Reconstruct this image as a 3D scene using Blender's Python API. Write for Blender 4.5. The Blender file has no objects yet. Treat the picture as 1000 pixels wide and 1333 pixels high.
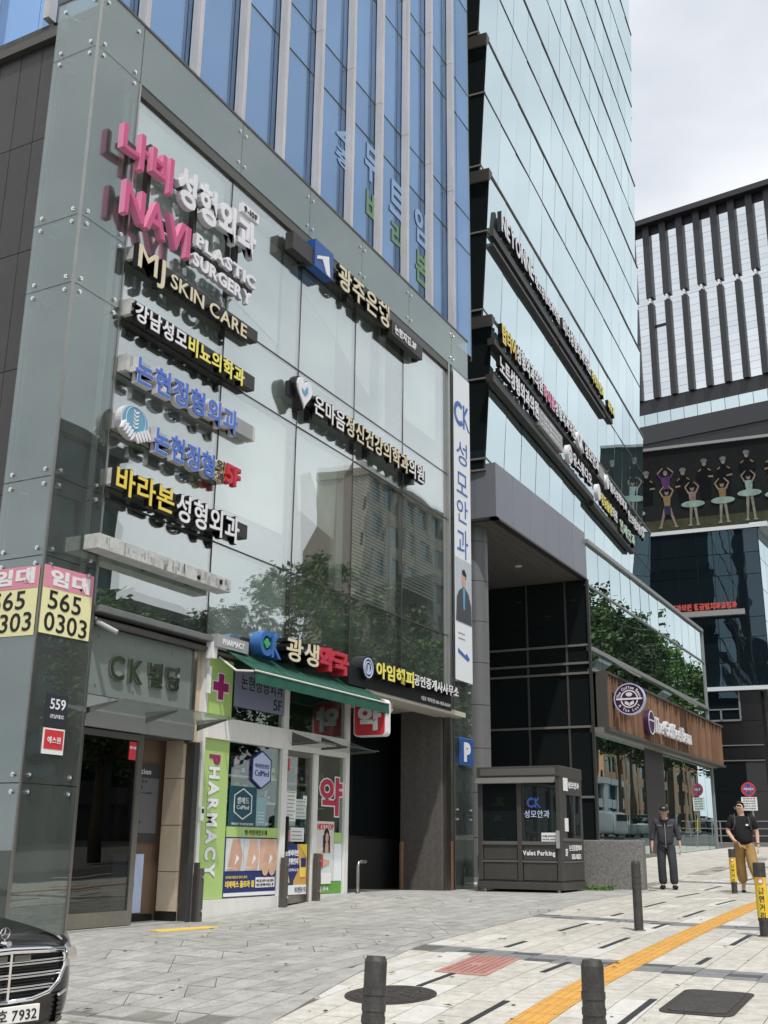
import bpy, bmesh, math, random
from mathutils import Vector, Matrix
random.seed(7)
PI = math.pi
R = math.radians
scn = bpy.context.scene
COL = scn.collection

# ------------------------------------------------------------------ camera, sky, sun, exposure
cam_d = bpy.data.cameras.new('camera')
cam = bpy.data.objects.new('camera', cam_d)
COL.objects.link(cam)
scn.camera = cam
cam_d.sensor_fit = 'VERTICAL'
cam_d.sensor_height = 36
cam_d.lens = 38.64
cam_d.clip_start = 0.05
cam_d.clip_end = 3000
_pitch, _roll, _yaw = 0.29527673, 0.01156478, 1.08343217
_fw = Vector((math.sin(_yaw) * math.cos(_pitch), math.cos(_yaw) * math.cos(_pitch), math.sin(_pitch)))
_rt = Vector((math.cos(_yaw), -math.sin(_yaw), 0))
_up = _rt.cross(_fw)
_r2 = math.cos(_roll) * _rt + math.sin(_roll) * _up
_u2 = -math.sin(_roll) * _rt + math.cos(_roll) * _up
m = Matrix.Identity(4)
for i in range(3):
    m[i][0] = _r2[i]; m[i][1] = _u2[i]; m[i][2] = -_fw[i]
m[0][3], m[1][3], m[2][3] = -9.8, -10.0, 1.0
cam.matrix_world = m

SUN = Vector((-0.35, -0.33, 1.0)).normalized()
elev = math.asin(SUN.z)
azim = math.atan2(SUN.x, SUN.y)
world = bpy.data.worlds.new('World')
scn.world = world
world.use_nodes = True
nt = world.node_tree
nt.nodes.clear()
N = nt.nodes.new
L = nt.links.new
sky = N('ShaderNodeTexSky'); sky.sky_type = 'NISHITA'; sky.sun_disc = False
sky.sun_elevation = elev; sky.sun_rotation = azim
tc = N('ShaderNodeTexCoord')
mp = N('ShaderNodeMapping'); mp.inputs['Scale'].default_value = (1, 1, 2.2)
n1 = N('ShaderNodeTexNoise'); n1.inputs['Scale'].default_value = 1.6; n1.inputs['Detail'].default_value = 7; n1.inputs['Roughness'].default_value = .55
r1 = N('ShaderNodeValToRGB'); r1.color_ramp.elements[0].position = .30; r1.color_ramp.elements[1].position = .46
r1.color_ramp.elements[0].color = (.82, .82, .82, 1)
n2 = N('ShaderNodeTexNoise'); n2.inputs['Scale'].default_value = 2.3; n2.inputs['Detail'].default_value = 6
r2 = N('ShaderNodeValToRGB'); r2.color_ramp.elements[0].position = .35; r2.color_ramp.elements[1].position = .68
r2.color_ramp.elements[0].color = (5.6, 5.95, 6.5, 1); r2.color_ramp.elements[1].color = (8.3, 8.5, 8.8, 1)
mx = N('ShaderNodeMixRGB')
bg = N('ShaderNodeBackground'); bg.inputs['Strength'].default_value = .127
wo = N('ShaderNodeOutputWorld')
L(tc.outputs['Generated'], mp.inputs['Vector']); L(mp.outputs['Vector'], n1.inputs['Vector']); L(mp.outputs['Vector'], n2.inputs['Vector'])
L(n1.outputs['Fac'], r1.inputs['Fac']); L(n2.outputs['Fac'], r2.inputs['Fac'])
L(r1.outputs['Color'], mx.inputs['Fac']); L(sky.outputs['Color'], mx.inputs['Color1']); L(r2.outputs['Color'], mx.inputs['Color2'])
L(mx.outputs['Color'], bg.inputs['Color']); L(bg.outputs['Background'], wo.inputs['Surface'])

sun_d = bpy.data.lights.new('sun', 'SUN')
sun_d.energy = 3.1
sun_d.angle = R(1.2)
sun_d.color = (1, .95, .88)
sun = bpy.data.objects.new('sun', sun_d)
COL.objects.link(sun)
sun.rotation_euler = SUN.to_track_quat('Z', 'Y').to_euler()
sun.location = (0, -20, 60)

scn.view_settings.view_transform = 'Standard'
scn.view_settings.look = 'None'
scn.view_settings.exposure = 0.0
scn.view_settings.gamma = 1
scn.view_settings.use_curve_mapping = False
scn.cycles.max_bounces = 8
scn.cycles.transparent_max_bounces = 16

# ------------------------------------------------------------------ materials
MATS = {}
def mat(name, col, rough=.6, metal=0, var=0.0, scale=4, bump=0.0, bscale=40, spec=.5, rand=0.0, coat=0, emit=None, streak=0.0):
    m = bpy.data.materials.new(name); m.use_nodes = True
    t = m.node_tree; b = t.nodes['Principled BSDF']
    b.inputs['Base Color'].default_value = (*col, 1)
    b.inputs['Roughness'].default_value = rough
    b.inputs['Metallic'].default_value = metal
    b.inputs['Specular IOR Level'].default_value = spec
    if coat:
        b.inputs['Coat Weight'].default_value = coat; b.inputs['Coat Roughness'].default_value = .03
    if emit:
        b.inputs['Emission Color'].default_value = (*emit[:3], 1); b.inputs['Emission Strength'].default_value = emit[3]
    tcn = t.nodes.new('ShaderNodeTexCoord')
    vec = tcn.outputs['Object']
    last = None
    if var or rand or streak:
        val = None
        def add(sock, amt):
            nonlocal val
            mr = t.nodes.new('ShaderNodeMapRange')
            mr.inputs['From Min'].default_value = 0 if sock.name != 'Fac' else .25
            mr.inputs['From Max'].default_value = 1 if sock.name != 'Fac' else .75
            mr.inputs['To Min'].default_value = 1 - amt; mr.inputs['To Max'].default_value = 1 + amt
            t.links.new(sock, mr.inputs['Value'])
            if val is None: val = mr.outputs['Result']
            else:
                mu = t.nodes.new('ShaderNodeMath'); mu.operation = 'MULTIPLY'
                t.links.new(val, mu.inputs[0]); t.links.new(mr.outputs['Result'], mu.inputs[1]); val = mu.outputs[0]
        if var:
            for sc, k in ((scale, .6), (scale * 7, .5)):
                n = t.nodes.new('ShaderNodeTexNoise'); n.inputs['Scale'].default_value = sc; n.inputs['Detail'].default_value = 5
                t.links.new(vec, n.inputs['Vector']); add(n.outputs['Fac'], var * k)
        if streak:
            mpn = t.nodes.new('ShaderNodeMapping'); mpn.inputs['Scale'].default_value = (6, 6, .35)
            n = t.nodes.new('ShaderNodeTexNoise'); n.inputs['Scale'].default_value = 1.5; n.inputs['Detail'].default_value = 6
            t.links.new(vec, mpn.inputs['Vector']); t.links.new(mpn.outputs['Vector'], n.inputs['Vector']); add(n.outputs['Fac'], streak)
        if rand:
            oi = t.nodes.new('ShaderNodeObjectInfo'); add(oi.outputs['Random'], rand)
            ge = t.nodes.new('ShaderNodeNewGeometry'); add(ge.outputs['Random Per Island'], rand)
        mul = t.nodes.new('ShaderNodeVectorMath'); mul.operation = 'SCALE'
        mul.inputs[0].default_value = col
        t.links.new(val, mul.inputs['Scale']); t.links.new(mul.outputs['Vector'], b.inputs['Base Color'])
    if bump:
        n = t.nodes.new('ShaderNodeTexNoise'); n.inputs['Scale'].default_value = bscale; n.inputs['Detail'].default_value = 4
        bp = t.nodes.new('ShaderNodeBump'); bp.inputs['Strength'].default_value = bump; bp.inputs['Distance'].default_value = .02
        t.links.new(vec, n.inputs['Vector']); t.links.new(n.outputs['Fac'], bp.inputs['Height']); t.links.new(bp.outputs['Normal'], b.inputs['Normal'])
    MATS[name] = m
    return m

def glass(name, refl, through, base=.3, wave=0.0, wscale=.6, rough=.0, see=1.0, dirt=0.0, vary=0.0):
    """coated window glass: mirror of tint refl, seen through with tint through (see=0: opaque body of that colour)"""
    m = bpy.data.materials.new(name); m.use_nodes = True
    t = m.node_tree; t.nodes.clear(); n = t.nodes.new; l = t.links.new
    out = n('ShaderNodeOutputMaterial'); gl = n('ShaderNodeBsdfGlossy'); gl.inputs['Color'].default_value = (*refl, 1); gl.inputs['Roughness'].default_value = rough
    if vary:
        oi0 = n('ShaderNodeObjectInfo'); ge0 = n('ShaderNodeNewGeometry'); ad0 = n('ShaderNodeMath'); l(oi0.outputs['Random'], ad0.inputs[0]); l(ge0.outputs['Random Per Island'], ad0.inputs[1])
        mr0 = n('ShaderNodeMapRange'); mr0.inputs['From Max'].default_value = 2; mr0.inputs['To Min'].default_value = 1 - vary; mr0.inputs['To Max'].default_value = 1
        l(ad0.outputs[0], mr0.inputs['Value']); vm0 = n('ShaderNodeVectorMath'); vm0.operation = 'SCALE'; vm0.inputs[0].default_value = refl
        l(mr0.outputs[0], vm0.inputs['Scale']); l(vm0.outputs['Vector'], gl.inputs['Color'])
    if see > .99:
        tr = n('ShaderNodeBsdfTransparent'); tr.inputs['Color'].default_value = (*through, 1)
        body = tr.outputs[0]
        if dirt:
            df = n('ShaderNodeBsdfDiffuse'); df.inputs['Color'].default_value = (.42, .45, .43, 1)
            nz = n('ShaderNodeTexNoise'); nz.inputs['Scale'].default_value = .7; nz.inputs['Detail'].default_value = 8
            tcn = n('ShaderNodeTexCoord'); l(tcn.outputs['Object'], nz.inputs['Vector'])
            mr = n('ShaderNodeMapRange'); mr.inputs['From Min'].default_value = .3; mr.inputs['From Max'].default_value = .7
            mr.inputs['To Min'].default_value = dirt * .5; mr.inputs['To Max'].default_value = dirt * 1.4
            l(nz.outputs['Fac'], mr.inputs['Value'])
            ms = n('ShaderNodeMixShader'); l(mr.outputs[0], ms.inputs[0]); l(body, ms.inputs[1]); l(df.outputs[0], ms.inputs[2]); body = ms.outputs[0]
    else:
        df = n('ShaderNodeBsdfDiffuse'); df.inputs['Color'].default_value = (*through, 1); body = df.outputs[0]
    lw = n('ShaderNodeLayerWeight'); lw.inputs['Blend'].default_value = .5
    fr = n('ShaderNodeMath'); fr.operation = 'POWER'; fr.inputs[1].default_value = 4.0; l(lw.outputs['Facing'], fr.inputs[0])
    mr = n('ShaderNodeMapRange'); mr.inputs['To Min'].default_value = base; mr.inputs['To Max'].default_value = 1
    l(fr.outputs[0], mr.inputs['Value'])
    mix = n('ShaderNodeMixShader'); l(mr.outputs[0], mix.inputs[0]); l(body, mix.inputs[1]); l(gl.outputs[0], mix.inputs[2]); l(mix.outputs[0], out.inputs['Surface'])
    if wave:
        tc2 = n('ShaderNodeTexCoord'); nz2 = n('ShaderNodeTexNoise'); nz2.inputs['Scale'].default_value = wscale; nz2.inputs['Detail'].default_value = 1.5
        bp = n('ShaderNodeBump'); bp.inputs['Strength'].default_value = wave; bp.inputs['Distance'].default_value = .05
        ge = n('ShaderNodeNewGeometry'); oi = n('ShaderNodeObjectInfo')
        ad = n('ShaderNodeMath'); l(oi.outputs['Random'], ad.inputs[0]); l(ge.outputs['Random Per Island'], ad.inputs[1])
        sc = n('ShaderNodeMath'); sc.operation = 'MULTIPLY'; sc.inputs[1].default_value = 37; l(ad.outputs[0], sc.inputs[0])
        va = n('ShaderNodeVectorMath'); va.operation = 'ADD'; l(tc2.outputs['Object'], va.inputs[0]); l(sc.outputs[0], va.inputs[1])
        l(va.outputs[0], nz2.inputs['Vector']); l(nz2.outputs['Fac'], bp.inputs['Height']); l(bp.outputs[0], gl.inputs['Normal'])
    MATS[name] = m
    return m

G_main = glass('clear green window glass', (.96, 1.0, .985), (.95, .985, .97), base=.34, wave=.12, wscale=.5, dirt=.05)
G_skin = glass('point fixed skin glass', (.74, .80, .78), (.72, .79, .765), base=.21, wave=.10, wscale=.7, dirt=.12)
G_blue = glass('blue coated glass', (.50, .70, .94), (.50, .66, .88), base=.46, wave=.10, wscale=.4, vary=0.22)
G_tower = glass('pale mirrored tower glass', (.86, .99, 1.0), (.16, .25, .27), base=.80, wave=.04, wscale=.3, vary=0.15, see=0)
G_pod = glass('mirrored podium glass', (.80, .95, .96), (.03, .045, .045), base=.80, wave=.12, wscale=.35, vary=0.14, see=0)
G_dark = glass('dark tinted glass', (.62, .72, .70), (.012, .016, .017), base=.07, wave=.05, see=0)
G_dark2 = glass('dark blue mirrored glass', (.42, .58, .68), (.008, .015, .02), base=.16, wave=.22, wscale=.5, vary=0.4, see=0)
G_lite = glass('far tower glass', (.96, .99, 1.0), (.45, .52, .60), base=.9, vary=0.22, see=0)
G_clear = glass('shop window glass', (.8, .88, .84), (.82, .88, .85), base=.10)
G_canopy = glass('canopy glass', (.8, .85, .83), (.80, .84, .82), base=.12, dirt=.2)

M_dpanel = mat('dark grey metal panel', (.055, .052, .050), .45, var=.2, rand=.10, scale=1)
M_concrete = mat('dark concrete behind glass', (.085, .095, .09), .8, var=.22, scale=.8, streak=.15)
M_concrete_d = mat('blackish cladding behind glass', (.038, .040, .040), .7, var=.4, scale=2.5, bump=.3, bscale=20)
M_steel = mat('stainless steel', (.40, .385, .36), .32, 1, var=.12, scale=3)
M_chrome = mat('polished chrome', (.82, .83, .84), .12, 1)
M_frame_d = mat('dark window frame', (.045, .045, .043), .45)
M_frame_b = mat('brown grey frame', (.085, .08, .073), .45)
M_fin = mat('pale pinkish grey aluminium fin', (.56, .55, .56), .5, var=.10, scale=1.5, streak=.12)
M_white = mat('white painted aluminium', (.76, .76, .72), .4, var=.06, scale=3, streak=.05)
M_ceil = mat('off white ceiling board', (.52, .49, .42), .8, var=.08)
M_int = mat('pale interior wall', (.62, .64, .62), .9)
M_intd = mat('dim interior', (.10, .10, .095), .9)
M_blind = mat('white roller blind', (.86, .88, .86), .9, var=.04)
M_slat = mat('silver blind slat', (.62, .64, .62), .5)
M_black = mat('black painted metal', (.012, .012, .012), .4)
M_letterblack = mat('black sign letter side', (.010, .010, .012), .35)
M_bar = mat('dark sign bar', (.035, .033, .032), .5)
M_barlite = mat('weathered white sign bar', (.52, .53, .51), .6, var=.35, scale=5)
M_greybar = mat('grey sign bar', (.34, .35, .35), .5, var=.1)
M_pink = mat('magenta letter face', (.60, .085, .24), .4, var=.08)
M_pinks = mat('sunlit pink letter side', (.86, .30, .48), .45)  # lighter than the face: sun on the letter sides is put into this colour
M_wl = mat('white letter face', (.82, .82, .85), .45, var=.08, streak=.06)
M_wls = mat('greyish white letter side', (.60, .60, .63), .5, var=.1)
M_cream = mat('cream letter face', (.74, .66, .46), .4)
M_yel = mat('yellow letter face', (.86, .66, .10), .4)
M_yel2 = mat('pale yellow letter face', (.88, .80, .16), .4)
M_blue = mat('blue letter face', (.07, .17, .60), .4)
M_blue2 = mat('light blue emblem face', (.14, .36, .52), .4)
M_red = mat('crimson letter face', (.50, .035, .07), .4)
M_redl = mat('bright red sign face', (.62, .045, .055), .4)
M_ink = mat('black print', (.012, .012, .014), .5)
M_inkg = mat('dark grey print', (.06, .06, .065), .5)
M_paper = mat('white paper', (.82, .83, .82), .6)
M_papery = mat('pale yellow paper', (.84, .80, .44), .6, var=.05)
M_paperp = mat('pink paper', (.72, .28, .38), .6, var=.05)
M_lgreen = mat('lime green film', (.42, .60, .20), .5, var=.05)
M_magenta = mat('magenta film', (.33, .02, .15), .5)
M_navy = mat('navy film', (.02, .03, .16), .5)
M_teal = mat('dark teal film', (.015, .085, .11), .4)
M_skyf = mat('sky blue film', (.08, .38, .62), .4)
M_lilac = mat('pale lilac board', (.52, .60, .82), .4)
M_gold = mat('gold film', (.62, .36, .10), .5)
M_banner = mat('white banner vinyl', (.80, .84, .87), .5, var=.02)
M_bblue = mat('banner blue print', (.05, .14, .42), .5)
M_awn = mat('green awning fabric', (.008, .085, .054), .8, var=.10, scale=2)
M_marble = mat('beige marble', (.52, .43, .32), .3, var=.12, scale=3)
M_skin = mat('skin', (.55, .34, .25), .6)
M_skin2 = mat('sunlit fair skin', (.60, .37, .28), .6)
M_jacket = mat('charcoal jacket cloth', (.040, .042, .050), .85, var=.2, scale=8, bump=.5, bscale=12)
M_trous = mat('dark grey trousers cloth', (.035, .038, .046), .85, var=.2, scale=8, bump=.5, bscale=12)
M_blackc = mat('black cotton', (.010, .010, .011), .9, var=.2, bump=.4, bscale=10)
M_khaki = mat('khaki cotton', (.34, .21, .075), .85, var=.12, scale=6, bump=.6, bscale=10)
M_hair = mat('black hair', (.010, .009, .008), .6)
M_rubber = mat('black rubber', (.018, .018, .018), .7)
M_bollard = mat('dark urethane bollard', (.052, .049, .046), .55, var=.6, scale=9, bump=.2, bscale=30)
M_yfilm = mat('yellow bollard wrap', (.80, .56, .05), .45, var=.06)
M_boothm = mat('dark grey booth paint', (.064, .062, .057), .42, var=.08, scale=2, streak=.08)
M_boothl = mat('lighter booth trim', (.125, .122, .115), .42)
M_booth_in = mat('booth interior', (.02, .02, .02), .9)
M_granite = mat('flamed grey granite', (.21, .205, .195), .85, var=.75, scale=30, bump=.5, bscale=60)
M_canopyf = mat('blue grey fascia panel', (.19, .20, .235), .38, var=.05, scale=.6, rand=.05)
M_soffit = mat('soffit board', (.12, .12, .118), .7, var=.1, rand=.05)
M_column = mat('grey metal column', (.16, .165, .168), .4, var=.08, streak=.1)
M_mull = mat('tower mullion', (.075, .075, .07), .4)
M_ledge = mat('grey ledge metal', (.20, .195, .18), .5, var=.1)
M_greyframe = mat('light grey frame', (.25, .26, .26), .4)
M_wood = mat('brown timber slat', (.25, .14, .085), .6, var=.2, scale=3, rand=.28)
M_woodd = mat('dark gap board', (.02, .012, .008), .8)
M_purple = mat('plum sign face', (.055, .016, .065), .4)
M_bluesign = mat('blue sign face', (.015, .09, .33), .4)
M_finb = mat('charcoal fin', (.028, .028, .03), .45)
M_slab = mat('charcoal soffit slab', (.040, .040, .045), .5, var=.08, scale=.2)
M_blackstone = mat('black polished stone', (.014, .014, .015), .22, rand=.2)
M_greystone = mat('grey stone panel', (.05, .05, .05), .4)
M_screen = mat('video screen face', (.012, .014, .015), .8, var=.5, scale=.25, spec=.1, emit=(.012, .014, .014, .3))
M_stone1 = mat('warm stone cladding', (.26, .225, .185), .7, var=.12, rand=.08)
M_stone2 = mat('tan brick cladding', (.45, .26, .14), .7, var=.12)
M_bark = mat('tree bark', (.11, .085, .065), .9, var=.35, scale=6, bump=.6, bscale=12)
M_leaf = mat('tree leaves', (.075, .135, .028), .6, rand=.6)
M_leaf2 = mat('fresh weed leaves', (.10, .19, .035), .7, rand=.4)
M_asphalt = mat('asphalt', (.055, .055, .055), .9, var=.15, scale=1, bump=.3)
M_sheet = mat('mortar bed', (.11, .105, .10), .9, var=.15, scale=2)
M_tileL = mat('light granite paver', (.50, .48, .43), .75, var=.34, scale=9, rand=.075, bump=.15, bscale=90)
M_tileW = mat('near white granite paver', (.56, .55, .52), .75, var=.16, scale=9, rand=.03)
M_tileG = mat('grey granite paver', (.34, .338, .318), .65, var=.36, scale=5, rand=.11, bump=.2, bscale=60)
M_tileM = mat('mid grey band paver', (.20, .205, .21), .7, var=.18, scale=9, rand=.03)
M_tileD = mat('dark basalt paver', (.085, .087, .09), .7, var=.2, scale=9, rand=.05)
M_tileB = mat('black basalt strip', (.026, .027, .03), .6, var=.2, scale=9)
M_tact = mat('yellow tactile paver', (.60, .33, .075), .7, var=.16, scale=5, rand=.05)
M_tact2 = mat('bright yellow tactile mat', (.70, .52, .10), .6)
M_iron = mat('cast iron', (.060, .050, .045), .6, .4, var=.4, scale=14)
M_asph2 = mat('dark gravelly manhole fill', (.050, .046, .044), .9, var=.7, scale=22, bump=.6, bscale=50)
M_redp = mat('faded red cast cover', (.42, .22, .19), .8, var=.2, scale=10)
M_carblk = mat('black car paint', (.006, .006, .007), .2, coat=.45)
M_cargreen = mat('grey green car paint', (.17, .20, .19), .3, coat=.8)
M_carwhite = mat('white car paint', (.72, .72, .70), .3, coat=.8)
M_carglass = mat('car window glass', (.012, .014, .015), .05, spec=1)
M_lamp = mat('headlamp lens', (.42, .44, .46), .12, .5)
M_plate = mat('white number plate', (.80, .80, .76), .4)
M_lens = mat('white downlight', (.8, .8, .76), .5)
M_redtxt = mat('red light letters', (.70, .10, .08), .5)
M_glowb = mat('pale blue window letter film', (.28, .43, .66), .6)
M_glowg = mat('green window letter film', (.16, .30, .17), .6)

# ------------------------------------------------------------------ object helpers
def thing(name, label, cat, loc=(0, 0, 0), rz=0, group=None, kind=None):
    o = bpy.data.objects.new(name, None); COL.objects.link(o)
    o.empty_display_size = .2
    o.location = loc; o.rotation_euler = (0, 0, rz)
    if label: o['label'] = label
    if cat: o['category'] = cat
    if group: o['group'] = group
    if kind: o['kind'] = kind
    return o

def tag(o, label=None, cat=None, group=None, kind=None):
    if label: o['label'] = label
    if cat: o['category'] = cat
    if group: o['group'] = group
    if kind: o['kind'] = kind
    return o

def inv(root):
    if root is None: return None
    while root.parent is not None: root = root.parent
    return Matrix.Translation(Vector(root.location)) @ root.rotation_euler.to_matrix().to_4x4()

class MB:
    """collects shapes; world=True means coordinates are world ones and are brought into the root's frame"""
    def __init__(s): s.v = []; s.f = []
    def _a(s, vs, fs):
        k = len(s.v); s.v += [tuple(x) for x in vs]; s.f += [tuple(i + k for i in f) for f in fs]; return s
    def box(s, x0, x1, y0, y1, z0, z1):
        if x0 > x1: x0, x1 = x1, x0
        if y0 > y1: y0, y1 = y1, y0
        if z0 > z1: z0, z1 = z1, z0
        return s._a([(x0, y0, z0), (x1, y0, z0), (x1, y1, z0), (x0, y1, z0), (x0, y0, z1), (x1, y0, z1), (x1, y1, z1), (x0, y1, z1)],
                    [(0, 3, 2, 1), (4, 5, 6, 7), (0, 1, 5, 4), (1, 2, 6, 5), (2, 3, 7, 6), (3, 0, 4, 7)])
    def hexa(s, p):  # 8 points bottom ring ccw then top ring
        return s._a(p, [(0, 3, 2, 1), (4, 5, 6, 7), (0, 1, 5, 4), (1, 2, 6, 5), (2, 3, 7, 6), (3, 0, 4, 7)])
    def quad(s, a, b, c, d): return s._a([a, b, c, d], [(0, 1, 2, 3)])
    def poly(s, pts): return s._a(pts, [tuple(range(len(pts)))])
    def plate(s, pts, y0, y1):  # pts in (x,z), outline ccw seen from -y; thickness y0 (front) .. y1
        n = len(pts)
        vs = [(x, y0, z) for x, z in pts] + [(x, y1, z) for x, z in pts]
        return s._a(vs, [tuple(range(n)), tuple(range(2 * n - 1, n - 1, -1))] + [(i, i + n, (i + 1) % n + n, (i + 1) % n) for i in range(n)])
    def disc(s, cx, cz, rx, rz, y0, y1, n=24, a0=0):
        return s.plate([(cx + rx * math.cos(a0 + 2 * PI * i / n), cz + rz * math.sin(a0 + 2 * PI * i / n)) for i in range(n)], y0, y1)
    def ring(s, cx, cz, r0, r1, y0, y1, n=28, a0=0, a1=2 * PI):
        full = abs(a1 - a0 - 2 * PI) < 1e-6
        k = n if full else n + 1
        vs = []
        for i in range(k):
            a = a0 + (a1 - a0) * i / n
            for r, y in ((r0, y0), (r1, y0), (r1, y1), (r0, y1)):
                vs.append((cx + r * math.cos(a), y, cz + r * math.sin(a)))
        fs = []
        for i in range(n):
            j = (i + 1) % k
            for e in range(4):
                fs.append((i * 4 + e, i * 4 + (e + 1) % 4, j * 4 + (e + 1) % 4, j * 4 + e))
        if not full: fs += [(0, 3, 2, 1), tuple((k - 1) * 4 + e for e in range(4))]
        return s._a(vs, fs)
    def cyl(s, x, y, z0, z1, r, r1=None, n=16):
        r1 = r if r1 is None else r1
        vs = [(x + r * math.cos(2 * PI * i / n), y + r * math.sin(2 * PI * i / n), z0) for i in range(n)] + \
             [(x + r1 * math.cos(2 * PI * i / n), y + r1 * math.sin(2 * PI * i / n), z1) for i in range(n)]
        return s._a(vs, [tuple(range(n - 1, -1, -1)), tuple(range(n, 2 * n))] + [(i, (i + 1) % n, (i + 1) % n + n, i + n) for i in range(n)])
    def tube(s, pts, r, n=8, r1=None):
        pts = [Vector(p) for p in pts]; k = len(s.v); N_ = len(pts)
        r1 = r if r1 is None else r1
        prev = None; vs = []
        for i, p in enumerate(pts):
            d = (pts[min(i + 1, N_ - 1)] - pts[max(i - 1, 0)]).normalized()
            a = Vector((0, 0, 1)) if abs(d.z) < .9 else Vector((1, 0, 0))
            if prev is not None: a = prev
            u = (a - d * a.dot(d)).normalized(); w = d.cross(u); prev = u
            rr = r + (r1 - r) * i / max(1, N_ - 1)
            for q in range(n):
                vs.append(p + u * rr * math.cos(2 * PI * q / n) + w * rr * math.sin(2 * PI * q / n))
        fs = [tuple(range(n - 1, -1, -1)), tuple((N_ - 1) * n + q for q in range(n))]
        for i in range(N_ - 1):
            for q in range(n):
                fs.append((i * n + q, i * n + (q + 1) % n, (i + 1) * n + (q + 1) % n, (i + 1) * n + q))
        return s._a(vs, fs)
    def build(s, name, m, parent=None, world=True, smooth=False, kind=None, label=None, bevel=0):
        vs = s.v
        if parent is not None and world:
            M = inv(parent).inverted(); vs = [M @ Vector(v) for v in vs]
        me = bpy.data.meshes.new(name); me.from_pydata([tuple(v) for v in vs], [], s.f); me.update()
        if m is not None: me.materials.append(m)
        if smooth: me.polygons.foreach_set('use_smooth', [True] * len(me.polygons))
        o = bpy.data.objects.new(name, me); COL.objects.link(o)
        if parent is not None: o.parent = parent
        if kind: o['kind'] = kind
        if label: o['label'] = label
        if bevel:
            b = o.modifiers.new('bevel', 'BEVEL'); b.width = bevel; b.segments = 2; b.limit_method = 'ANGLE'
        return o

def copy_tree(o, parent=None):
    c = o.copy(); COL.objects.link(c); c.parent = parent
    for ch in [x for x in o.children]: copy_tree(ch, c)
    return c

def inst(name, mesh, parent, loc, rot=(0, 0, 0), scale=(1, 1, 1)):
    o = bpy.data.objects.new(name, mesh); COL.objects.link(o); o.parent = parent
    o.location = loc; o.rotation_euler = rot; o.scale = scale
    return o

# ------------------------------------------------------------------ lettering (each letter its own mesh)
GC = {}
def glyph(ch, bold, ext):
    key = (ch, bold, ext)
    if key not in GC:
        cu = bpy.data.curves.new('letter', 'FONT'); cu.body = ch; cu.size = 1; cu.offset = bold; cu.extrude = ext; cu.resolution_u = 3
        ob = bpy.data.objects.new('letter', cu)
        me = bpy.data.meshes.new_from_object(ob)
        vs = [v.co.copy() for v in me.vertices]; fs = [tuple(p.vertices) for p in me.polygons]
        bpy.data.objects.remove(ob); bpy.data.curves.remove(cu); bpy.data.meshes.remove(me)
        GC[key] = (vs, fs)
    return GC[key]

def is_cjk(c): return ord(c) > 0x1100

def letters(parent, runs, u0, u1, v0, v1, y, depth=.0, bold=.02, back=None, backbold=.03, backdepth=.1, name='letter', joined=False, gap=.10, space=.3, vertical=False, kind=None, local=True, skew=0):
    """runs = [(text, material)...]; fills u0..u1, v0..v1 on the plane y (front face), facing -y of the parent's frame"""
    seq = []
    for tx, m_ in runs:
        for c in tx: seq.append((c, m_))
    # layout in font units
    pen = 0; items = []; lo = 1e9; hi = -1e9
    for c, m_ in seq:
        if c == ' ': pen += space; continue
        vs, fs = glyph(c, bold, 0.5)
        if not vs: pen += .5; continue
        x0 = min(v.x for v in vs); x1 = max(v.x for v in vs); y0 = min(v.y for v in vs); y1 = max(v.y for v in vs)
        if vertical:
            items.append((c, m_, -(x0 + x1) / 2, pen, x0, x1)); pen -= (y1 - y0) + gap
            items[-1] = (c, m_, -(x0 + x1) / 2, pen + gap - y0, x0, x1)
            lo = min(lo, pen + gap); hi = max(hi, pen + gap + (y1 - y0))
        else:
            if is_cjk(c): items.append((c, m_, pen, 0, x0, x1)); pen += .96 if c not in ',.' else .4
            else: items.append((c, m_, pen - x0, 0, x0, x1)); pen += (x1 - x0) + gap
            lo = min(lo, y0); hi = max(hi, y1)
    xs = [it[2] + it[4] for it in items] + [it[2] + it[5] for it in items]
    xa, xb = min(xs), max(xs)
    sx = (u1 - u0) / (xb - xa); sz = (v1 - v0) / (hi - lo)
    out = []
    acc = {}
    for c, m_, px, py, _, _ in items:
        for layer in ((0, 1) if back is not None else (0,)):
            bo = bold if layer == 0 else backbold
            vs, fs = glyph(c, bo, .5)
            d0, d1 = (y, y + max(depth, .006)) if layer == 0 else (y + .008 + (0 if depth <= .008 else 0), y + backdepth)
            mm = m_ if layer == 0 else back
            pts = []
            for v in vs:
                X = u0 + (v.x + px - xa) * sx; Z = v0 + (v.y + py - lo) * sz
                X += skew * (Z - v0)
                pts.append((X, d0 if v.z > 0 else d1, Z))
            if joined:
                a = acc.setdefault((mm.name, layer), (MB(), mm)); a[0]._a(pts, fs)
            else:
                nm = name if back is None else (name if layer == 1 else name + '_face')
                mb = MB(); mb._a(pts, fs)
                if layer == 0 and back is not None:
                    hold = mb, mm
                    continue
                par = parent
                o = mb.build(nm, mm, par, world=False); out.append(o)
                if back is not None:
                    f = hold[0].build(nm + '_face', hold[1], o, world=False)
                    o.name = name
    for (nm, layer), (mb, mm) in acc.items():
        out.append(mb.build(name if not layer else name + '_backing', mm, parent, world=False, kind=kind))
    return out

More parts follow.
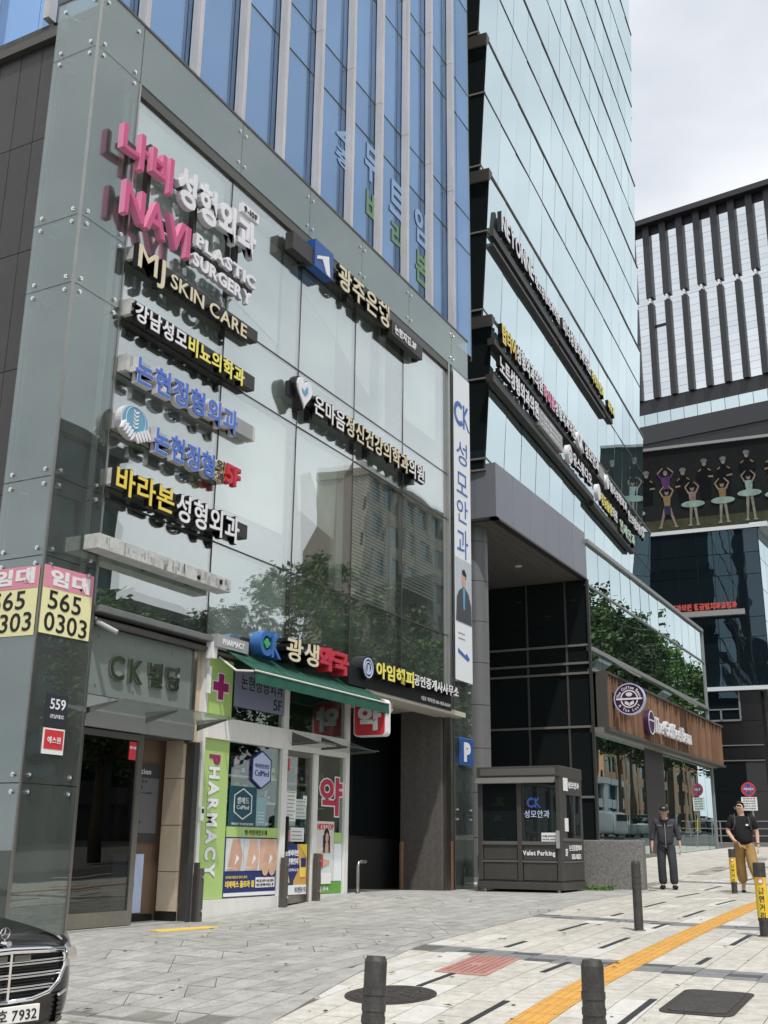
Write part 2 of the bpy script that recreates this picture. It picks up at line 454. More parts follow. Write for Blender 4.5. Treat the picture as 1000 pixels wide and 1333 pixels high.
# ------------------------------------------------------------------ the ground
GX = [-60, -40, -20, -10, -4, 0, 5, 10, 14, 20, 28, 36, 60, 120, 400]
GZ = [-2.8, -1.9, -1.15, -.78, -.51, -.17, .01, .14, .17, .32, .60, .85, 1.5, 3.0, 9.0]
FX = [-60, 0, 1, 3.5, 6, 8, 10, 12, 15, 400]
FZ = [0, 0, .09, .0, .04, .13, .07, -.02, 0, 0]
def lerp(x, X, Z):
    if x <= X[0]: return Z[0]
    for i in range(len(X) - 1):
        if x <= X[i + 1]:
            t = (x - X[i]) / (X[i + 1] - X[i]); return Z[i] + (Z[i + 1] - Z[i]) * t
    return Z[-1]
def g(x, y):
    a = (lerp(x - .8, GX, GZ) + 2 * lerp(x, GX, GZ) + lerp(x + .8, GX, GZ)) / 4
    k = max(0, min(1, (y + 3.2) / 3.2)); k = k * k * (3 - 2 * k)
    return a + k * lerp(x, FX, FZ)
def bnd(x):  # front edge of the forecourt
    return lerp(x, [-2.4, -1.5, .5, 2.25, 6.1, 9.1, 14.3], [-4.95, -4.8, -4.42, -4.1, -4.0, -3.8, -3.75])
def frange(a, b, s):
    out = []
    while a < b - 1e-6: out.append(a); a += s
    return out

xs = frange(-400, -60, 40) + frange(-60, -12, 4) + frange(-12, 20, .5) + frange(20, 60, 2) + frange(60, 400, 20) + [400, 1500]
ys = [-600, -200, -100, -60, -40, -28, -20, -14, -9.3, -9.25, -8, -7, -6, -5, -4, -3, -2.5, -2, -1.5, -1, -.5, 0, 1, 2, 4, 8, 20, 60, 200, 600]
gm = MB(); idx = {}
for x in xs:
    for y in ys:
        idx[(x, y)] = len(gm.v)
        gm.v.append((x, y, g(x, y) - (.010 if y > -9.28 else .16)))
for i in range(len(xs) - 1):
    for j in range(len(ys) - 1):
        gm.f.append((idx[(xs[i], ys[j])], idx[(xs[i + 1], ys[j])], idx[(xs[i + 1], ys[j + 1])], idx[(xs[i], ys[j + 1])]))
ground = gm.build('ground', M_sheet, smooth=True); tag(ground, 'dull mortar coloured ground under the pavers and buildings', kind='structure')
rm = MB(); xr = frange(-60, 60, 5) + frange(60, 300, 20)
for i in range(len(xr) - 1):
    for ya, yb in ((-16.8, -9.35),):
        a, b = xr[i], xr[i + 1]
        rm.quad((a, ya, g(a, ya) - .150), (b, ya, g(b, ya) - .150), (b, yb, g(b, yb) - .150), (a, yb, g(a, yb) - .150))
road = rm.build('road', M_asphalt); tag(road, 'grey asphalt road beside the kerb', kind='structure')
lm = MB()
for x in frange(-50, 250, 8):
    lm.quad((x, -13.1, g(x, -13) - .144), (x + 3, -13.1, g(x + 3, -13) - .144), (x + 3, -12.95, g(x + 3, -13) - .144), (x, -12.95, g(x, -13) - .144))
lm.build('lane_marking', M_paper, road)

pav = thing('pavement', 'paved sidewalk of pale granite slabs with grey bands and a yellow tactile strip', None, (0, -6, g(0, -6)), kind='structure')
fore = thing('forecourt_paving', 'grey granite forecourt pavers before the shops', None, (4, -2, g(4, -2)), kind='structure')

def slab(pts, top=0.0, th=.03):
    """slab on the ground, pts (x,y) ccw"""
    n = len(pts)
    vs = [(x, y, g(x, y) + top) for x, y in pts] + [(x, y, g(x, y) + top - th) for x, y in pts]
    return vs, [tuple(range(n))] + [(i, i + n, (i + 1) % n + n, (i + 1) % n) for i in range(n)]

CAMP = Vector((-9.8, -10, 1))
def in_view(x, y):
    h = math.atan2(x + 9.8, y + 10)  # heading
    return R(40) < h < R(84)

def lay(tiles, parent, name, limit):
    """tiles = list of (pts, material, top); nearest in view become single parts, the rest one stuff mesh per material"""
    def key(t):
        cx = sum(p[0] for p in t[0]) / len(t[0]); cy = sum(p[1] for p in t[0]) / len(t[0])
        return (Vector((cx, cy, 0)) - CAMP).length + (0 if in_view(cx, cy) else 1000)
    tiles.sort(key=key)
    rest = {}
    for k, (pts, m_, top) in enumerate(tiles):
        vs, fs = slab(pts, top)
        if k < limit:
            mb = MB(); mb._a(vs, fs); mb.build(name, m_, parent)
        else:
            rest.setdefault(m_.name, (MB(), m_))[0]._a(vs, fs)
    for mb, m_ in rest.values():
        mb.build('far_' + name, m_, parent, kind='stuff')

g_ = .0045
band = lambda y, x0: x0 + .2 * (y + 4.0)
bands = [(2.30, .55), (6.55, .45), (18.0, .5), (26.0, .5), (34.0, .5)]
tiles = []
SH = .023
rows = frange(-9.25, -3.4, .3)
for ri, y0 in enumerate(rows):
    y1 = y0 + .3; yc = y0 + .15
    if abs(y0 + 6.85) < .05: continue
    cuts = sorted([(band(yc, c) - w / 2, band(yc, c) + w / 2) for c, w in bands])
    x = -9 - (ri % 2) * .3 - random.random() * .1
    while x < 42:
        x2 = x + .6
        # clip by bands
        segs = [(x, x2)]
        for a, b in cuts:
            new = []
            for p, q in segs:
                if q <= a or p >= b: new.append((p, q))
                else:
                    if p < a: new.append((p, a))
                    if q > b: new.append((b, q))
            segs = new
        for p, q in segs:
            if q - p < .03: continue
            if p > -2.35:
                ta, tb = min(y1, bnd(p) - SH * p), min(y1, bnd(q) - SH * q)
                if p > 14.3: ta = tb = y1
            else: ta = tb = y1
            if min(ta, tb) - y0 < .02: continue
            m_ = M_tileL
            if random.random() < .10: m_ = M_tileW
            tiles.append(([(a_, b_ + SH * a_) for a_, b_ in [(p + g_, y0 + g_), (q - g_, y0 + g_), (q - g_, tb - g_), (p + g_, ta - g_)]], m_, 0))
        x = x2
lay(tiles, pav, 'paver', 290)
# behind the planter wall and further along the street the pale paving runs up to the buildings
tiles = []
for ri, y0 in enumerate(frange(-3.3, .9, .3)):
    for x in frange(14.7 + (ri % 2) * .3, 48, .6):
        tiles.append(([(x + g_, y0 + g_), (x + .6 - g_, y0 + g_), (x + .6 - g_, y0 + .3 - g_), (x + g_, y0 + .3 - g_)], M_tileL if random.random() > .1 else M_tileW, 0))
lay(tiles, pav, 'upper_paver', 0)
tiles = []
for c, w in bands:
    for y0 in frange(-9.25 + .023 * c, -3.7, .3):
        if abs(y0 - .023 * c + 6.85) < .05: continue
        for q in range(3):
            a = band(y0 + .15, c) - w / 2 + q * w / 3
            if c < 14 and y0 + .3 > bnd(a): continue
            dark = ((round(y0 / .3) + q * 2) % 5 == 0)
            tiles.append(([(a + g_, y0 + g_), (a + w / 3 - g_, y0 + g_), (a + w / 3 - g_, y0 + .3 - g_), (a + g_, y0 + .3 - g_)], M_tileD if dark else M_tileM, 0))
lay(tiles, pav, 'band_paver', 110)
# black inlay strips
st = [(-1.67, -.54, -6.30), (.94, 1.72, -6.08), (2.96, 4.10, -6.03), (-1.21, -.05, -7.40), (2.11, 2.67, -7.29), (3.85, 4.99, -7.29),
      (4.49, 5.64, -5.03), (7.17, 8.54, -5.98), (5.31, 6.05, -6.02), (14.9, 16.5, -4.63), (9.89, 11.46, -5.9), (11.84, 13.7, -4.76),
      (8.78, 10.12, -4.98), (6.90, 7.45, -5.0), (-.21, .53, -5.33), (2.62, 3.24, -5.04), (-3.4, -2.6, -4.1), (17.2, 18.6, -5.9), (19, 20.6, -4.7), (8.3, 9.6, -7.3)]
for a, b, y in st:
    vs, fs = slab([(a, y - .03), (b, y - .03), (b, y + .03), (a, y + .03)], .005)
    mb = MB(); mb._a(vs, fs); mb.build('inlay_strip', M_tileB, pav)
# yellow tactile strip, .3 m squares with raised bars
k = 0
bar = MB()
for x in frange(-4.2, 40, .3):
    yo = -6.85 + SH * x
    y0, y1 = yo, yo + .3
    vs, fs = slab([(x + g_, y0 + g_), (x + .3 - g_, y0 + g_), (x + .3 - g_, y1 - g_), (x + g_, y1 - g_)], .004)
    mb = MB(); mb._a(vs, fs); mb.build('tactile_paver', M_tact, pav)
    if x < 16:
        for j in range(4):
            yy = y0 + .0375 + j * .075
            vs, fs = slab([(x + .02, yy - .012), (x + .28, yy - .012), (x + .28, yy + .012), (x + .02, yy + .012)], .008, .006)
            bar._a(vs, fs)
bar.build('tactile_ridge', M_tact, pav, kind='stuff')
# grey forecourt, many tiles split along a diagonal where the surface warps
tiles = []
random.seed(11)
g_ = .0052
ydiv = frange(-4.8, .05, .3)
for ri, y0 in enumerate(ydiv):
    for x in frange(-2.25, 14.3, .45):
        p, q = x, x + .45
        lo0, lo1 = max(y0, bnd(p) + .15), max(y0, bnd(q) + .15)
        y1 = min(y0 + .3, 0 if x > -.1 else .05)
        if y1 - max(lo0, lo1) < .03: continue
        if y1 > -.6 and 0: pass
        P4 = [(p + g_, lo0 + g_), (q - g_, lo1 + g_), (q - g_, y1 - g_), (p + g_, y1 - g_)]
        if random.random() < (.42 if x < 4.5 else .10) and y1 < -.8:
            if random.random() < .5:
                a, b, c, d = P4
                tiles.append(([a, (b[0] - .018, b[1]), (c[0] - .018, c[1] - .006)], M_tileG, 0)); tiles.append(([(a[0], a[1] + .012), (c[0] - .02, c[1]), d], M_tileG, 0))
            else:
                a, b, c, d = P4
                tiles.append(([a, (b[0] - .018, b[1]), (d[0], d[1] - .012)], M_tileG, 0)); tiles.append(([b, c, (d[0] + .018, d[1])], M_tileG, 0))
        else: tiles.append((P4, M_tileG, 0))
lay(tiles, fore, 'paver', 280)
# kerb-like edging following the curve, plus the short side edge
pts = [-2.35 + .3 * i for i in range(56)]
for i in range(len(pts) - 1):
    a, b = pts[i], pts[i + 1]
    vs, fs = slab([(a + .002, bnd(a)), (b - .002, bnd(b)), (b - .002, bnd(b) + .15), (a + .002, bnd(a) + .15)], .004)
    mb = MB(); mb._a(vs, fs); mb.build('edging_stone', M_tileG, fore)
for y in frange(-4.9, 0, .35):
    vs, fs = slab([(-2.42, y), (-2.27, y), (-2.27, y + .346), (-2.42, y + .346)], .004)
    mb = MB(); mb._a(vs, fs); mb.build('edging_stone', M_tileG, fore)
tiles = []
for ri, y0 in enumerate(frange(-3.6, 6, .3)):
    for x in frange(-9 + (ri % 2) * .3, -2.45, .6):
        tiles.append(([(x + g_, y0 + g_), (x + .6 - g_, y0 + g_), (x + .6 - g_, y0 + .3 - g_), (x + g_, y0 + .3 - g_)], M_tileL, 0))
lay(tiles, pav, 'side_paver', 0)
kb = MB()
for x in frange(-30, 60, 1.0):
    z0, z1 = g(x, -9.2), g(x + 1, -9.2)
    mb = MB(); mb.hexa([(x + .004, -9.34, z0 - .3), (x + .996, -9.34, z1 - .3), (x + .996, -9.16, z1 - .3), (x + .004, -9.16, z0 - .3),
             (x + .004, -9.34, z0), (x + .996, -9.34, z1), (x + .996, -9.16, z1), (x + .004, -9.16, z0)])
    kb._a(mb.v, mb.f)
kb.build('kerb_stones', M_tileM, pav, kind='stuff')

# grime on the paving: gum spots, small dead leaves
random.seed(31)
gm_ = MB()
for i in range(420):
    x = random.uniform(-3, 16); y = random.uniform(-8.6, -.4); r_ = random.uniform(.006, .022); n_ = 7
    z = g(x, y) + .0055
    gm_.poly([(x + r_ * random.uniform(.7, 1.2) * math.cos(6.283 * k / n_), y + r_ * random.uniform(.7, 1.2) * math.sin(6.283 * k / n_), z) for k in range(n_)])
o_ = gm_.build('gum_spots', mat('old gum', (.07, .068, .065), .8)); tag(o_, 'dark gum spots scattered over the paving slabs', 'gum spots', kind='stuff')
lf_ = MB()
for i in range(46):
    x = random.uniform(-2.2, 9); y = random.uniform(-7.8, -1.0); a = random.random() * 6.28; L_ = random.uniform(.03, .06); z = g(x, y) + .012
    c_, s_ = math.cos(a), math.sin(a)
    lf_.quad((x - c_ * L_, y - s_ * L_, z), (x + s_ * L_ * .3, y - c_ * L_ * .3, z + .012), (x + c_ * L_, y + s_ * L_, z + .003), (x - s_ * L_ * .3, y + c_ * L_ * .3, z + .006))
o_ = lf_.build('dead_leaves', mat('dry leaf', (.09, .055, .025), .8)); tag(o_, 'few small dry brown leaves lying on the paving', 'leaves', kind='stuff')
# ------------------------------------------------------------------ the left building: glass skinned base, blue curtain wall above
bld = thing('clinic_building', 'corner building, glass clad base full of clinic signs, blue curtain wall above', 'building', (0, 0, -.1))
# structure behind the skin
mb = MB()
mb.box(.30, .93, .28, 1.2, -.3, 13.0); mb.box(.93, 12.25, .28, 1.2, 12.02, 13.0)
mb.box(12.28, 13.4, .28, 1.2, -.3, 13.0)
mb.build('wall', M_concrete, bld)
mb = MB()
mb.box(.28, .30, .30, .86, -.3, 13.0)
mb.build('cladding', M_concrete_d, bld)
mb = MB(); mb.box(.2, 13.4, 1.2, 14, 13.05, 13.12); mb.box(0.16, .3, .86, 14, -.3, 13.0); mb.box(13.3, 13.42, .3, 14, -.3, 13); mb.box(.3, 13.3, 13.8, 14, -.3, 13)
mb.build('core_wall', M_concrete, bld)
# dark metal panels on the side wall
pz = [-.3, 1.6, 3.5, 5.4, 7.22, 9.07, 10.92, 12.62]
py = [.88, 1.22, 1.66, 2.1, 2.54, 2.98, 3.42, 3.86, 4.3, 4.74, 5.18, 5.62]
for i in range(len(py) - 1):
    for j in range(len(pz) - 1):
        MB().box(.10, .16, py[i] + .006, py[i + 1] - .006, pz[j] + .006, pz[j + 1] - .006).build('panel', M_dpanel, bld)
MB().box(.12, .16, .88, 5.62, -.3, 12.62).build('joint_backing', M_greyframe, bld)
MB().box(.0, .18, .84, 14, 12.62, 12.76).build('coping', M_frame_b, bld)
MB().box(.10, .16, 5.62, 14, -.3, 12.62).build('rear_cladding', M_dpanel, bld)
# skin panes
zs = [-.25, 1.67, 4.45, 5.5, 8.27, 9.32, 12.11, 13.14]
fix = []
for j in range(len(zs) - 1):
    a, b = zs[j] + .006, zs[j + 1] - .006
    MB().box(.012, .93, -.012, .006, a, b).build('skin_pane', G_skin, bld)
    MB().box(-.012, .006, .012, .85, a, b).build('skin_pane', G_skin, bld)
    if j < 6: MB().box(12.46, 13.42, -.012, .006, a, b).build('skin_pane', G_skin, bld)
xt = [.94, 3.6, 5.87, 7.94, 10.13, 12.45, 13.42]
for i in range(6): MB().box(xt[i] + .006, xt[i + 1] - .006, -.012, .006, 12.117, 13.13).build('skin_pane', G_skin, bld)
MB().box(-.015, .015, -.015, .015, -.25, 13.14).build('corner_trim', M_steel, bld)
MB().box(.93, .965, -.02, .05, -.2, 12.10).build('edge_trim', M_steel, bld)
MB().box(-.02, 13.44, -.02, .30, 13.145, 13.19).build('roof_trim', M_frame_b, bld)
MB().box(-.02, .02, .02, .86, 13.145, 13.19).build('roof_trim', M_frame_b, bld)
# point fixings: steel disc on a rod with a spider arm behind the glass
fm = MB()
fm.disc(0, 0, .030, .030, -.030, -.012, 10); fm.disc(0, 0, .016, .016, -.044, -.030, 8)
fm.tube([(0, -.01, 0), (0, .12, 0), (.06, .24, 0)], .009, 6)
fo = fm.build('fixing', M_chrome, bld, world=False); fme = fo.data; bpy.data.objects.remove(fo)
Z0 = .1
def fixing(x, y, z, rz=0): inst('fixing', fme, bld, (x, y, z + Z0), (0, 0, rz))
for z in zs[1:-1]:
    for dz in (-.10, .10):
        fixing(.12, 0, z + dz); fixing(.80, 0, z + dz)
        fixing(0, .12, z + dz, -PI / 2); fixing(0, .70, z + dz, -PI / 2)
        if z < 12: fixing(12.58, 0, z + dz); fixing(13.30, 0, z + dz)
fixing(.12, 0, 12.95); fixing(.80, 0, 12.95); fixing(0, .12, 12.95, -PI / 2); fixing(0, .7, 12.95, -PI / 2)
for x in xt[1:-1]:
    for dx in (-.09, .09):
        fixing(x + dx, 0, 12.3); fixing(x + dx, 0, 12.92)
# opening frame
MB().box(.965, 12.25, .0, .12, 11.92, 12.10).build('head_frame', M_frame_b, bld)
MB().box(12.22, 12.30, -.02, .14, .0, 12.10).build('side_frame', M_steel, bld)
MB().box(12.30, 12.45, .02, .16, .0, 12.10).build('side_frame', M_steel, bld)
# glazing
cx_ = [.965, 3.48, 5.76, 7.84, 9.98, 12.22]
rz_ = [3.98, 5.50, 8.21, 9.30, 11.92]
for i in range(5):
    for j in range(4):
        t = random.uniform(-.004, .004)
        mb = MB(); a, b, c, d = cx_[i] + .012, cx_[i + 1] - .012, rz_[j] + .012, rz_[j + 1] - .012
        mb.hexa([(a, .05 + t, c), (b, .05 - t, c), (b, .062 - t, c), (a, .062 + t, c), (a, .05 - t, d), (b, .05 + t, d), (b, .062 + t, d), (a, .062 - t, d)])
        mb.build('window_pane', G_main, bld)
for x in cx_[1:-1]: MB().box(x - .012, x + .012, .045, .13, 3.9, 11.92).build('mullion', M_frame_d, bld)
for z in rz_[1:-1]: MB().box(.965, 12.22, .044, .12, z - .012, z + .012).build('transom', M_frame_d, bld)
# interior seen through the panes
inn = MB(); inn.quad((.9, 4.5, 3.8), (12.6, 4.5, 3.8), (12.6, 4.5, 12), (.9, 4.5, 12)); inn.box(.93, .96, .2, 4.5, 4, 12); inn.box(12.25, 12.28, .2, 4.5, 4, 12)
inn.build('interior_wall', M_int, bld)
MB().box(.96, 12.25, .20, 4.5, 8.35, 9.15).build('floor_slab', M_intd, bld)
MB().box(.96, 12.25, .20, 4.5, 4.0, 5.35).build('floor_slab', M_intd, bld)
MB().box(.96, 12.25, .30, 4.5, 12.0, 12.02).build('ceiling', M_int, bld)
M_spand = mat('grey green spandrel board', (.42, .45, .44), .8, var=.05)
M_blindg = mat('greyish roller blind', (.68, .71, .70), .9, var=.04)
M_dullgreen = mat('mottled dull green sheet', (.15, .19, .16), .8, var=.2, scale=1.5)  # dull green, slightly mottled, for lower boards, one blind and a partition
for i in range(5):
    MB().box(cx_[i] + .02, cx_[i + 1] - .02, .14, .16, 8.24, 9.27).build('spandrel_board', [M_blindg, M_blindg, M_spand, M_spand, M_spand][i], bld)
    MB().box(cx_[i] + .02, cx_[i + 1] - .02, .14, .16, 4.0, 5.45).build('spandrel_board', [M_dullgreen, M_blindg, M_dullgreen, M_dullgreen, M_dullgreen][i], bld)
MB().box(1.02, 3.4, .16, .17, 5.55, 8.15).build('blind', M_dullgreen, bld)
MB().box(3.55, 5.6, .16, .17, 6.15, 8.15).build('blind', M_blind, bld)
MB().box(3.55, 5.7, .20, .21, 5.55, 8.15).build('blind', M_spand, bld)
mb = MB(); mb.plate([(6.1, 6.75), (7.35, 6.5), (7.45, 8.15), (5.85, 8.15)], .16, .17); mb.build('curtain', M_blind, bld)
MB().box(7.45, 7.7, .16, .3, 5.55, 8.15).build('window_pillar', M_int, bld)
MB().box(9.66, 9.92, .16, .3, 5.55, 8.15).build('window_pillar', M_int, bld)
MB().box(1.02, 3.4, .16, .17, 9.35, 11.85).build('blind', M_blindg, bld)
mb = MB(); mb.plate([(3.5, 10.3), (5.7, 9.9), (5.7, 11.85), (3.5, 11.85)], .5, .52); mb.build('sloping_ceiling', M_blind, bld)
mb = MB(); mb.plate([(3.5, 9.35), (5.7, 9.35), (5.7, 9.88), (3.5, 10.28)], .52, .54); mb.build('inner_partition', M_blindg, bld)
mb = MB(); mb.plate([(5.8, 9.35), (7.8, 9.35), (7.8, 10.9), (5.8, 11.6)], .5, .52); mb.build('inner_partition', M_blindg, bld)
mb = MB(); mb.plate([(5.8, 11.62), (7.8, 10.92), (7.8, 11.85), (5.8, 11.85)], .48, .50); mb.build('sloping_ceiling', M_blind, bld)
mb = MB(); mb.plate([(7.9, 10.9), (9.3, 10.2), (9.3, 11.85), (7.9, 11.85)], .5, .52); mb.build('sloping_ceiling', M_blind, bld)
MB().box(9.5, 9.62, .3, .4, 9.35, 11.85).build('window_pillar', M_blind, bld)
MB().box(10.05, 11.9, .16, .17, 10.0, 11.85).build('blind', M_blind, bld)
MB().box(1.0, 12.2, 1.2, 1.22, 9.35, 11.9).build('inner_partition', M_spand, bld)
MB().box(5.8, 12.2, 1.2, 1.22, 5.5, 8.2).build('inner_partition', M_dullgreen, bld)
for (a, b, c, d) in ((7.92, 9.55, 5.55, 8.15), (10.1, 11.85, 6.2, 8.15)):
    z = c; sl = MB()
    while z < d: sl.box(a, b, .16, .175, z, z + .042); z += .072
    sl.build('blind_slat', M_slat, bld, kind='stuff')
# desk lamps / ceiling strip
MB().box(6.2, 8.6, 1.6, 1.7, 10.9, 10.95).build('ceiling_strip', M_white, bld)

# blue curtain wall above
zb = [13.19, 16.19, 17.28, 20.10, 21.22, 24.1, 25.2, 28.1, 29.2, 32.1]
fx = [.98 + 1.296 * k for k in range(-1, 10)]
edges = [.30] + [x for x in fx if x > .3] + [13.55, 14.4]
for i in range(len(edges) - 1):
    for j in range(len(zb) - 1):
        t = random.uniform(-.003, .003)
        mb = MB(); a, b, c, d = edges[i] + .01, edges[i + 1] - .01, zb[j] + .012, zb[j + 1] - .012
        mb.hexa([(a, .30 + t, c), (b, .30 - t, c), (b, .32 - t, c), (a, .32 + t, c), (a, .30 - t, d), (b, .30 + t, d), (b, .32 + t, d), (a, .32 - t, d)])
        mb.build('blue_pane', G_blue, bld)
ye = [.30, 1.6, 2.9, 4.2, 5.5, 6.8]
for i in range(5):
    for j in range(4):
        MB().box(.285, .30, ye[i] + .01, ye[i + 1] - .01, zb[j] + .01, zb[j + 1] - .01).build('blue_pane', G_blue, bld)
for z in zb[1:]: MB().box(.31, 14.4, .292, .34, z - .012, z + .012).build('transom', M_frame_d, bld)
for k, x in enumerate(fx[1:] + [13.9]):
    for j in range(0, len(zb) - 1, 2):
        z0 = zb[j] - (.04 if j == 0 else 0); z1 = zb[min(j + 2, len(zb) - 1)] - .012
        if x > 13.7 and j == 0: z0 = 13.3
        xf = (x + 9.8) * 1.014 - 9.8
        if x < 13.7: MB().box(xf - .052, xf + .052, .12, .285, z0, z1).build('fin', M_fin, bld)
for y in (1.28, 2.6, 3.9, 5.2): MB().box(.12, .28, y - .06, y + .06, 13.2, 28).build('fin', M_fin, bld)
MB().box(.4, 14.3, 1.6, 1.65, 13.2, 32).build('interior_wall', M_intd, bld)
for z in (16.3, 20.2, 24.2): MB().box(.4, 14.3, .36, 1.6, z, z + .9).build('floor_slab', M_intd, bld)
rb = random.Random(4); BL = []
for i in range(len(edges) - 1):
    for z0, z1 in ((13.3, 16.1), (17.4, 20.0), (21.4, 24.0)):
        if rb.random() < .6: h = rb.uniform(.3, 1.0) * (z1 - z0); BL.append((edges[i] + .05, edges[i] + .05 + rb.uniform(.5, 1.15), z1 - h, z1))
for a, b, c, d in BL + [(6.2, 6.4, 13.3, 16.1)]: MB().box(a, b, .42, .44, c, d).build('blind', rb.choice([M_blind, M_spand, M_blindg]), bld)
MB().box(.3, 14.4, .3, 14, 32.1, 32.4).build('roof', M_frame_b, bld)
MB().box(14.38, 14.42, .3, 14, 13.1, 32.1).build('rear_wall', M_dpanel, bld)
# film letters behind the blue panes
fl = thing('window_lettering', 'pale blue and green Korean letters stuck behind the blue glass panes', 'lettering', (9, .29, 14))
for ch, m_, x, z0, z1 in (('뒤', M_glowb, 8.85, 15.1, 16.1), ('트', M_glowb, 10.05, 14.95, 15.85), ('임', M_glowb, 11.35, 14.9, 15.85),
                          ('바', M_glowg, 8.95, 14.05, 14.95), ('라', M_glowg, 10.15, 14.05, 14.8), ('본', M_glowg, 11.4, 13.85, 14.7), ('층', M_glowb, 7.6, 14.75, 15.2), ('4', M_glowb, 7.6, 15.25, 15.75)):
    o_ = letters(fl, [(ch, m_)], x - .33 - 9, x + .33 - 9, z0 - 14, z1 - 14, -.006, 0, bold=.03)

# ------------------------------------------------------------------ facade signs
def cv(x, z, s, s0=.45):
    k = (10 - s) / (10 - s0); return (x + 9.8) * k - 9.8, 1 + (z - 1) * k
def span(x0, x1, z0, z1, s):
    a, c = cv(x0, z0, s); b, d = cv(x1, z1, s); return a, b, c, d

def facade_sign(name, label, x0, x1, z0, z1, s):
    a, b, c, d = span(x0, x1, z0, z1, s)
    t = thing(name, label, 'sign', ((a + b) / 2, -.02, c))
    t['group'] = 'clinic signs fixed on the glass facade'
    return t, (a, b, c, d)
def put(t, runs, x0, x1, z0, z1, s, depth, **k):
    a, b, c, d = span(x0, x1, z0, z1, s)
    lx, ly, lz = t.location
    return letters(t, runs, a - lx, b - lx, c - lz, d - lz, -s - ly, depth, **k)
def pbox(t, name, m_, x0, x1, z0, z1, s, y1, **k):
    a, b, c, d = span(x0, x1, z0, z1, s)
    return MB().box(a, b, -s, y1, c, d).build(name, m_, t, **k)

S = .23
# 1 pink and white two line sign
t, _ = facade_sign('letter_sign', 'big pink and white raised letter sign, topmost on the glass facade', .22, 3.6, 9.4, 11.1, S)
for tx, a, b, c, d in (('나비', .24, 1.36, 10.27, 10.86), ('NAVI', .38, 1.86, 9.44, 9.96)):
    put(t, [(tx, M_pink)], a, b, c, d, S, .012, bold=.02, back=M_pinks, backbold=.028, backdepth=.11, gap=.06)
put(t, [('성형외과', M_wl)], 1.47, 3.55, 10.26, 10.93, S, .012, bold=.035, back=M_wls, backbold=.045, backdepth=.10)
put(t, [('PLASTIC', M_wl)], 2.0, 3.6, 9.76, 9.98, S - .04, .012, bold=.035, back=M_wls, backbold=.045, backdepth=.085)
put(t, [('SURGERY', M_wl)], 1.95, 3.5, 9.41, 9.64, S - .04, .012, bold=.035, back=M_wls, backbold=.045, backdepth=.085)
p_ = pbox(t, 'floor_plate', M_wl, 3.12, 3.60, 10.99, 11.16, S - .02, -.13)
put(t, [('9-10F', M_ink)], 3.17, 3.55, 11.02, 11.13, S - .01, .006, bold=.02)
pbox(t, 'rail', M_frame_d, .3, 3.5, 10.48, 10.56, S - .11, -.03); pbox(t, 'rail', M_frame_d, .4, 3.5, 9.66, 9.74, S - .11, -.03)
for x in (.8, 1.9, 3.0): pbox(t, 'bracket', M_frame_d, x, x + .06, 9.4, 10.8, .06, .04)
# 2 cream latin sign
t, _ = facade_sign('letter_sign', 'cream latin letter sign with black sides, second from the top on the facade', .76, 3.7, 8.66, 9.2, S)
put(t, [('MJ', M_cream)], .75, 1.34, 8.66, 9.14, S, .012, bold=.01, back=M_letterblack, backbold=.03, backdepth=.10, gap=.02)
put(t, [('SKIN CARE', M_cream)], 1.48, 3.42, 8.80, 9.03, S, .012, bold=.012, back=M_letterblack, backbold=.03, backdepth=.10, gap=.09)
pbox(t, 'rail', M_bar, .72, 3.72, 8.86, 9.06, S - .10, .03); pbox(t, 'end_cap', M_barlite, .66, .72, 8.86, 9.06, S - .10, .03)
# 3 white and yellow on a black box
t, _ = facade_sign('letter_sign', 'white and yellow Korean letter sign on a black rail, below the cream one', .76, 3.7, 7.94, 8.3, S)
put(t, [('강남성모', M_wl), ('비뇨의학과', M_yel2)], .78, 3.42, 7.96, 8.25, S, .012, bold=.025, back=M_letterblack, backbold=.045, backdepth=.09)
pbox(t, 'rail', M_bar, .74, 3.70, 8.0, 8.24, S - .10, .03); pbox(t, 'end_cap', M_barlite, .67, .74, 8.0, 8.24, S - .10, .03)
# 4 blue letters on grey bar
t, _ = facade_sign('letter_sign', 'blue Korean letters with thick white edges on a grey bar, without a round emblem', .8, 3.8, 7.07, 7.5, S)
put(t, [('논현정형외과', M_blue)], .89, 3.31, 7.08, 7.48, S, .012, bold=.02, back=M_wls, backbold=.055, backdepth=.10)
pbox(t, 'rail', M_greybar, .75, 3.72, 7.16, 7.40, S - .10, .03); pbox(t, 'end_cap', M_barlite, .68, .75, 7.16, 7.40, S - .10, .03); pbox(t, 'end_cap', M_barlite, 3.72, 3.78, 7.16, 7.40, S - .10, .03)
# 5 blue letters with round emblem and red 5F
t, _ = facade_sign('letter_sign', 'blue Korean letter sign with round hands emblem and red 5F box', .6, 3.5, 6.2, 6.7, S)
put(t, [('논현정형', M_blue)], 1.38, 2.78, 6.22, 6.60, S, .012, bold=.02, back=M_wls, backbold=.055, backdepth=.10)
put(t, [('외', M_ink)], 2.83, 3.03, 6.42, 6.57, S, .012, bold=.015, back=M_cream, backbold=.08, backdepth=.085)
put(t, [('과', M_ink)], 2.84, 3.04, 6.23, 6.38, S, .012, bold=.015, back=M_cream, backbold=.08, backdepth=.085)
put(t, [('5F', M_red)], 3.10, 3.46, 6.28, 6.58, S, .03, bold=.015, back=M_redl, backbold=.04, backdepth=.10)
pbox(t, 'rail', M_greybar, .62, 3.2, 6.30, 6.52, S - .10, .03)
a, b, c, d = span(.60, 1.30, 6.24, 6.68, S)
em = MB(); ex, ez = (a + b) / 2, (c + d) / 2 + .02
em.disc(ex, ez, .30, .25, -S, -S + .10, 32); eb = em.build('emblem', M_wls, t)
MB().disc(ex, ez + .02, .26, .215, -S - .012, -S - .001, 32).build('blue_disc', M_blue2, eb)
mb = MB()
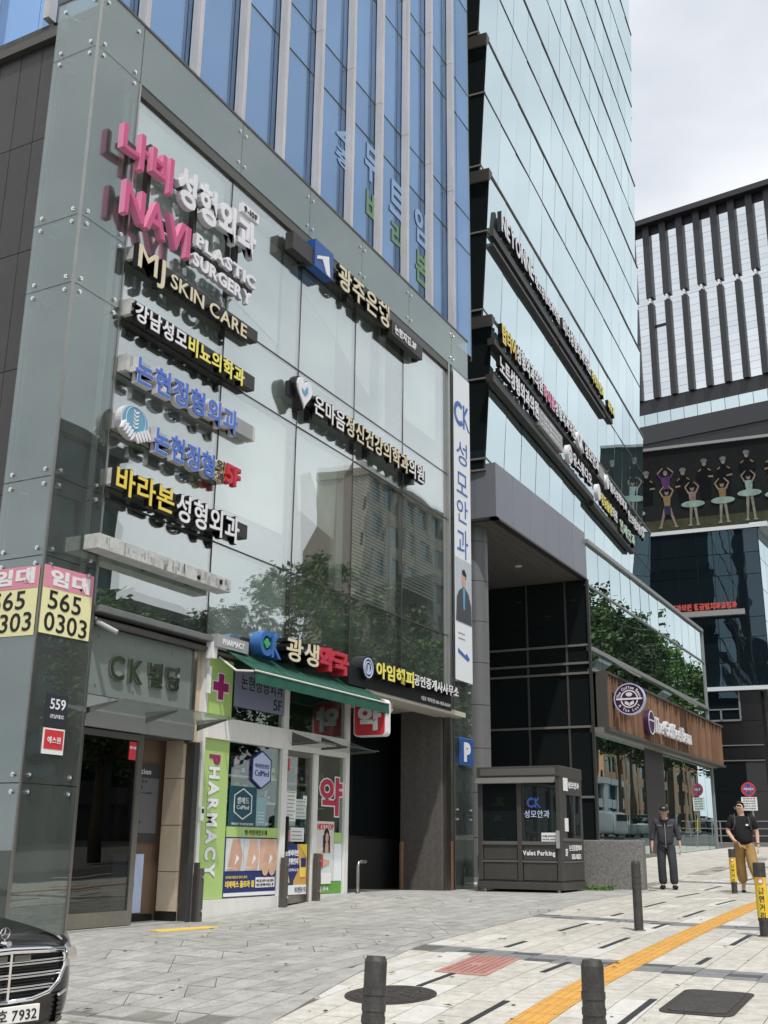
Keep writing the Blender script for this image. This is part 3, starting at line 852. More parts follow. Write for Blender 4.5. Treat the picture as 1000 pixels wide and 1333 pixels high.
for k in range(5):
    zz = ez - .10 + k * .055
    for sg in (-1, 1): mb.plate([(ex, zz), (ex + sg * .05, zz + .03), (ex + sg * .06, zz + .06), (ex + sg * .01, zz + .035)][::sg], -S - .02, -S - .013)
mb.ring(ex, ez + .02, .20, .206, -S - .02, -S - .014)
mb.build('wheat_ear', M_wl, eb)
mb = MB()
for sg in (-1, 1):
    for k in range(5):
        cx1 = ex + sg * (.04 + k * .055); cz1 = ez - .22 + k * .028
        pts_ = [(cx1 + .025 * math.cos(q) - sg * .02 * math.sin(q) * 2, cz1 + .07 * math.sin(q)) for q in [2 * PI * i / 10 for i in range(10)]]
        mb.plate(pts_, -S - .03 - .004 * k, -S - .0)
mb.build('hands', M_wl, eb)
# 6 yellow and white with black sides
t, _ = facade_sign('letter_sign', 'lowest letter sign of the column, yellow then white letters with deep black sides', .69, 3.5, 5.3, 5.84, S)
put(t, [('바라본', M_yel)], .69, 1.90, 5.42, 5.80, S, .012, bold=.015, back=M_letterblack, backbold=.04, backdepth=.09)
put(t, [('성형외과', M_wl)], 1.96, 3.49, 5.38, 5.80, S, .012, bold=.015, back=M_letterblack, backbold=.04, backdepth=.09)
pbox(t, 'rail', M_bar, .72, 3.7, 5.52, 5.74, S - .10, .03); pbox(t, 'end_cap', M_barlite, .62, .72, 5.52, 5.74, S - .10, .03)
# 7 blank weathered bar
t = thing('sign_rail', 'blank weathered white sign bar with flaking paint below the letter signs', 'sign bar', (2, -.2, 4.66))
MB().box(.62, 3.56, -.30, -.04, 4.66, 4.86).build('bar', M_barlite, t, bevel=.006)
for x in (1.0, 2.0, 3.0): MB().box(x, x + .05, -.04, .045, 4.70, 4.80).build('bracket', M_frame_d, t)
mb = MB()
for k in range(46):
    x = random.uniform(.7, 3.5); mb.box(x, x + random.uniform(.01, .07), -.3022, -.299, 4.66 + random.random() * .1, 4.7 + random.random() * .15)
mb.build('rust_stain', M_greybar, t, kind='stuff')

S = .20
t, _ = facade_sign('bank_sign', 'black bank sign with a blue arrow logo near the top of the glass facade', 4.6, 9.9, 11.1, 11.5, S)
pbox(t, 'housing', M_letterblack, 4.68, 9.90, 11.14, 11.42, S - .08, -.03)
pbox(t, 'end_block', M_bar, 4.66, 5.42, 11.12, 11.46, S, -.03)
pbox(t, 'end_block', M_bar, 8.48, 9.92, 11.12, 11.44, S - .01, -.03)
b_ = pbox(t, 'logo_box', M_bluesign, 5.41, 6.06, 11.15, 11.70, S + .03, -.03)
a, b, c, d = span(5.41, 6.06, 11.15, 11.70, S + .03)
w_, h_ = b - a, d - c
MB().plate([(a + .10 * w_, c + .42 * h_), (a + .10 * w_, c + .30 * h_), (a + .38 * w_, c + .44 * h_), (a + .62 * w_, c + .02 * h_), (a + .82 * w_, c + .0 * h_), (a + .72 * w_, c + .74 * h_)], -S - .045, -S - .031).build('white_arrow', M_wl, b_)
put(t, [('광주은행', M_cream)], 6.28, 8.36, 11.16, 11.66, S, .012, bold=.02, back=M_letterblack, backbold=.045, backdepth=.085)
put(t, [('논현지점.3F', M_wl)], 8.62, 9.62, 11.20, 11.40, S + .01, .006, bold=.04)
for x in (5.0, 6.6, 8.2, 9.6): pbox(t, 'bracket', M_black, x, x + .09, 10.98, 11.30, .08, .045)

t, _ = facade_sign('clinic_sign', 'long black sign with a white heart and pale letters across the middle of the facade', 4.7, 10.1, 8.3, 8.8, S)
pbox(t, 'housing', M_letterblack, 4.72, 10.05, 8.34, 8.60, S - .08, -.03)
a, b, c, d = span(4.94, 5.42, 8.28, 8.84, S)
def heart(cx, cz, w, h):
    P = []
    for i in range(28):
        q = 2 * PI * i / 28
        P.append((cx + w * .5 * (math.sin(q) ** 3), cz + h * .5 * ((13 * math.cos(q) - 5 * math.cos(2 * q) - 2 * math.cos(3 * q) - math.cos(4 * q)) / 15)))
    return P[::-1]
h0 = MB().plate(heart((a + b) / 2, (c + d) / 2, b - a + .08, d - c + .06), -S, -.06).build('heart', M_letterblack, t)
h1 = MB().plate(heart((a + b) / 2, (c + d) / 2, b - a, d - c), -S - .03, -S - .001).build('heart_face', M_wl, h0)
cx1, cz1 = (a + b) / 2, (c + d) / 2
MB().plate([(cx1, cz1 - .1), (cx1 + .1, cz1), (cx1 + .08, cz1 + .12), (cx1 - .0, cz1 + .04)], -S - .037, -S - .031).plate([(cx1, cz1 - .1), (cx1 - .02, cz1 - .0), (cx1 - .12, cz1 + .03), (cx1 - .1, cz1 - .05)], -S - .037, -S - .031).build('leaf', M_blue2, h0)
put(t, [('온마음', M_paper), ('정신건강의학과', M_cream), ('의원', M_paper)], 5.56, 10.0, 8.30, 8.68, S, .012, bold=.015, back=M_letterblack, backbold=.045, backdepth=.085)
for x in (5.4, 7.5, 9.3): pbox(t, 'bracket', M_black, x, x + .09, 8.10, 8.40, .08, .045)

# pharmacy sign, PHARMACY box, property sign above the passage
t = thing('pharmacy_sign', 'raised blue K emblem with white and red Korean letters above the green awning', 'sign', (5.6, -.05, 3.84))
o5 = lambda x, z: (x - 5.6, z - 3.84)
letters(t, [('광생', M_cream)], 5.04 - 5.6, 6.05 - 5.6, .02, .40, -.34, .012, bold=.02, back=M_letterblack, backbold=.04, backdepth=.26)
letters(t, [('약국', M_red)], 6.06 - 5.6, 7.08 - 5.6, .02, .42, -.34, .012, bold=.05, back=M_redl, backbold=.055, backdepth=.26)
def kmark(par, cx, cz, h, yf, dp, m_, cross, world=True):
    """C hugging a K: ring open at the right with a K beside it"""
    r = h / 2
    o = MB().ring(cx, cz, r * .60, r * 1.0, yf, yf + dp, 26, R(50), R(318)).build('emblem_ring', m_, par, world=world)
    kx = cx + r * .72
    mb = MB(); w = r * .30
    mb.plate([(kx, cz - r), (kx + w, cz - r), (kx + w, cz + r), (kx, cz + r)], yf, yf + dp)
    mb.plate([(kx + w, cz + .0), (kx + w + r * .75, cz + r), (kx + w + r * .35, cz + r), (kx + w, cz + r * .45)], yf + .002, yf + dp)
    mb.plate([(kx + w, cz + .1 * r), (kx + w, cz - .3 * r), (kx + w + r * .65, cz - r), (kx + w + r * 1.05, cz - r)], yf + .003, yf + dp)
    mb.build('emblem_stroke', m_, par, world=world)
    if cross is not None:
        mb = MB(); q = r * .42
        for dx, dz in ((0, .5), (.5, 0), (0, -.5), (-.5, 0)): mb.disc(cx + dx * q, cz + dz * q, q * .42, q * .42, yf - .0 - .002 * abs(dx), yf + .06, 12)
        mb.build('clover', cross, par, world=world)
kmark(t, 4.52, 4.04, .40, -.36, .20, mat('mid blue emblem', (.04, .15, .42), .4), mat('clover green', (.06, .42, .12), .4))
MB().box(4.25, 7.1, -.08, -.02, 3.95, 4.12).build('rail', M_bar, t)
t = thing('lightbox', 'small grey PHARMACY box beside the emblem above the awning', 'sign', (3.8, -.1, 3.84))
MB().box(3.42, 4.24, -.20, -.03, 3.83, 4.02).build('box', M_greybar, t)
letters(t, [('PHARMACY', M_wl)], 3.56 - 3.8, 4.12 - 3.8, .04, .13, -.108, .005, bold=.03)
t = thing('agency_sign', 'black property office sign with yellow and white letters over the dark passage', 'sign', (9.6, -.05, 3.76))
MB().box(7.22, 11.66, -.30, -.02, 3.76, 4.10).build('board', M_letterblack, t)
letters(t, [('아임해피', M_yel2)], 8.04 - 9.6, 9.60 - 9.6, .22, .52, -.38, .012, bold=.03, back=M_letterblack, backbold=.05, backdepth=.10)
letters(t, [('공인중개사사무소', M_wl)], 9.62 - 9.6, 11.75 - 9.6, .28, .50, -.38, .012, bold=.02, back=M_letterblack, backbold=.045, backdepth=.10)
letters(t, [('대표 박미영 010-9131-0669', M_wl)], 10.2 - 9.6, 11.6 - 9.6, .06, .15, -.256, .004, bold=.02, joined=True, name='phone_line')
eb = MB().disc(7.82, 4.12, .20, .22, -.37, -.12, 26).build('emblem', M_letterblack, t)
MB().ring(7.82, 4.12, .16, .185, -.385, -.371).ring(7.82, 4.12, .10, .125, -.385, -.371).box(7.79, 7.85, -.386, -.371, 4.02, 4.18).build('emblem_lines', M_lilac, eb)

# vertical banner
t = thing('banner', 'tall white vertical banner with blue Korean letters and a suited man on the building edge', 'banner', (12.95, -.03, 4.5))
MB().box(12.47, 13.41, -.045, -.035, 4.56, 12.02).build('banner_sheet', M_banner, t)
o_ = kmark(t, 12.78, 10.98, .62, -.050, .004, M_bblue, None)
for ch, z0, z1 in (('성', 9.72, 10.30), ('모', 8.98, 9.5), ('안', 8.28, 8.84), ('과', 7.42, 8.12)):
    letters(t, [(ch, M_bblue)], 12.60 - 12.95, 13.22 - 12.95, z0 - 4.5, z1 - 4.5, -.022, .004, bold=.0)
MB().box(12.48, 13.40, -.049, -.046, 5.88, 7.38).build('photo_backdrop', mat('pale photo backdrop', (.50, .56, .62), .6, var=.15, scale=2), t)
MB().plate([(12.5, 5.90), (13.38, 5.90), (13.36, 6.35), (13.20, 6.62), (13.02, 6.72), (12.88, 6.72), (12.66, 6.60), (12.55, 6.45)], -.054, -.050).build('suit', M_inkg, t)
MB().plate([(12.90, 6.2), (12.98, 6.2), (13.01, 6.70), (12.88, 6.70)], -.058, -.055).build('tie', M_skyf, t)
MB().disc(12.94, 6.90, .12, .16, -.058, -.050, 16).build('face', M_skin2, t)
MB().plate([(12.80, 6.93), (12.84, 7.06), (12.9, 7.0), (13.02, 7.0), (13.06, 6.92), (13.08, 7.05), (12.98, 7.15), (12.86, 7.13)][::-1], -.062, -.059).build('hair', M_hair, t)
MB().plate([(12.6, 5.18), (13.15, 5.04), (13.25, 5.10), (13.08, 5.22), (13.0, 5.16), (12.6, 5.28)], -.050, -.046).build('arrow', M_bblue, t)
for z in (5.5, 5.62): MB().box(12.62, 13.0, -.049, -.046, z, z + .03).build('small_print', M_greybar, t)

# to-let posters on the corner
def tolet(t, u0, u1, z0, z1, sk):
    """u runs to the right seen from outside; local frame faces -y"""
    w = u1 - u0
    MB().plate([(u0, z0), (u1, z0 + sk * w), (u1, z1 + sk * w), (u0, z1)], -.012, -.006).build('paper', M_papery, t, world=False)
    zt = z1 - .28
    MB().plate([(u0, zt), (u1, zt + sk * w), (u1, z1 + sk * w), (u0, z1)], -.016, -.0125).build('pink_band', M_paperp, t, world=False)
    letters(t, [('임대', M_paper)], u0 + .12 * w, u1 - .08 * w, zt + .04, z1 - .03, -.021, .004, bold=.045)
    letters(t, [('565', M_ink)], u0 + .12 * w, u0 + .78 * w, z0 + .32, z0 + .56, -.017, .004, bold=.01)
    letters(t, [('0303', M_ink)], u0 + .08 * w, u0 + .94 * w, z0 + .04, z0 + .28, -.017, .004, bold=.01)
t = thing('to_let_poster', 'pink and yellow to let poster on the front pillar, right of the building corner', 'poster', (0, -.012, 3.47))
tolet(t, .01, .89, .0, .86, .03)
t = thing('to_let_poster', 'pink and yellow to let poster on the side face, cut by the frame edge', 'poster', (-.012, 0, 3.47), -PI / 2)
tolet(t, -.90, -.03, -.02, .86, -.02)
# house number and security plate
t = thing('house_number_plate', 'dark house number plate reading 559 on the front pillar', 'number plate', (.44, -.014, 2.35))
MB().box(.27, .62, -.030, -.014, 2.36, 2.76).build('plate', mat('slate plate', (.03, .035, .045), .4), t, bevel=.004)
letters(t, [('559', M_wl)], -.12, .14, .22, .35, -.022, .006, bold=.01)
letters(t, [('강남대로', M_wl)], -.11, .13, .11, .16, -.022, .006, bold=0, joined=True, name='street_name')
t = thing('security_sign', 'red security company plate just under the house number', 'sign', (.44, -.014, 2.03))
MB().box(.26, .62, -.024, -.014, 2.03, 2.34).build('plate', M_paper, t)
MB().box(.28, .60, -.028, -.0245, 2.09, 2.32).build('red_field', M_redl, t)
letters(t, [('에스원', M_wl)], -.11, .11, .13, .21, -.022, .006, bold=.01, joined=True, name='lettering')
# blue parking sign
t = thing('parking_sign', 'blue square sign with a white P on the right pillar', 'sign', (13.02, -.014, 2.70))
MB().box(12.65, 13.40, -.05, -.014, 2.72, 3.32).build('plate', M_bluesign, t, bevel=.02)
letters(t, [('P', M_wl)], -.16, .20, .10, .52, -.045, .006, bold=.06)
# ------------------------------------------------------------------ ground floor of the left building
MB().box(.96, 12.3, .30, 6, 3.84, 3.90).build('ground_floor_ceiling', M_ceil, bld)
MB().box(3.40, 3.55, .12, 3, -.3, 3.85).build('party_wall', M_marble, bld)
MB().box(7.80, 7.90, .12, 3, -.3, 3.85).build('party_wall', M_concrete, bld)
MB().box(3.55, 7.8, 2.6, 2.7, -.3, 3.85).build('shop_back_wall', M_intd, bld)
MB().box(.0, 13.42, .0, 7, -.4, -.11).build('footing', M_concrete, bld)
# entrance bay
ent = thing('building_entrance', 'left entrance bay with a sliding glass door, steel letters and a small glass canopy', 'entrance', (2.2, 0, -.1))
MB().box(.96, 3.62, -.12, .10, 3.90, 3.99).build('sill', M_column, ent, bevel=.01)
mb = MB(); mb.tube([(.98, .0, 3.80), (3.45, .0, 3.80)], .05, 10); mb.build('header_tube', M_frame_b, ent, smooth=True)
MB().box(1.0, 3.30, .09, .10, 2.86, 3.76).build('sign_pane', mat('frosted green glass', (.20, .235, .215), .25, var=.10, scale=1), ent)
MB().box(3.22, 3.30, .05, .14, 2.40, 3.80).build('side_post', M_steel, ent)
letters(ent, [('CK', M_chrome)], 1.42 - 2.2, 2.10 - 2.2, 3.19, 3.52, .045, .012, bold=.02, back=M_steel, backbold=.02, backdepth=.05, gap=.22)
letters(ent, [('빌딩', M_chrome)], 2.22 - 2.2, 2.90 - 2.2, 3.19, 3.54, .045, .012, bold=.02, back=M_steel, backbold=.02, backdepth=.05)
for x in (1.2, 1.95, 2.75):
    for z in (2.98, 3.62): MB().disc(x, z, .012, .012, .08, .09, 8).build('stud', M_steel, ent)
MB().box(.97, 3.3, .03, .14, 2.44, 2.84).build('header_panel', M_greyframe, ent)
cg = MB(); cg.hexa([(.99, -.62, 2.74), (3.42, -.62, 2.74), (3.42, .02, 2.66), (.99, .02, 2.66), (.99, -.62, 2.752), (3.42, -.62, 2.752), (3.42, .02, 2.672), (.99, .02, 2.672)])
cg.build('canopy_pane', G_canopy, ent)
for x in (1.0, 2.2, 3.35):
    MB().hexa([(x, -.5, 2.715), (x + .012, -.5, 2.715), (x + .012, .03, 2.58), (x, .03, 2.58), (x, -.5, 2.735), (x + .012, -.5, 2.735), (x + .012, .03, 2.66), (x, .03, 2.66)]).build('bracket', M_steel, ent)
# door leaf
dl = MB(); dl.box(1.08, 2.20, .10, .105, .14, 2.36); dleaf = dl.build('door_pane', glass('bronze door glass', (.70, .74, .70), (.22, .22, .20), base=.16, wave=.1), ent)
mb = MB(); mb.box(1.02, 1.08, .08, .14, -.02, 2.42); mb.box(2.16, 2.26, .08, .14, -.02, 2.42); mb.box(1.08, 2.16, .08, .14, -.02, .16); mb.box(1.08, 2.16, .08, .14, 2.34, 2.42)
mb.build('door_frame', M_steel, ent)
MB().box(1.98, 2.12, .09, .095, 2.08, 2.32).build('door_sticker', M_redl, ent)
letters(ent, [('에스원', M_wl)], 1.99 - 2.2, 2.11 - 2.2, 2.32, 2.36, .084, .004, bold=.01, joined=True, name='sticker_lettering')
mb = MB(); mb.box(3.30, 3.42, .0, .12, -.05, 2.42); mb.box(3.44, 3.50, -.06, .0, -.05, .75); mb.build('jamb', M_frame_d, ent)
# foyer behind the opening
MB().box(2.28, 3.40, .60, .66, -.1, 2.5).build('foyer_wall', mat('brown foyer wall', (.20, .13, .085), .6), ent)
for z0, z1 in ((.10, .62), (.63, 1.25), (1.26, 1.9), (1.91, 2.44)): MB().box(3.22, 3.29, .145, .46, z0, z1).build('marble_panel', M_marble, ent)
MB().box(3.215, 3.29, .145, .46, -.1, .09).build('skirting', M_black, ent)
bd = MB().box(2.30, 3.22, .55, .59, 1.02, 2.1).build('information_board', M_inkg, ent)
MB().box(2.32, 3.20, .54, .549, 1.14, 1.9).build('board_face', mat('board grey', (.16, .16, .17), .4), bd)
letters(ent, [('Information', M_wl)], 2.36 - 2.2, 3.02 - 2.2, 2.05, 2.13, .545, .004, bold=.01, joined=True, name='board_title')
for i, tx in enumerate(['9-10F 나비성형외과', '8F 바라본성형외과', '7F MJ SKIN CARE', '6F 온마음의원', '5F 논현정형외과', '4F 비뇨의학과', '3F 광주은행', '2F CK 성모안과', '1F 광생약국']):
    letters(ent, [(tx, M_ink)], 2.40 - 2.2, 2.40 + .045 * len(tx) - 2.2, 1.93 - i * .08, 1.965 - i * .08, .536, .003, bold=0, joined=True, name='board_line')
MB().box(2.36, 3.0, .55, .58, .08, .86).build('foyer_poster', M_lilac, ent)
MB().disc(2.72, .45, .1, .16, .54, .549, 12).build('poster_figure', M_bblue, ent)
MB().box(2.28, 3.2, .5, .6, -.1, .06).build('skirting', M_black, ent)
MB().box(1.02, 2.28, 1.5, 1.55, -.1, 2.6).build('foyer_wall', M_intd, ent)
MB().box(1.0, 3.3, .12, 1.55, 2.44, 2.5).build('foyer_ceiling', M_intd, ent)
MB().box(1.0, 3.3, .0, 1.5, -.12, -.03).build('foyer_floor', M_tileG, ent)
# camera and mat
t = thing('security_camera', 'small bullet security camera beside the entrance header tube', 'camera', (1.02, -.1, 3.7))
mb = MB(); mb.tube([(1.02, -.02, 3.78), (1.16, -.26, 3.64)], .035, 10); mb.build('body', M_greybar, t); MB().tube([(1.02, .04, 3.82), (1.03, -.04, 3.78)], .015, 6).build('mount', M_steel, t)
t = thing('tactile_mat', 'short bright yellow tactile mat lying before the entrance', 'mat', (2.3, -.7, g(2.3, -.7)))
vs, fs = slab([(1.78, -.78), (2.80, -.95), (2.83, -.72), (1.85, -.58)], .012, .012); mb = MB(); mb._a(vs, fs); mb.build('mat_sheet', M_tact2, t)
mb = MB()
for i in range(16):
    for j in range(3):
        x = 1.87 + i * .06; y = -.77 + j * .07 - i * .009
        mb.cyl(x, y, g(x, y) + .012, g(x, y) + .017, .016, .012, 8)
mb.build('stud_rows', M_tact2, t, kind='stuff')

# ------------------------------------------------------------------ pharmacy front
ph = thing('shop_front', 'pharmacy shop front with white frames, lime green strip and posters under the awning', 'shop front', (5.7, .08, 0))
for a, b, z0, z1 in ((3.50, 3.57, -.1, 3.85), (5.68, 5.83, 0, 3.84), (6.68, 6.82, .0, 2.5), (7.76, 7.90, .0, 3.84)):
    MB().box(a, b, .02, .14, z0, z1).build('post', M_white, ph, bevel=.006)
MB().box(3.57, 7.76, .0, .13, 2.51, 2.84).build('transom', M_white, ph, bevel=.006)
for a, b, zt in ((3.57, 5.68, .235), (6.82, 7.76, .215)):
    MB().hexa([(a, .03, g(a, 0) - .05), (b, .03, g(b, 0) - .05), (b, .13, g(b, 0) - .05), (a, .13, g(a, 0) - .05), (a, .03, zt), (b, .03, zt), (b, .13, zt), (a, .13, zt)]).build('base_panel', M_white, ph)
for a, b, z0, z1 in ((4.24, 5.68, .235, 2.51), (6.82, 7.76, .215, 2.51), (5.69, 5.85, 2.84, 3.84)):
    pass
MB().box(4.24, 5.68, .075, .085, .24, 2.51).build('window_pane', G_clear, ph)
MB().box(6.82, 7.76, .075, .085, .22, 2.51).build('window_pane', G_clear, ph)
MB().box(4.24, 5.68, .075, .085, 2.84, 3.84).build('window_pane', G_clear, ph)
MB().box(5.83, 7.76, .075, .085, 2.84, 3.84).build('window_pane', G_clear, ph)
MB().box(5.88, 6.63, .085, .095, .2, 2.44).build('door_pane', G_clear, ph)
mb = MB(); mb.box(5.83, 5.89, .06, .12, .10, 2.50); mb.box(6.62, 6.68, .06, .12, .10, 2.5); mb.box(5.89, 6.62, .06, .12, .10, .22); mb.box(5.89, 6.62, .06, .12, 2.42, 2.5)
mb.build('door_frame', M_steel, ph)
MB().box(5.89, 5.93, .02, .06, .9, 1.45).build('door_handle', M_black, ph)
gp = MB().box(3.575, 4.235, .060, .090, .24, 2.505).build('green_panel', M_lgreen, ph)
gp2 = MB().box(3.575, 4.235, .060, .090, 2.85, 3.72).build('green_panel', M_lgreen, ph)
def cross(cx, cz, r, w, y0, y1): return MB().plate([(cx - w, cz - r), (cx + w, cz - r), (cx + w, cz - w), (cx + r, cz - w), (cx + r, cz + w), (cx + w, cz + w), (cx + w, cz + r), (cx - w, cz + r), (cx - w, cz + w), (cx - r, cz + w), (cx - r, cz - w), (cx - w, cz - w)], y0, y1)
cross(3.92, 3.30, .215, .085, .052, .059).build('cross_edge', M_wl, gp2)
cross(3.92, 3.30, .195, .065, .046, .0515).build('cross', M_magenta, gp2)
vt = thing('vertical_lettering', 'white vertical PHARMACY lettering with a magenta P on the lime green strip', 'lettering', (3.74, .05, 2.28))
vt.rotation_euler = (0, PI / 2, 0)
letters(vt, [('P', M_magenta), ('HARMACY', M_wl)], 0, 1.74, 0, .27, -.0, .006, bold=.045, back=M_inkg, backbold=.062, backdepth=.010, gap=.14)
bb = MB().box(4.27, 5.68, .03, .055, 3.05, 3.62).build('banner_board', mat('grey blue banner', (.22, .24, .34), .6), ph)
letters(ph, [('논현정형외과', M_ink)], 4.42 - 5.7, 5.62 - 5.7, 3.33, 3.56, .025 - .08, .004, bold=.0, name='banner_letter', joined=True)
letters(ph, [('5F', M_ink)], 5.35 - 5.7, 5.6 - 5.7, 3.1, 3.27, .025 - .08, .004, bold=.0, name='banner_letter', joined=True)
# glass hood over the pharmacy door
MB().hexa([(5.85, -.55, 2.62), (7.95, -.55, 2.62), (7.95, .0, 2.60), (5.85, .0, 2.60), (5.85, -.55, 2.63), (7.95, -.55, 2.63), (7.95, .0, 2.61), (5.85, .0, 2.61)]).build('hood_pane', G_canopy, ph)
for x in (5.9, 6.85, 7.86):
    MB().hexa([(x, -.52, 2.60), (x + .015, -.52, 2.60), (x + .015, .0, 2.58), (x, .0, 2.58), (x, -.52, 2.618), (x + .015, -.52, 2.618), (x + .015, .0, 2.80), (x, .0, 2.80)]).build('hood_bracket', M_frame_b, ph)
# upper inside: dim ceiling, shelves with boxes
MB().box(3.57, 7.8, .14, 2.6, .05, .1).build('shop_floor', M_int, ph)
SHY = -.13
sh = thing('product_shelf', 'shelf of coloured medicine boxes behind the left pharmacy window', 'shelf', (5.0, .4, .1))
for z in (1.20, 1.62, 2.0):
    MB().box(4.3, 5.66, .25 + SHY, .55 + SHY, z, z + .03).build('shelf_board', M_white, sh)
MB().box(4.3, 5.66, .56 + SHY, .58 + SHY, .1, 2.4).build('shelf_back', M_intd, sh)
random.seed(5)
bcols = [M_wl, M_skyf, M_bluesign, M_lilac, M_paper, M_yel, M_teal, M_paperp, M_lgreen, M_blue]
for z in (1.23, 1.65, 2.03):
    x = 4.34
    while x < 5.6:
        w = random.uniform(.05, .13); h = random.uniform(.10, .30); d = random.uniform(.02, .12)
        b_ = MB().box(x, x + w, .26 + SHY + d, .40 + SHY + d, z, z + h).build('medicine_box', random.choice(bcols), sh)
        MB().box(x + .01, x + w - .01, .255 + SHY + d, .259 + SHY + d, z + h * .3, z + h * .6).build('box_label', random.choice([M_wl, M_navy, M_ink]), b_)
        x += w + .01
s2_ = copy_tree(sh); s2_.location.x += 2.3; s2_.location.y += .35; s2_['label'] = 'shelf of coloured medicine boxes behind the pharmacy door and right pane'
# window posters
def poster(label, name='poster'):
    return thing(name, label, 'poster')
def at_(t, x, y, z): t.location = (x, y, z); return t
P1 = at_(thing('poster', 'navy poster of bare arms and shoulders low in the left pharmacy window', 'poster'), 5.0, .06, .25)
MB().box(4.25, 5.66, .062, .072, .25, 1.10).build('sheet', M_navy, P1)
sk = [mat('photo skin a', (.58, .36, .26), .6, var=.2, scale=4), mat('photo skin b', (.66, .42, .30), .6, var=.15, scale=4), mat('photo pale cloth', (.62, .66, .68), .6, var=.2, scale=5)]
for i, (a, b) in enumerate(((4.27, 4.73), (4.74, 5.18), (5.19, 5.65))):
    c_ = MB().box(a, b, .056, .061, .62, 1.09).build('photo', sk[2 if i != 2 else 1], P1)
    w = b - a
    MB().plate([(a + .1 * w, .63), (a + .85 * w, .63), (a + .95 * w, .85), (a + .75 * w, 1.08), (a + .35 * w, 1.08), (a + .25 * w, .9)], .052, .0555).build('arm', sk[i % 2], c_)
    MB().plate([(a + .5 * w, .70), (a + .75 * w, .80), (a + .6 * w, .86)], .049, .0515).build('patch', M_wl, c_)
    letters(P1, [(['페넬라디크림', '겔마트', '파티마'][i], M_wl)], a + .04 - 5, a + .28 - 5, .645 - .25, .675 - .25, -.010, .003, bold=0, joined=True, name='caption')
letters(P1, [('더마틱스 울트라 겔', M_yel)], 4.30 - 5, 5.05 - 5, .13, .23, -.004, .003, bold=.04, joined=True, name='title')
letters(P1, [('상처가 아물면 흉터 관리', M_yel)], 4.30 - 5, 4.85 - 5, .26, .30, -.004, .003, bold=.0, joined=True, name='subtitle')
MB().box(5.09, 5.62, .056, .061, .37, .52).build('info_box', M_wl, P1)
letters(P1, [('여드름 상처 수술 흉터', M_ink)], 5.11 - 5, 5.58 - 5, .20, .24, -.010, .003, bold=.0, joined=True, name='small_print')
letters(P1, [('화상 흉터에 바르는 겔', M_ink)], 5.11 - 5, 5.58 - 5, .14, .18, -.010, .003, bold=.0, joined=True, name='small_print')
MB().box(4.26, 5.65, .056, .061, .26, .31).build('white_strip', M_paper, P1)
for x in (5.33, 5.52): MB().disc(x, .64, .09, .10, .045, .051, 16).build('round_photo', sk[1], P1)
P2 = at_(thing('poster', 'lime green strip with dark letters above the navy poster', 'poster'), 5.0, .06, 1.1)
MB().box(4.27, 5.68, .062, .072, 1.11, 1.26).build('sheet', M_lgreen, P2)
letters(P2, [('병·의원처방조제', M_ink)], 4.75 - 5, 5.35 - 5, .04, .12, -.004, .003, bold=.0, joined=True, name='lettering')
P3 = at_(thing('poster', 'dark teal panel with a white hexagon outline in the left pharmacy window', 'poster'), 4.7, .06, 1.27)
MB().box(4.30, 5.03, .062, .070, 1.27, 1.86).build('sheet', M_teal, P3)
def hexo(cx, cz, w, h, t_, y0, y1, m_, par, nm):
    O = [(cx, cz - h), (cx + w, cz - h * .55), (cx + w, cz + h * .55), (cx, cz + h), (cx - w, cz + h * .55), (cx - w, cz - h * .55)]
    mb = MB()
    if t_ <= 0: mb.plate(O, y0, y1)
    else:
        I = [(cx + (x - cx) * (1 - t_), cz + (z - cz) * (1 - t_)) for x, z in O]
        for i in range(6):
            j = (i + 1) % 6; mb.plate([O[i], O[j], I[j], I[i]], y0, y1)
    return mb.build(nm, m_, par)
hexo(4.66, 1.60, .24, .235, .08, .056, .061, M_wl, P3, 'hexagon')
letters(P3, [('셀메드', M_wl)], 4.50 - 4.7, 4.82 - 4.7, .33, .43, -.004, .003, bold=.01, joined=True, name='lettering')
letters(P3, [('CelMed', M_wl)], 4.50 - 4.7, 4.82 - 4.7, .25, .31, -.004, .003, bold=.0, joined=True, name='lettering')
letters(P3, [('맞춤형 약사전문상담', M_wl)], 4.38 - 4.7, 4.96 - 4.7, .015, .05, -.004, .003, bold=.0, joined=True, name='lettering')
P4 = at_(thing('hexagon_sign', 'pale lilac hexagon sign hanging in the left pharmacy window', 'sign'), 5.15, .06, 1.87)
hexo(5.12, 2.14, .25, .28, 0, .050, .070, M_lilac, P4, 'board')
hexo(5.12, 2.14, .27, .30, .08, .046, .072, M_navy, P4, 'rim')
letters(P4, [('약사전문상담', M_navy)], 4.93 - 5.15, 5.32 - 5.15, .29, .36, -.016, .003, bold=.0, joined=True, name='lettering')
letters(P4, [('CelMed', M_navy)], 4.93 - 5.15, 5.32 - 5.15, .17, .26, -.016, .003, bold=.0, joined=True, name='lettering')
P5 = at_(thing('poster', 'sky blue leaflet standing right of the dark teal panel', 'poster'), 5.2, .1, 1.28)
MB().box(5.06, 5.36, .10, .11, 1.28, 1.72).build('sheet', M_skyf, P5)
letters(P5, [('비타민', M_wl)], -.10, .10, .32, .38, .035, .003, bold=.0, joined=True, name='lettering')
for i in range(4): MB().box(5.12, 5.30, .094, .099, 1.33 + i * .05, 1.35 + i * .05).build('print_line', M_wl, P5)
P6 = at_(thing('poster', 'navy and gold poster on the lower half of the pharmacy door', 'poster'), 6.25, .08, .23)
MB().box(5.90, 6.61, .076, .084, .23, 1.02).build('sheet', M_gold, P6)
MB().plate([(5.90, .23), (6.2, .23), (6.2, .45), (6.38, .66), (6.28, 1.02), (5.90, 1.02)], .071, .0755).build('navy_field', M_navy, P6)
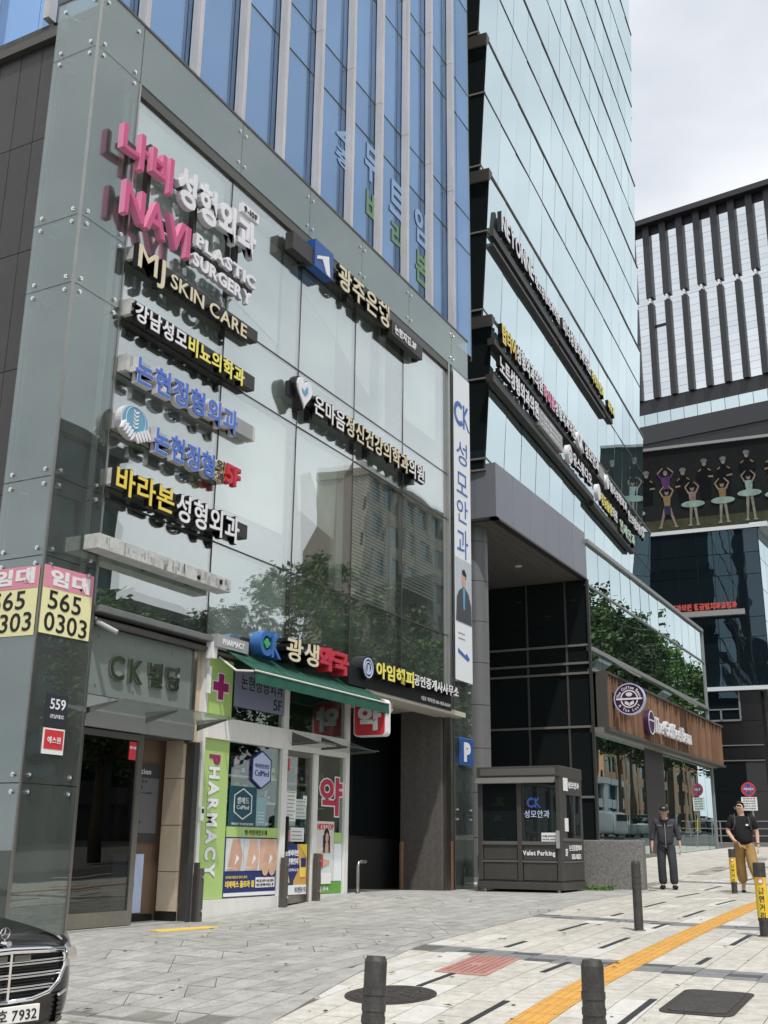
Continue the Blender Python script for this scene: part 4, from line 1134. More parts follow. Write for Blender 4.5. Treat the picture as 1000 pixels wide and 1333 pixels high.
MB().plate([(6.35, 1.02), (6.6, .8), (6.6, 1.02)], .071, .0755).plate([(5.95, .42), (6.08, .42), (6.02, .62)], .068, .0705).build('gold_facet', M_yel, P6)
MB().plate([(6.40, .50), (6.56, .50), (6.57, .74), (6.40, .76)], .068, .0755).build('bottle', M_yel, P6)
MB().box(6.41, 6.56, .063, .0675, .66, .80).build('bottle_label', M_navy, P6)
for tx, z0, m_ in (('활성비타민', .60, M_wl), ('끝판왕인지', .47, M_wl)): letters(P6, [(tx, m_)], 5.92 - 6.25, 6.32 - 6.25, z0, z0 + .10, -.016, .003, bold=.03, joined=True, name='title')
letters(P6, [('비타민하나로', M_wl)], 5.92 - 6.25, 6.34 - 6.25, .36, .41, -.016, .003, bold=0, joined=True, name='subtitle')
MB().box(5.91, 6.60, .068, .0755, .235, .38).build('info_box', M_paper, P6)
letters(P6, [('아로나민플러스 약국', M_navy)], 6.24 - 6.25, 6.58 - 6.25, .03, .12, -.016, .003, bold=0, joined=True, name='small_print')
P7 = at_(thing('notice_sheets', 'pale printed notices taped in the middle of the pharmacy door', 'notices'), 6.2, .08, 1.06)
for a, b, c, d, m_ in ((5.92, 6.22, 1.38, 1.86, M_paper), (6.20, 6.55, 1.42, 1.74, mat('pale green paper', (.62, .72, .66), .6)), (6.08, 6.50, 1.06, 1.28, M_paper), (5.92, 6.06, 1.06, 1.24, M_paperp), (6.44, 6.56, 1.64, 1.80, M_paper)):
    s_ = MB().box(a, b, .078 + random.random() * .004, .084, c, d).build('sheet', m_, P7)
    n_ = int((d - c) / .06)
    for i in range(n_): MB().box(a + .03, b - random.uniform(.03, .1), .072, .0765, c + .03 + i * .06, c + .045 + i * .06).build('print_line', M_greybar, s_)
t = at_(thing('door_sticker', 'small red sticker in the upper left corner of the pharmacy door', 'sticker'), 5.93, .08, 2.2)
MB().box(5.90, 5.98, .076, .084, 2.18, 2.38).build('sheet', M_redl, t)
P8 = at_(thing('window_letter', 'large red Korean letter with white edge on the right pharmacy window', 'lettering'), 7.35, .065, 1.47)
letters(P8, [('약', M_red)], -.38, .38, .03, .68, -.0, .004, bold=.03, back=M_wl, backbold=.065, backdepth=.009)
P9 = at_(thing('poster', 'pale poster of a dark haired woman low in the right pharmacy window', 'poster'), 7.2, .06, .4)
MB().box(6.86, 7.46, .060, .070, .42, 1.40).build('sheet', mat('pale pinkish poster', (.70, .66, .62), .6), P9)
letters(P9, [('NEXTTOP', M_redl)], 6.89 - 7.2, 7.43 - 7.2, .86, .96, -.006, .003, bold=.03, joined=True, name='title')
mb = MB(); mb.plate([(7.00, .45), (7.34, .45), (7.36, .75), (7.38, .92), (7.26, 1.0), (7.14, 1.0), (7.02, .92)], .054, .0595).build('dress', mat('pale aqua cloth', (.60, .74, .72), .6), P9)
MB().plate([(7.04, .88), (7.34, .88), (7.28, 1.03), (7.12, 1.03)], .050, .0535).build('shoulders', M_skin2, P9)
MB().disc(7.20, 1.16, .085, .13, .049, .0535, 16).plate([(7.09, .88), (7.14, .88), (7.16, 1.2), (7.09, 1.16)], .050, .0535).plate([(7.27, .88), (7.32, .9), (7.31, 1.16), (7.25, 1.2)], .050, .0535).build('hair', M_hair, P9)
MB().disc(7.20, 1.13, .052, .085, .044, .0485, 16).plate([(7.17, 1.0), (7.23, 1.0), (7.23, 1.08), (7.17, 1.08)], .045, .0485).build('face', M_skin2, P9)
MB().plate([(6.92, .62), (7.3, .70), (7.3, .76), (6.92, .80)], .044, .0485).build('arm', M_skin2, P9)
MB().box(6.94, 7.08, .040, .0435, .64, .86).build('red_pack', M_redl, P9)
MB().box(7.02, 7.34, .036, .0395, .38, .56).build('price_card', M_paper, P9)
P10 = at_(thing('poster', 'green and white sheets along the bottom and edge of the right pharmacy window', 'poster'), 7.5, .06, .22)
MB().box(6.84, 7.75, .064, .071, .225, .41).build('green_sheet', mat('leaf green film', (.13, .36, .06), .5), P10)
MB().box(7.48, 7.74, .064, .071, .42, 1.04).build('white_sheet', M_banner, P10)
MB().box(7.48, 7.74, .064, .071, 1.05, 1.22).build('green_sheet', M_lgreen, P10)
letters(P10, [('약국 안내', M_wl)], 6.9 - 7.5, 7.3 - 7.5, .05, .12, -.002, .003, bold=.02, joined=True, name='lettering')
t = at_(thing('alarm_keypad', 'small white keypad on the post between entrance and pharmacy', 'keypad'), 3.53, 0, 1.3)
MB().box(3.49, 3.57, -.03, .02, 1.32, 1.52).build('case', M_paper, t, bevel=.008); MB().box(3.505, 3.555, -.034, -.0305, 1.43, 1.49).build('display', M_ink, t)
for z in (.55, 1.25): pass
# door guard posts
for i, (x, h, lb) in enumerate(((3.50, .72, 'dark steel guard post at the foot of the lime green strip'), (5.72, .75, 'steel guard post left of the pharmacy door'), (6.72, .75, 'steel guard post right of the pharmacy door'))):
    z = g(x, -.1)
    t = thing('guard_post', lb, 'post', (x, -.06, z), 0, 'guard posts along the shop fronts')
    MB().box(x - .05, x + .05, -.11, -.01, z - .02, z + h).build('post', M_frame_b, t, bevel=.01)
    for q in (.15, h - .12): MB().disc(x, z + q, .02, .02, -.135, -.11, 8).build('bolt', M_chrome, t)
# awning
aw = thing('awning', 'dark green fabric awning sloping out over the pharmacy front', 'awning', (5.9, 0, 3.3))
ns = 12
mb = MB()
for i in range(ns):
    x0 = 3.75 + (8.04 - 3.75) * i / ns; x1 = 3.75 + (8.04 - 3.75) * (i + 1) / ns
    sg = lambda x: .012 * math.sin(x * 9) + .006 * math.sin(x * 23)
    mb.quad((x0, -.69, 3.49 + sg(x0) * .3), (x1, -.69, 3.49 + sg(x1) * .3), (x1, -.38, 3.67 + sg(x1)), (x0, -.38, 3.67 + sg(x0)))
    mb.quad((x0, -.38, 3.67 + sg(x0)), (x1, -.38, 3.67 + sg(x1)), (x1, -.02, 3.90), (x0, -.02, 3.90))
c_ = mb.build('canvas', M_awn, aw, smooth=True); sm = c_.modifiers.new('th', 'SOLIDIFY'); sm.thickness = .006
mb = MB()
for i in range(40):
    x0 = 3.75 + 4.29 * i / 40; x1 = 3.75 + 4.29 * (i + 1) / 40
    y0, y1 = -.70 + .008 * math.sin(x0 * 14), -.70 + .008 * math.sin(x1 * 14)
    mb.quad((x0, y0, 3.30), (x1, y1, 3.30), (x1, -.69, 3.475), (x0, -.69, 3.475))
v_ = mb.build('valance', M_awn, aw); sm = v_.modifiers.new('th', 'SOLIDIFY'); sm.thickness = .005
MB().tube([(3.73, -.695, 3.482), (8.06, -.695, 3.482)], .014, 8).build('front_bar', M_white, aw)
MB().tube([(3.5, -.05, 3.86), (8.04, -.05, 3.86)], .035, 8).build('roller_tube', M_black, aw)
for x in (3.72, 5.9, 8.0):
    MB().tube([(x, -.03, 3.72), (x, -.36, 3.50), (x, -.67, 3.47)], .016, 6).build('folding_arm', M_white, aw)
MB().box(3.40, 3.52, -.14, -.02, 3.66, 3.90).build('gear_box', M_paper, aw)
MB().box(3.48, 3.53, -.05, 0, 3.15, 3.55).build('crank_cover', M_paper, aw)
# projecting square sign at the passage
t = thing('projecting_sign', 'red rounded box sign with a white Korean letter beside the awning end', 'sign', (7.95, -.36, 2.9), -PI / 2)
def rrect(x0, x1, z0, z1, r, n=5):
    P = []
    for cx, cz, a in ((x1 - r, z0 + r, -PI / 2), (x1 - r, z1 - r, 0), (x0 + r, z1 - r, PI / 2), (x0 + r, z0 + r, PI)):
        for i in range(n + 1): P.append((cx + r * math.cos(a + PI / 2 * i / n), cz + r * math.sin(a + PI / 2 * i / n)))
    return P
MB().plate(rrect(-.33, .33, 0, .66, .08), -.02, .16).build('box', M_wl, t, world=False)
MB().plate(rrect(-.31, .31, .02, .64, .07), -.032, -.021).build('face', M_redl, t, world=False)
letters(t, [('약', M_wl)], -.24, .24, .10, .56, -.045, .008, bold=.05)
MB().box(-.35, -.33, 0, .1, .25, .5).build('mount', M_steel, t, world=False)
# passage
ps = thing('vehicle_passage', 'dark passage into the building between the pharmacy and the right pillar', 'passage', (10, .5, 0))
MB().box(12.1, 13.28, .16, 1.12, -.2, 3.84).build('pillar', mat('warm grey granite pillar', (.115, .105, .095), .75, var=.3, scale=12, streak=.1), ps)
MB().box(7.9, 13.28, 1.72, 1.75, -.2, 3.84).build('rear_glass', G_dark, ps)
MB().box(7.9, 13.28, 1.62, 1.70, -.1, 1.16).build('low_panel', M_frame_d, ps); MB().box(7.9, 13.28, 1.60, 1.72, 1.165, 1.20).build('panel_cap', M_steel, ps)
MB().box(7.9, 12.45, -.28, .28, 3.70, 3.80).build('soffit', M_ceil, ps)
for x, y in ((12.02, 1.05),):
    MB().cyl(x, y, .0, 1.1, .05, n=10).build('corner_guard', mat('rusty guard', (.22, .12, .06), .6, var=.3), ps)
MB().box(12.20, 12.26, -.05, -.022, .12, 1.12).build('corner_guard', MATS['rusty guard'], ps)
mb = MB(); mb.cyl(9.6, .1, 3.58, 3.70, .05, n=10); mb.cyl(9.6, .1, 3.52, 3.585, .03, .07, n=12); mb.build('ceiling_camera', M_wl, ps)
for lb, x, y, w, h, dirx in (('bent stainless rail at the right end of the pharmacy', 7.98, -.14, .28, .52, 1), ('bent stainless rail beside the valet booth', 12.75, -.42, .5, .72, 1)):
    z = g(x, y)
    t = thing('bent_rail', lb, 'rail', (x, y, z))
    MB().tube([(x, y, z), (x, y, z + h - .08), (x + .02 * dirx, y, z + h - .02), (x + .08 * dirx, y, z + h), (x + w * dirx, y, z + h)], .03, 8).build('tube', M_steel, t, smooth=True)
    MB().cyl(x, y, z, z + .01, .05, n=10).build('foot', M_steel, t)
# ------------------------------------------------------------------ office tower with its podium
tw = thing('office_tower', 'tall mirrored glass office tower with stepped tiers above a low glass podium', 'building', (17.7, 1, 0))
PY = 1.0
X0, X1 = 25.82, 43.9
# podium main face panes
def pane_row(nm, xs_, z0, z1, m_, y=PY, tilt=.0035, th=.012):
    for i in range(len(xs_) - 1):
        a, b = xs_[i] + .02, xs_[i + 1] - .02
        t1, t2 = random.gauss(0, tilt), random.gauss(0, tilt)
        w, h = b - a, z1 - z0
        f = lambda sx, sz: y + t1 * sx * w / 2 + t2 * sz * h / 2
        mb = MB()
        mb.hexa([(a, f(-1, -1), z0), (b, f(1, -1), z0), (b, f(1, -1) + th, z0), (a, f(-1, -1) + th, z0), (a, f(-1, 1), z1), (b, f(1, 1), z1), (b, f(1, 1) + th, z1), (a, f(-1, 1) + th, z1)])
        mb.build(nm, m_, tw)
pxs = [X0 + (X1 - X0) * i / 13 for i in range(14)]
pane_row('podium_pane', pxs, 9.67, 11.10, G_pod)
pane_row('podium_pane', pxs, 7.52, 9.60, G_pod)
pane_row('podium_pane', pxs, 6.75, 7.34, G_pod)
lx = [X0, 27.6, 29.4, 30.9, 32.1]; rx = [34.9, 36.4, 37.9, 39.4, 40.9, 42.4, 43.8]
pane_row('shop_pane', lx, .3, 4.68, G_pod, tilt=.0015); pane_row('shop_pane', rx, .6, 4.62, G_pod, tilt=.003)
MB().box(X0 + .02, X1 - .02, PY + .02, PY + .4, .2, 11.1).build('backing_wall', M_black, tw)
for z, h, d in ((11.10, .14, .10), (9.60, .06, .05), (7.36, .14, .10), (6.66, .10, .14), (4.66, .16, .3)):
    MB().box(X0 - .02, X1 + .04, PY - d, PY + .1, z, z + h).build('band', M_greyframe if z > 5 else M_ledge, tw)
MB().box(X1 - .02, X1 + .16, PY - .06, PY + .5, .6, 11.24).build('end_post', M_greyframe, tw)
MB().box(X0 - .1, X0 + .02, PY - .06, PY + .02, .0, 9.8).build('corner_post', M_frame_d, tw)
MB().box(32.12, 34.88, PY + .03, PY + .09, .3, 4.66).build('dark_column', M_canopyf, tw)
MB().box(X0, X1, PY - .04, PY + .09, .2, .85).build('plinth', M_ledge, tw)
MB().box(X0, X1, PY + .1, 20, 11.0, 11.2).build('podium_roof', M_ledge, tw)
MB().box(X1, X1 + .1, PY + .4, 20, .5, 11.2).build('podium_side', M_dpanel, tw)
for p in pxs[1:-1]: pass
# awning windows pushed open
for x, lb in ((27.3, 0), (36.2, 0)):
    mb = MB(); mb.hexa([(x, PY - .85, 6.85), (x + 1.5, PY - .85, 6.85), (x + 1.5, PY - .82, 6.88), (x, PY - .82, 6.88), (x, PY - .13, 7.34), (x + 1.5, PY - .13, 7.34), (x + 1.5, PY - .10, 7.37), (x, PY - .10, 7.37)])
    v = mb.build('open_vent_window', G_pod, tw)
    mb = MB()
    for a in (x - .04, x + 1.5): mb.hexa([(a, PY - .88, 6.82), (a + .04, PY - .88, 6.82), (a + .04, PY - .83, 6.87), (a, PY - .83, 6.87), (a, PY - .14, 7.33), (a + .04, PY - .14, 7.33), (a + .04, PY - .09, 7.38), (a, PY - .09, 7.38)])
    mb.box(x, x + 1.5, PY - .90, PY - .855, 6.80, 6.86); mb.build('vent_frame', M_greyframe, v)
# timber slat band with an angular top
wd = thing('timber_fascia', 'band of upright brown timber slats above the coffee shop windows', 'fascia', (35, PY - .2, 4.8))
MB().box(26.15, 45.0, PY - .30, PY - .1, 4.84, 6.62).build('backing_board', M_woodd, wd)
MB().box(26.1, 45.06, PY - .46, PY - .1, 6.62, 6.70).build('top_cap', M_frame_b, wd)
MB().box(26.1, 45.06, PY - .46, PY - .1, 4.76, 4.84).build('bottom_cap', M_frame_b, wd)
MB().box(26.05, 26.15, PY - .46, PY - .08, 4.76, 6.7).build('end_cap', M_frame_b, wd)
x = 26.17; k = 0; far = MB()
while x < 44.95:
    d = random.choice((.34, .38, .42)) if k % 3 else .33
    mb = far if k >= 160 else MB(); mb.box(x, x + .085, PY - d, PY - .301, 4.845, 6.615)
    if k < 160: mb.build('slat', M_wood, wd)
    x += .118; k += 1
if far.v: far.build('slat_rest', M_wood, wd, kind='stuff')
# round coffee sign on a bracket facing along the street, and the lettering
t = thing('round_sign', 'round plum coffee shop sign projecting from the timber fascia on a black arm', 'sign', (26.9, PY - .98, 5.3), -PI / 2)
MB().disc(0, .52, .52, .52, -.09, .09, 40).build('disc', M_purple, t, world=False)
MB().ring(0, .52, .49, .525, -.10, .10, 40).build('rim', M_lilac, t, world=False)
MB().ring(0, .52, .26, .30, -.098, -.091, 32).build('inner_ring', M_wl, t, world=False)
MB().box(-.44, .44, -.106, -.091, .49, .55).build('bar', M_wl, t, world=False)
MB().disc(0, .67, .11, .07, -.104, -.091, 20).build('bean', M_wl, t, world=False)
MB().plate([(0, .28), (.16, .36), (.14, .46), (.02, .40)], -.104, -.091).plate([(0, .28), (-.02, .40), (-.14, .46), (-.16, .36)], -.104, -.091).build('leaf', M_wl, t, world=False)
def arc_text(t, s, cx, cz, r, a0, a1, h, y, flip=False):
    for i, ch in enumerate(s):
        if ch == ' ': continue
        a = a0 + (a1 - a0) * i / (len(s) - 1)
        vs, fs = glyph(ch, .02, .5)
        xc = (min(v.x for v in vs) + max(v.x for v in vs)) / 2
        mb = MB(); rot = a - PI / 2 if not flip else a + PI / 2
        P = []
        for v in vs:
            lx_, lz_ = (v.x - xc) * h, (v.y - .35) * h
            P.append((cx + r * math.cos(a) + lx_ * math.cos(rot) - lz_ * math.sin(rot), y - (.006 if v.z > 0 else 0), cz + r * math.sin(a) + lx_ * math.sin(rot) + lz_ * math.cos(rot)))
        mb._a(P, fs); mb.build('letter', M_wl, t, world=False)
arc_text(t, 'The Coffee Bean', 0, .52, .385, R(168), R(12), .14, -.092)
arc_text(t, '& Tea Leaf', 0, .52, .385, R(215), R(325), .13, -.092, True)
MB().box(-.55 - .45, -.5, -.05, .05, .3, .75).build('arm', M_black, t, world=False)
for o_ in (t,): pass
t = thing('coffee_shop_lettering', 'white old style coffee shop letters with a small round badge on the timber band', 'lettering', (36, PY - .45, 5.3))
letters(t, [('The Coffee Bean', M_wl)], 31.6 - 36, 37.6 - 36, -.10, .46, -.14, .012, bold=.015, back=M_wls, backbold=.03, backdepth=.14, gap=.05)
bd_ = MB().disc(31.1, 5.48, .52, .46, PY - .60, PY - .43, 28).build('badge', M_purple, t); MB().ring(31.1, 5.48, .40, .44, PY - .61, PY - .601).box(30.75, 31.45, PY - .61, PY - .601, 5.53, 5.58).build('badge_line', M_wl, bd_)

# canopy
CX = 17.65
MB().box(CX + .01, X0, PY + .03, 9, 9.86, 11.40).build('canopy_core', M_intd, tw)
cps = [CX + (X0 - CX) * i / 6 for i in range(7)]
for i in range(6): MB().box(cps[i] + .006, cps[i + 1] - .006, PY, PY + .03, 9.87, 11.46).build('fascia_panel', M_canopyf, tw)
for i in range(5): MB().box(CX, CX + .03, PY + .006 + i * .62, PY + .62 + i * .62, 9.87, 11.46).build('fascia_panel', M_canopyf, tw)
MB().box(CX - .01, X0, PY - .012, PY + .2, 9.80, 9.86).build('drip_edge', M_frame_d, tw)
MB().box(CX - .01, CX + .2, PY - .012, 9, 9.80, 9.86).build('drip_edge', M_frame_d, tw)
for k in range(16):
    y = PY + .2 + k * .26
    MB().box(CX + .2, X0 - .1, y + .006, y + .254, 9.80, 9.83).build('soffit_plank', M_soffit, tw)
for x, y in ((19.6, 2.3), (23.0, 2.4), (20.5, 4.3), (23.4, 4.4)):
    MB().cyl(x, y, 9.775, 9.80, .12, n=16).build('downlight', M_lens, tw)
col_ = thing('round_column', 'tall round grey metal column carrying the canopy beside the banner', 'column', (18.35, 1.95, .1))
zc = .1
while zc < 9.8:
    MB().cyl(18.35, 1.95, zc, min(zc + 1.14, 9.8), .36, n=28).build('column_drum', M_column, col_, smooth=False)
    zc += 1.155
for o_ in col_.children:
    o_.data.polygons.foreach_set('use_smooth', [True] * len(o_.data.polygons)); o_.data.set_sharp_from_angle(angle=R(40))
# dark glass wall under the canopy, facing the camera
ysd = [PY, 1.80, 3.2, 4.75, 6.3, 7.85, 9.4]; zsd = [.0, 2.6, 4.85, 6.62, 6.96, 7.56, 9.80]
for i in range(len(ysd) - 1):
    for j in range(len(zsd) - 1):
        t1 = random.gauss(0, .003)
        MB().box(X0 - .012 + t1, X0, ysd[i] + .012, ysd[i + 1] - .012, zsd[j] + .012, zsd[j + 1] - .012).build('dark_pane', G_dark, tw)
for z in zsd[1:-1]: MB().box(X0 - .07, X0 - .005, PY - .02, 9.4, z - .035, z + .035).build('transom', M_ledge if z < 8 else M_frame_d, tw)
for y in ysd[1:-1]: MB().box(X0 - .05, X0 - .006, y - .03, y + .03, 0, 9.8).build('mullion', M_frame_b, tw)
MB().box(X0, X0 + .05, PY + .1, 9.4, 0, 9.8).build('inner_wall', M_intd, tw)
MB().box(17.7, X0, 9.3, 9.4, 0, 9.8).build('inner_wall', M_intd, tw)

# tower tiers (each leans outwards towards its top)
A = R(4.2); TU = Vector((math.cos(A), math.sin(A), 0)); TN = Vector((-math.sin(A), math.cos(A), 0)); TP = Vector((17.66, 1.0, 0))
def tp(s_, d, z): p = TP + TU * s_ + TN * d; return (p.x, p.y, z)
lev = [11.3, 16.0, 20.95, 25.95, 31.3, 36.9, 42.6, 48.9, 55.0]
send = [25.0, 24.6, 25.2, 26.1, 26.9, 27.5, 29.1, 30.0]
npane = 0
for k in range(len(lev) - 1):
    zb0, zt0 = lev[k], lev[k + 1]; S1 = send[k]
    H = zt0 - zb0
    off = lambda z: .30 * (zt0 - z) / H
    za, zc_, zd = zb0 + .34, zb0 + .34 + (H - .34) * .56, zt0 - .10
    nc = 15
    for i in range(nc):
        s0, s1 = S1 * i / nc + .012, S1 * (i + 1) / nc - .012
        for z0, z1 in ((za, zc_ - .03), (zc_ + .03, zd)):
            t1 = random.gauss(0, .0018) * (s1 - s0); t2 = random.gauss(0, .0012) * (z1 - z0)
            pts_ = [tp(s0, off(z0) + t1 - t2, z0), tp(s1, off(z0) - t1 - t2, z0), tp(s1, off(z0) + .02, z0), tp(s0, off(z0) + .02, z0),
                    tp(s0, off(z1) + t1 + t2, z1), tp(s1, off(z1) - t1 + t2, z1), tp(s1, off(z1) + .02, z1), tp(s0, off(z1) + .02, z1)]
            mb = MB(); mb.hexa(pts_)
            mb.build('tower_pane', G_tower, tw); npane += 1
    # band below the glass, mullion line, ledge
    mb = MB(); mb.hexa([tp(0, .3, zb0), tp(S1, .3, zb0), tp(S1, .56, zb0), tp(0, .56, zb0), tp(0, .28, za - .03), tp(S1, .28, za - .03), tp(S1, .56, za - .03), tp(0, .56, za - .03)]); mb.build('spandrel', G_tower, tw)
    for z, h in ((za - .03, .035), (zc_ - .018, .035), (zd, .05)):
        mb = MB(); d = off(z)
        mb.hexa([tp(0, d - .02, z), tp(S1, d - .02, z), tp(S1, d + .05, z), tp(0, d + .05, z), tp(0, d - .02, z + h), tp(S1, d - .02, z + h), tp(S1, d + .05, z + h), tp(0, d + .05, z + h)])
        mb.build('transom', M_mull, tw)
    mb = MB(); mb.hexa([tp(-.06, -.03, zt0 - .05), tp(S1 + .02, -.03, zt0 - .05), tp(S1 + .02, .56, zt0 - .05), tp(-.06, .56, zt0 - .05), tp(-.06, -.03, zt0), tp(S1 + .02, -.03, zt0), tp(S1 + .02, .56, zt0), tp(-.06, .56, zt0)])
    mb.build('ledge', M_ledge, tw)
    # vertical joints as thin dark strips behind the gaps
    mb = MB(); mb.hexa([tp(.01, .335, zb0), tp(S1, .335, zb0), tp(S1, .60, zb0), tp(.01, .60, zb0), tp(.01, .06, zd), tp(S1, .06, zd), tp(S1, .60, zd), tp(.01, .60, zd)]); mb.build('joint_backing', M_mull, tw)
    # end face, dark panes stepping back
    for z0, z1, nm in ((zb0, za - .03, 0), (za, zc_ - .03, 1), (zc_ + .03, zd, 1)):
        yy = .06
        for (w0, w1) in ((0, 1.35), (1.37, 2.7), (2.72, 4.1)):
            mb = MB(); mb.hexa([tp(-.01, (off(z0) if w0 == 0 else 0) + w0 + .04, z0), tp(.012, (off(z0) if w0 == 0 else 0) + w0 + .04, z0), tp(.012, w1, z0), tp(-.01, w1, z0), tp(-.01, (off(z1) if w0 == 0 else 0) + w0 + .04, z1), tp(.012, (off(z1) if w0 == 0 else 0) + w0 + .04, z1), tp(.012, w1, z1), tp(-.01, w1, z1)])
            mb.build('end_pane', G_dark, tw)
        for z in (z0,):
            mb = MB(); mb.hexa([tp(-.05, off(z) - .03, z - .05), tp(.01, off(z) - .03, z - .05), tp(.01, 5, z - .05), tp(-.05, 5, z - .05), tp(-.05, off(z) - .03, z + .0), tp(.01, off(z) - .03, z + .0), tp(.01, 5, z + .0), tp(-.05, 5, z + .0)]); mb.build('end_transom', M_ledge, tw)
    mb = MB(); mb.hexa([tp(-.07, .0, zt0 - .28), tp(.02, .0, zt0 - .28), tp(.02, 4, zt0 - .28), tp(-.07, 4, zt0 - .28), tp(-.30, -.08, zt0 - .04), tp(.02, -.08, zt0 - .04), tp(.02, 4, zt0 - .04), tp(-.30, 4, zt0 - .04)]); mb.build('end_ledge', M_ledge, tw)
    mb = MB(); mb.hexa([tp(.02, .58, zb0), tp(S1, .58, zb0), tp(S1, 18, zb0), tp(.02, 18, zb0), tp(.02, .58, zt0), tp(S1, .58, zt0), tp(S1, 18, zt0), tp(.02, 18, zt0)]); mb.build('tier_core', M_mull, tw)
# sign rows on the tower, built in a frame turned with the facade
def mapk(z): return 1.032 if z > 17 else 1.018
def ms(s_, z): return (s_ + 27.5) * mapk(z) - 27.5
def mz(z): return 1 + (z - 1) * mapk(z)
def tower_sign(label, s0, z0):
    z0_ = z0; s0 = ms(s0, z0_); z0 = mz(z0_)
    p = TP + TU * s0 + TN * .0
    return thing('roof_letter_sign' if 0 else 'letter_sign', label, 'sign', (p.x, p.y, z0), A, 'letter signs on the tower')
def trow(t, s_off, runs, s0, s1, z0, z1, y=None, **k):
    k.setdefault('bold', .03)
    y = -.12 if z0 > 17 else -.24
    s0, s1, s_off = ms(s0, z0), ms(s1, z0), ms(s_off, z0); z0, z1 = mz(z0), mz(z1)
    letters(t, runs, s0 - s_off, s1 - s_off, z0 - t.location.z, z1 - t.location.z, y, .02, back=M_letterblack, backbold=.05, backdepth=.14, **k)
def rail(t, s_off, s0, s1, z0, z1, y0=-.30, y1=-.0):
    y0, y1 = (.0, .22) if z0 > 17 else (-.12, .10)
    s0, s1, s_off = ms(s0, z0), ms(s1, z0), ms(s_off, z0); z0, z1 = mz(z0), mz(z1)
    MB().box(s0 - s_off, s1 - s_off, y0, y1, z0 - t.location.z, z1 - t.location.z).build('rail', M_bar, t, world=False)
def drop(z): return z
t = tower_sign('upper tower letters, latin word then small Korean text, left half of the single row', .1, 18.3)
rail(t, .1, -.6, 6.8, 18.34, 18.62); rail(t, .1, -.6, 6.8, 18.0, 18.1)
trow(t, .1, [('NEYONNE', M_wl)], -.1, 3.3, 18.75, 19.42); trow(t, .1, [('네오성형외과의원', M_wl)], 3.5, 6.6, 18.72, 19.15)
t = tower_sign('upper tower letters, pale Korean words, right half of the single row', 7, 18.3)
rail(t, 7, 6.9, 14.2, 18.34, 18.62); rail(t, 7, 6.9, 14.2, 18.0, 18.1)
trow(t, 7, [('비너성형외과의원', M_wl)], 7.1, 11.3, 18.7, 19.3); trow(t, 7, [('라이트안과', M_yel2)], 11.5, 13.6, 18.6, 19.1)
t = tower_sign('small gold letters at the far right end of the upper tower row', 14.3, 18.3)
rail(t, 14.3, 14.3, 15.7, 18.3, 18.6); trow(t, 14.3, [('피부과', M_yel2)], 14.4, 15.6, 18.5, 18.95)
t = tower_sign('gold and white Korean letters at the left of the upper of two tower rows', 0, 14.8)
rail(t, 0, -.7, 9.0, 14.78, 14.98); trow(t, 0, [('탑티어', M_yel), ('성형외과의원', M_wl)], -.3, 4.0, 15.0, 15.62)
t = tower_sign('magenta then white Korean letters in the upper of two tower rows', 4.1, 14.8)
rail(t, 4.1, 9.0, 14, 14.78, 14.98); trow(t, 4.1, [('하이봄', M_pinks), ('성형외과의원', M_wl)], 4.1, 8.3, 14.95, 15.5)
t = tower_sign('white K emblem and Korean letters right of the magenta word on the tower', 8.4, 14.8)
rail(t, 8.4, 14, 20.9, 14.78, 14.98)
kmark(t, .45, .38, .62, -.26, .12, M_wl, None, world=False); trow(t, 8.4, [('성모안과', M_wl)], 9.7, 12.0, 14.85, 15.4)
MB().box(3.7, 4.5, -.24, -.06, 0, .5).build('panel', M_greybar, t, world=False)
t = tower_sign('white emblem and letters at the right end of the upper of two tower rows', 13.2, 14.7)
MB().disc(.3, .32, .26, .30, -.24, -.1, 20).build('emblem', M_wl, t, world=False)
trow(t, 13.2, [('벨라성형외과', M_wl)], 13.9, 17.2, 14.75, 15.2); trow(t, 13.2, [('인스타일의원치과', M_wl)], 17.4, 21.0, 14.5, 15.0)
t = tower_sign('white Korean letters at the left of the lower of two tower rows', -.4, 13.7)
rail(t, -.4, -.9, 6.7, 13.56, 13.78); trow(t, -.4, [('노트성형외과의원', M_wl)], -.6, 3.4, 13.9, 14.5)
MB().box(3.95, 6.85, -.24, -.06, .12, .72).build('panel', M_greybar, t, world=False)
for k in range(3): letters(t, [('줄기세포 재생의학 연구', M_wl)], 4.1, 6.7, .18 + k * .18, .28 + k * .18, -.25, .004, bold=0, joined=True, name='panel_print', kind='stuff')
t = tower_sign('white disc and letters in the middle of the lower of two tower rows', 7, 13.7)
rail(t, 7, 6.7, 11.3, 13.56, 13.78)
MB().disc(.32, .42, .30, .34, -.26, -.1, 24).build('disc', M_wl, t, world=False)
MB().ring(.32, .42, .12, .16, -.27, -.261).build('disc_mark', M_greybar, t, world=False)
trow(t, 7, [('유스튜디오', M_wl)], 7.8, 10.6, 13.9, 14.4)
t = tower_sign('white disc with gold and green letters, right end of the lower tower row', 11.4, 13.5)
rail(t, 11.4, 11.3, 19.0, 13.40, 13.62)
MB().disc(.3, .55, .28, .33, -.26, -.1, 24).build('disc', M_wl, t, world=False)
trow(t, 11.4, [('청담슬림', M_yel2), ('의원', M_wl)], 12.1, 15.0, 13.7, 14.2)
trow(t, 11.4, [('연세안과', mat('pale green letter', (.55, .72, .58), .4))], 15.5, 18.6, 13.55, 14.1)

# ------------------------------------------------------------------ far tower with charcoal fins
H1 = R(7.5)
ft = thing('finned_tower', 'far office block with tall charcoal fins on pale glass and a thick soffit', 'building', (109.44, 3.49, 2), -H1 + PI / 2)
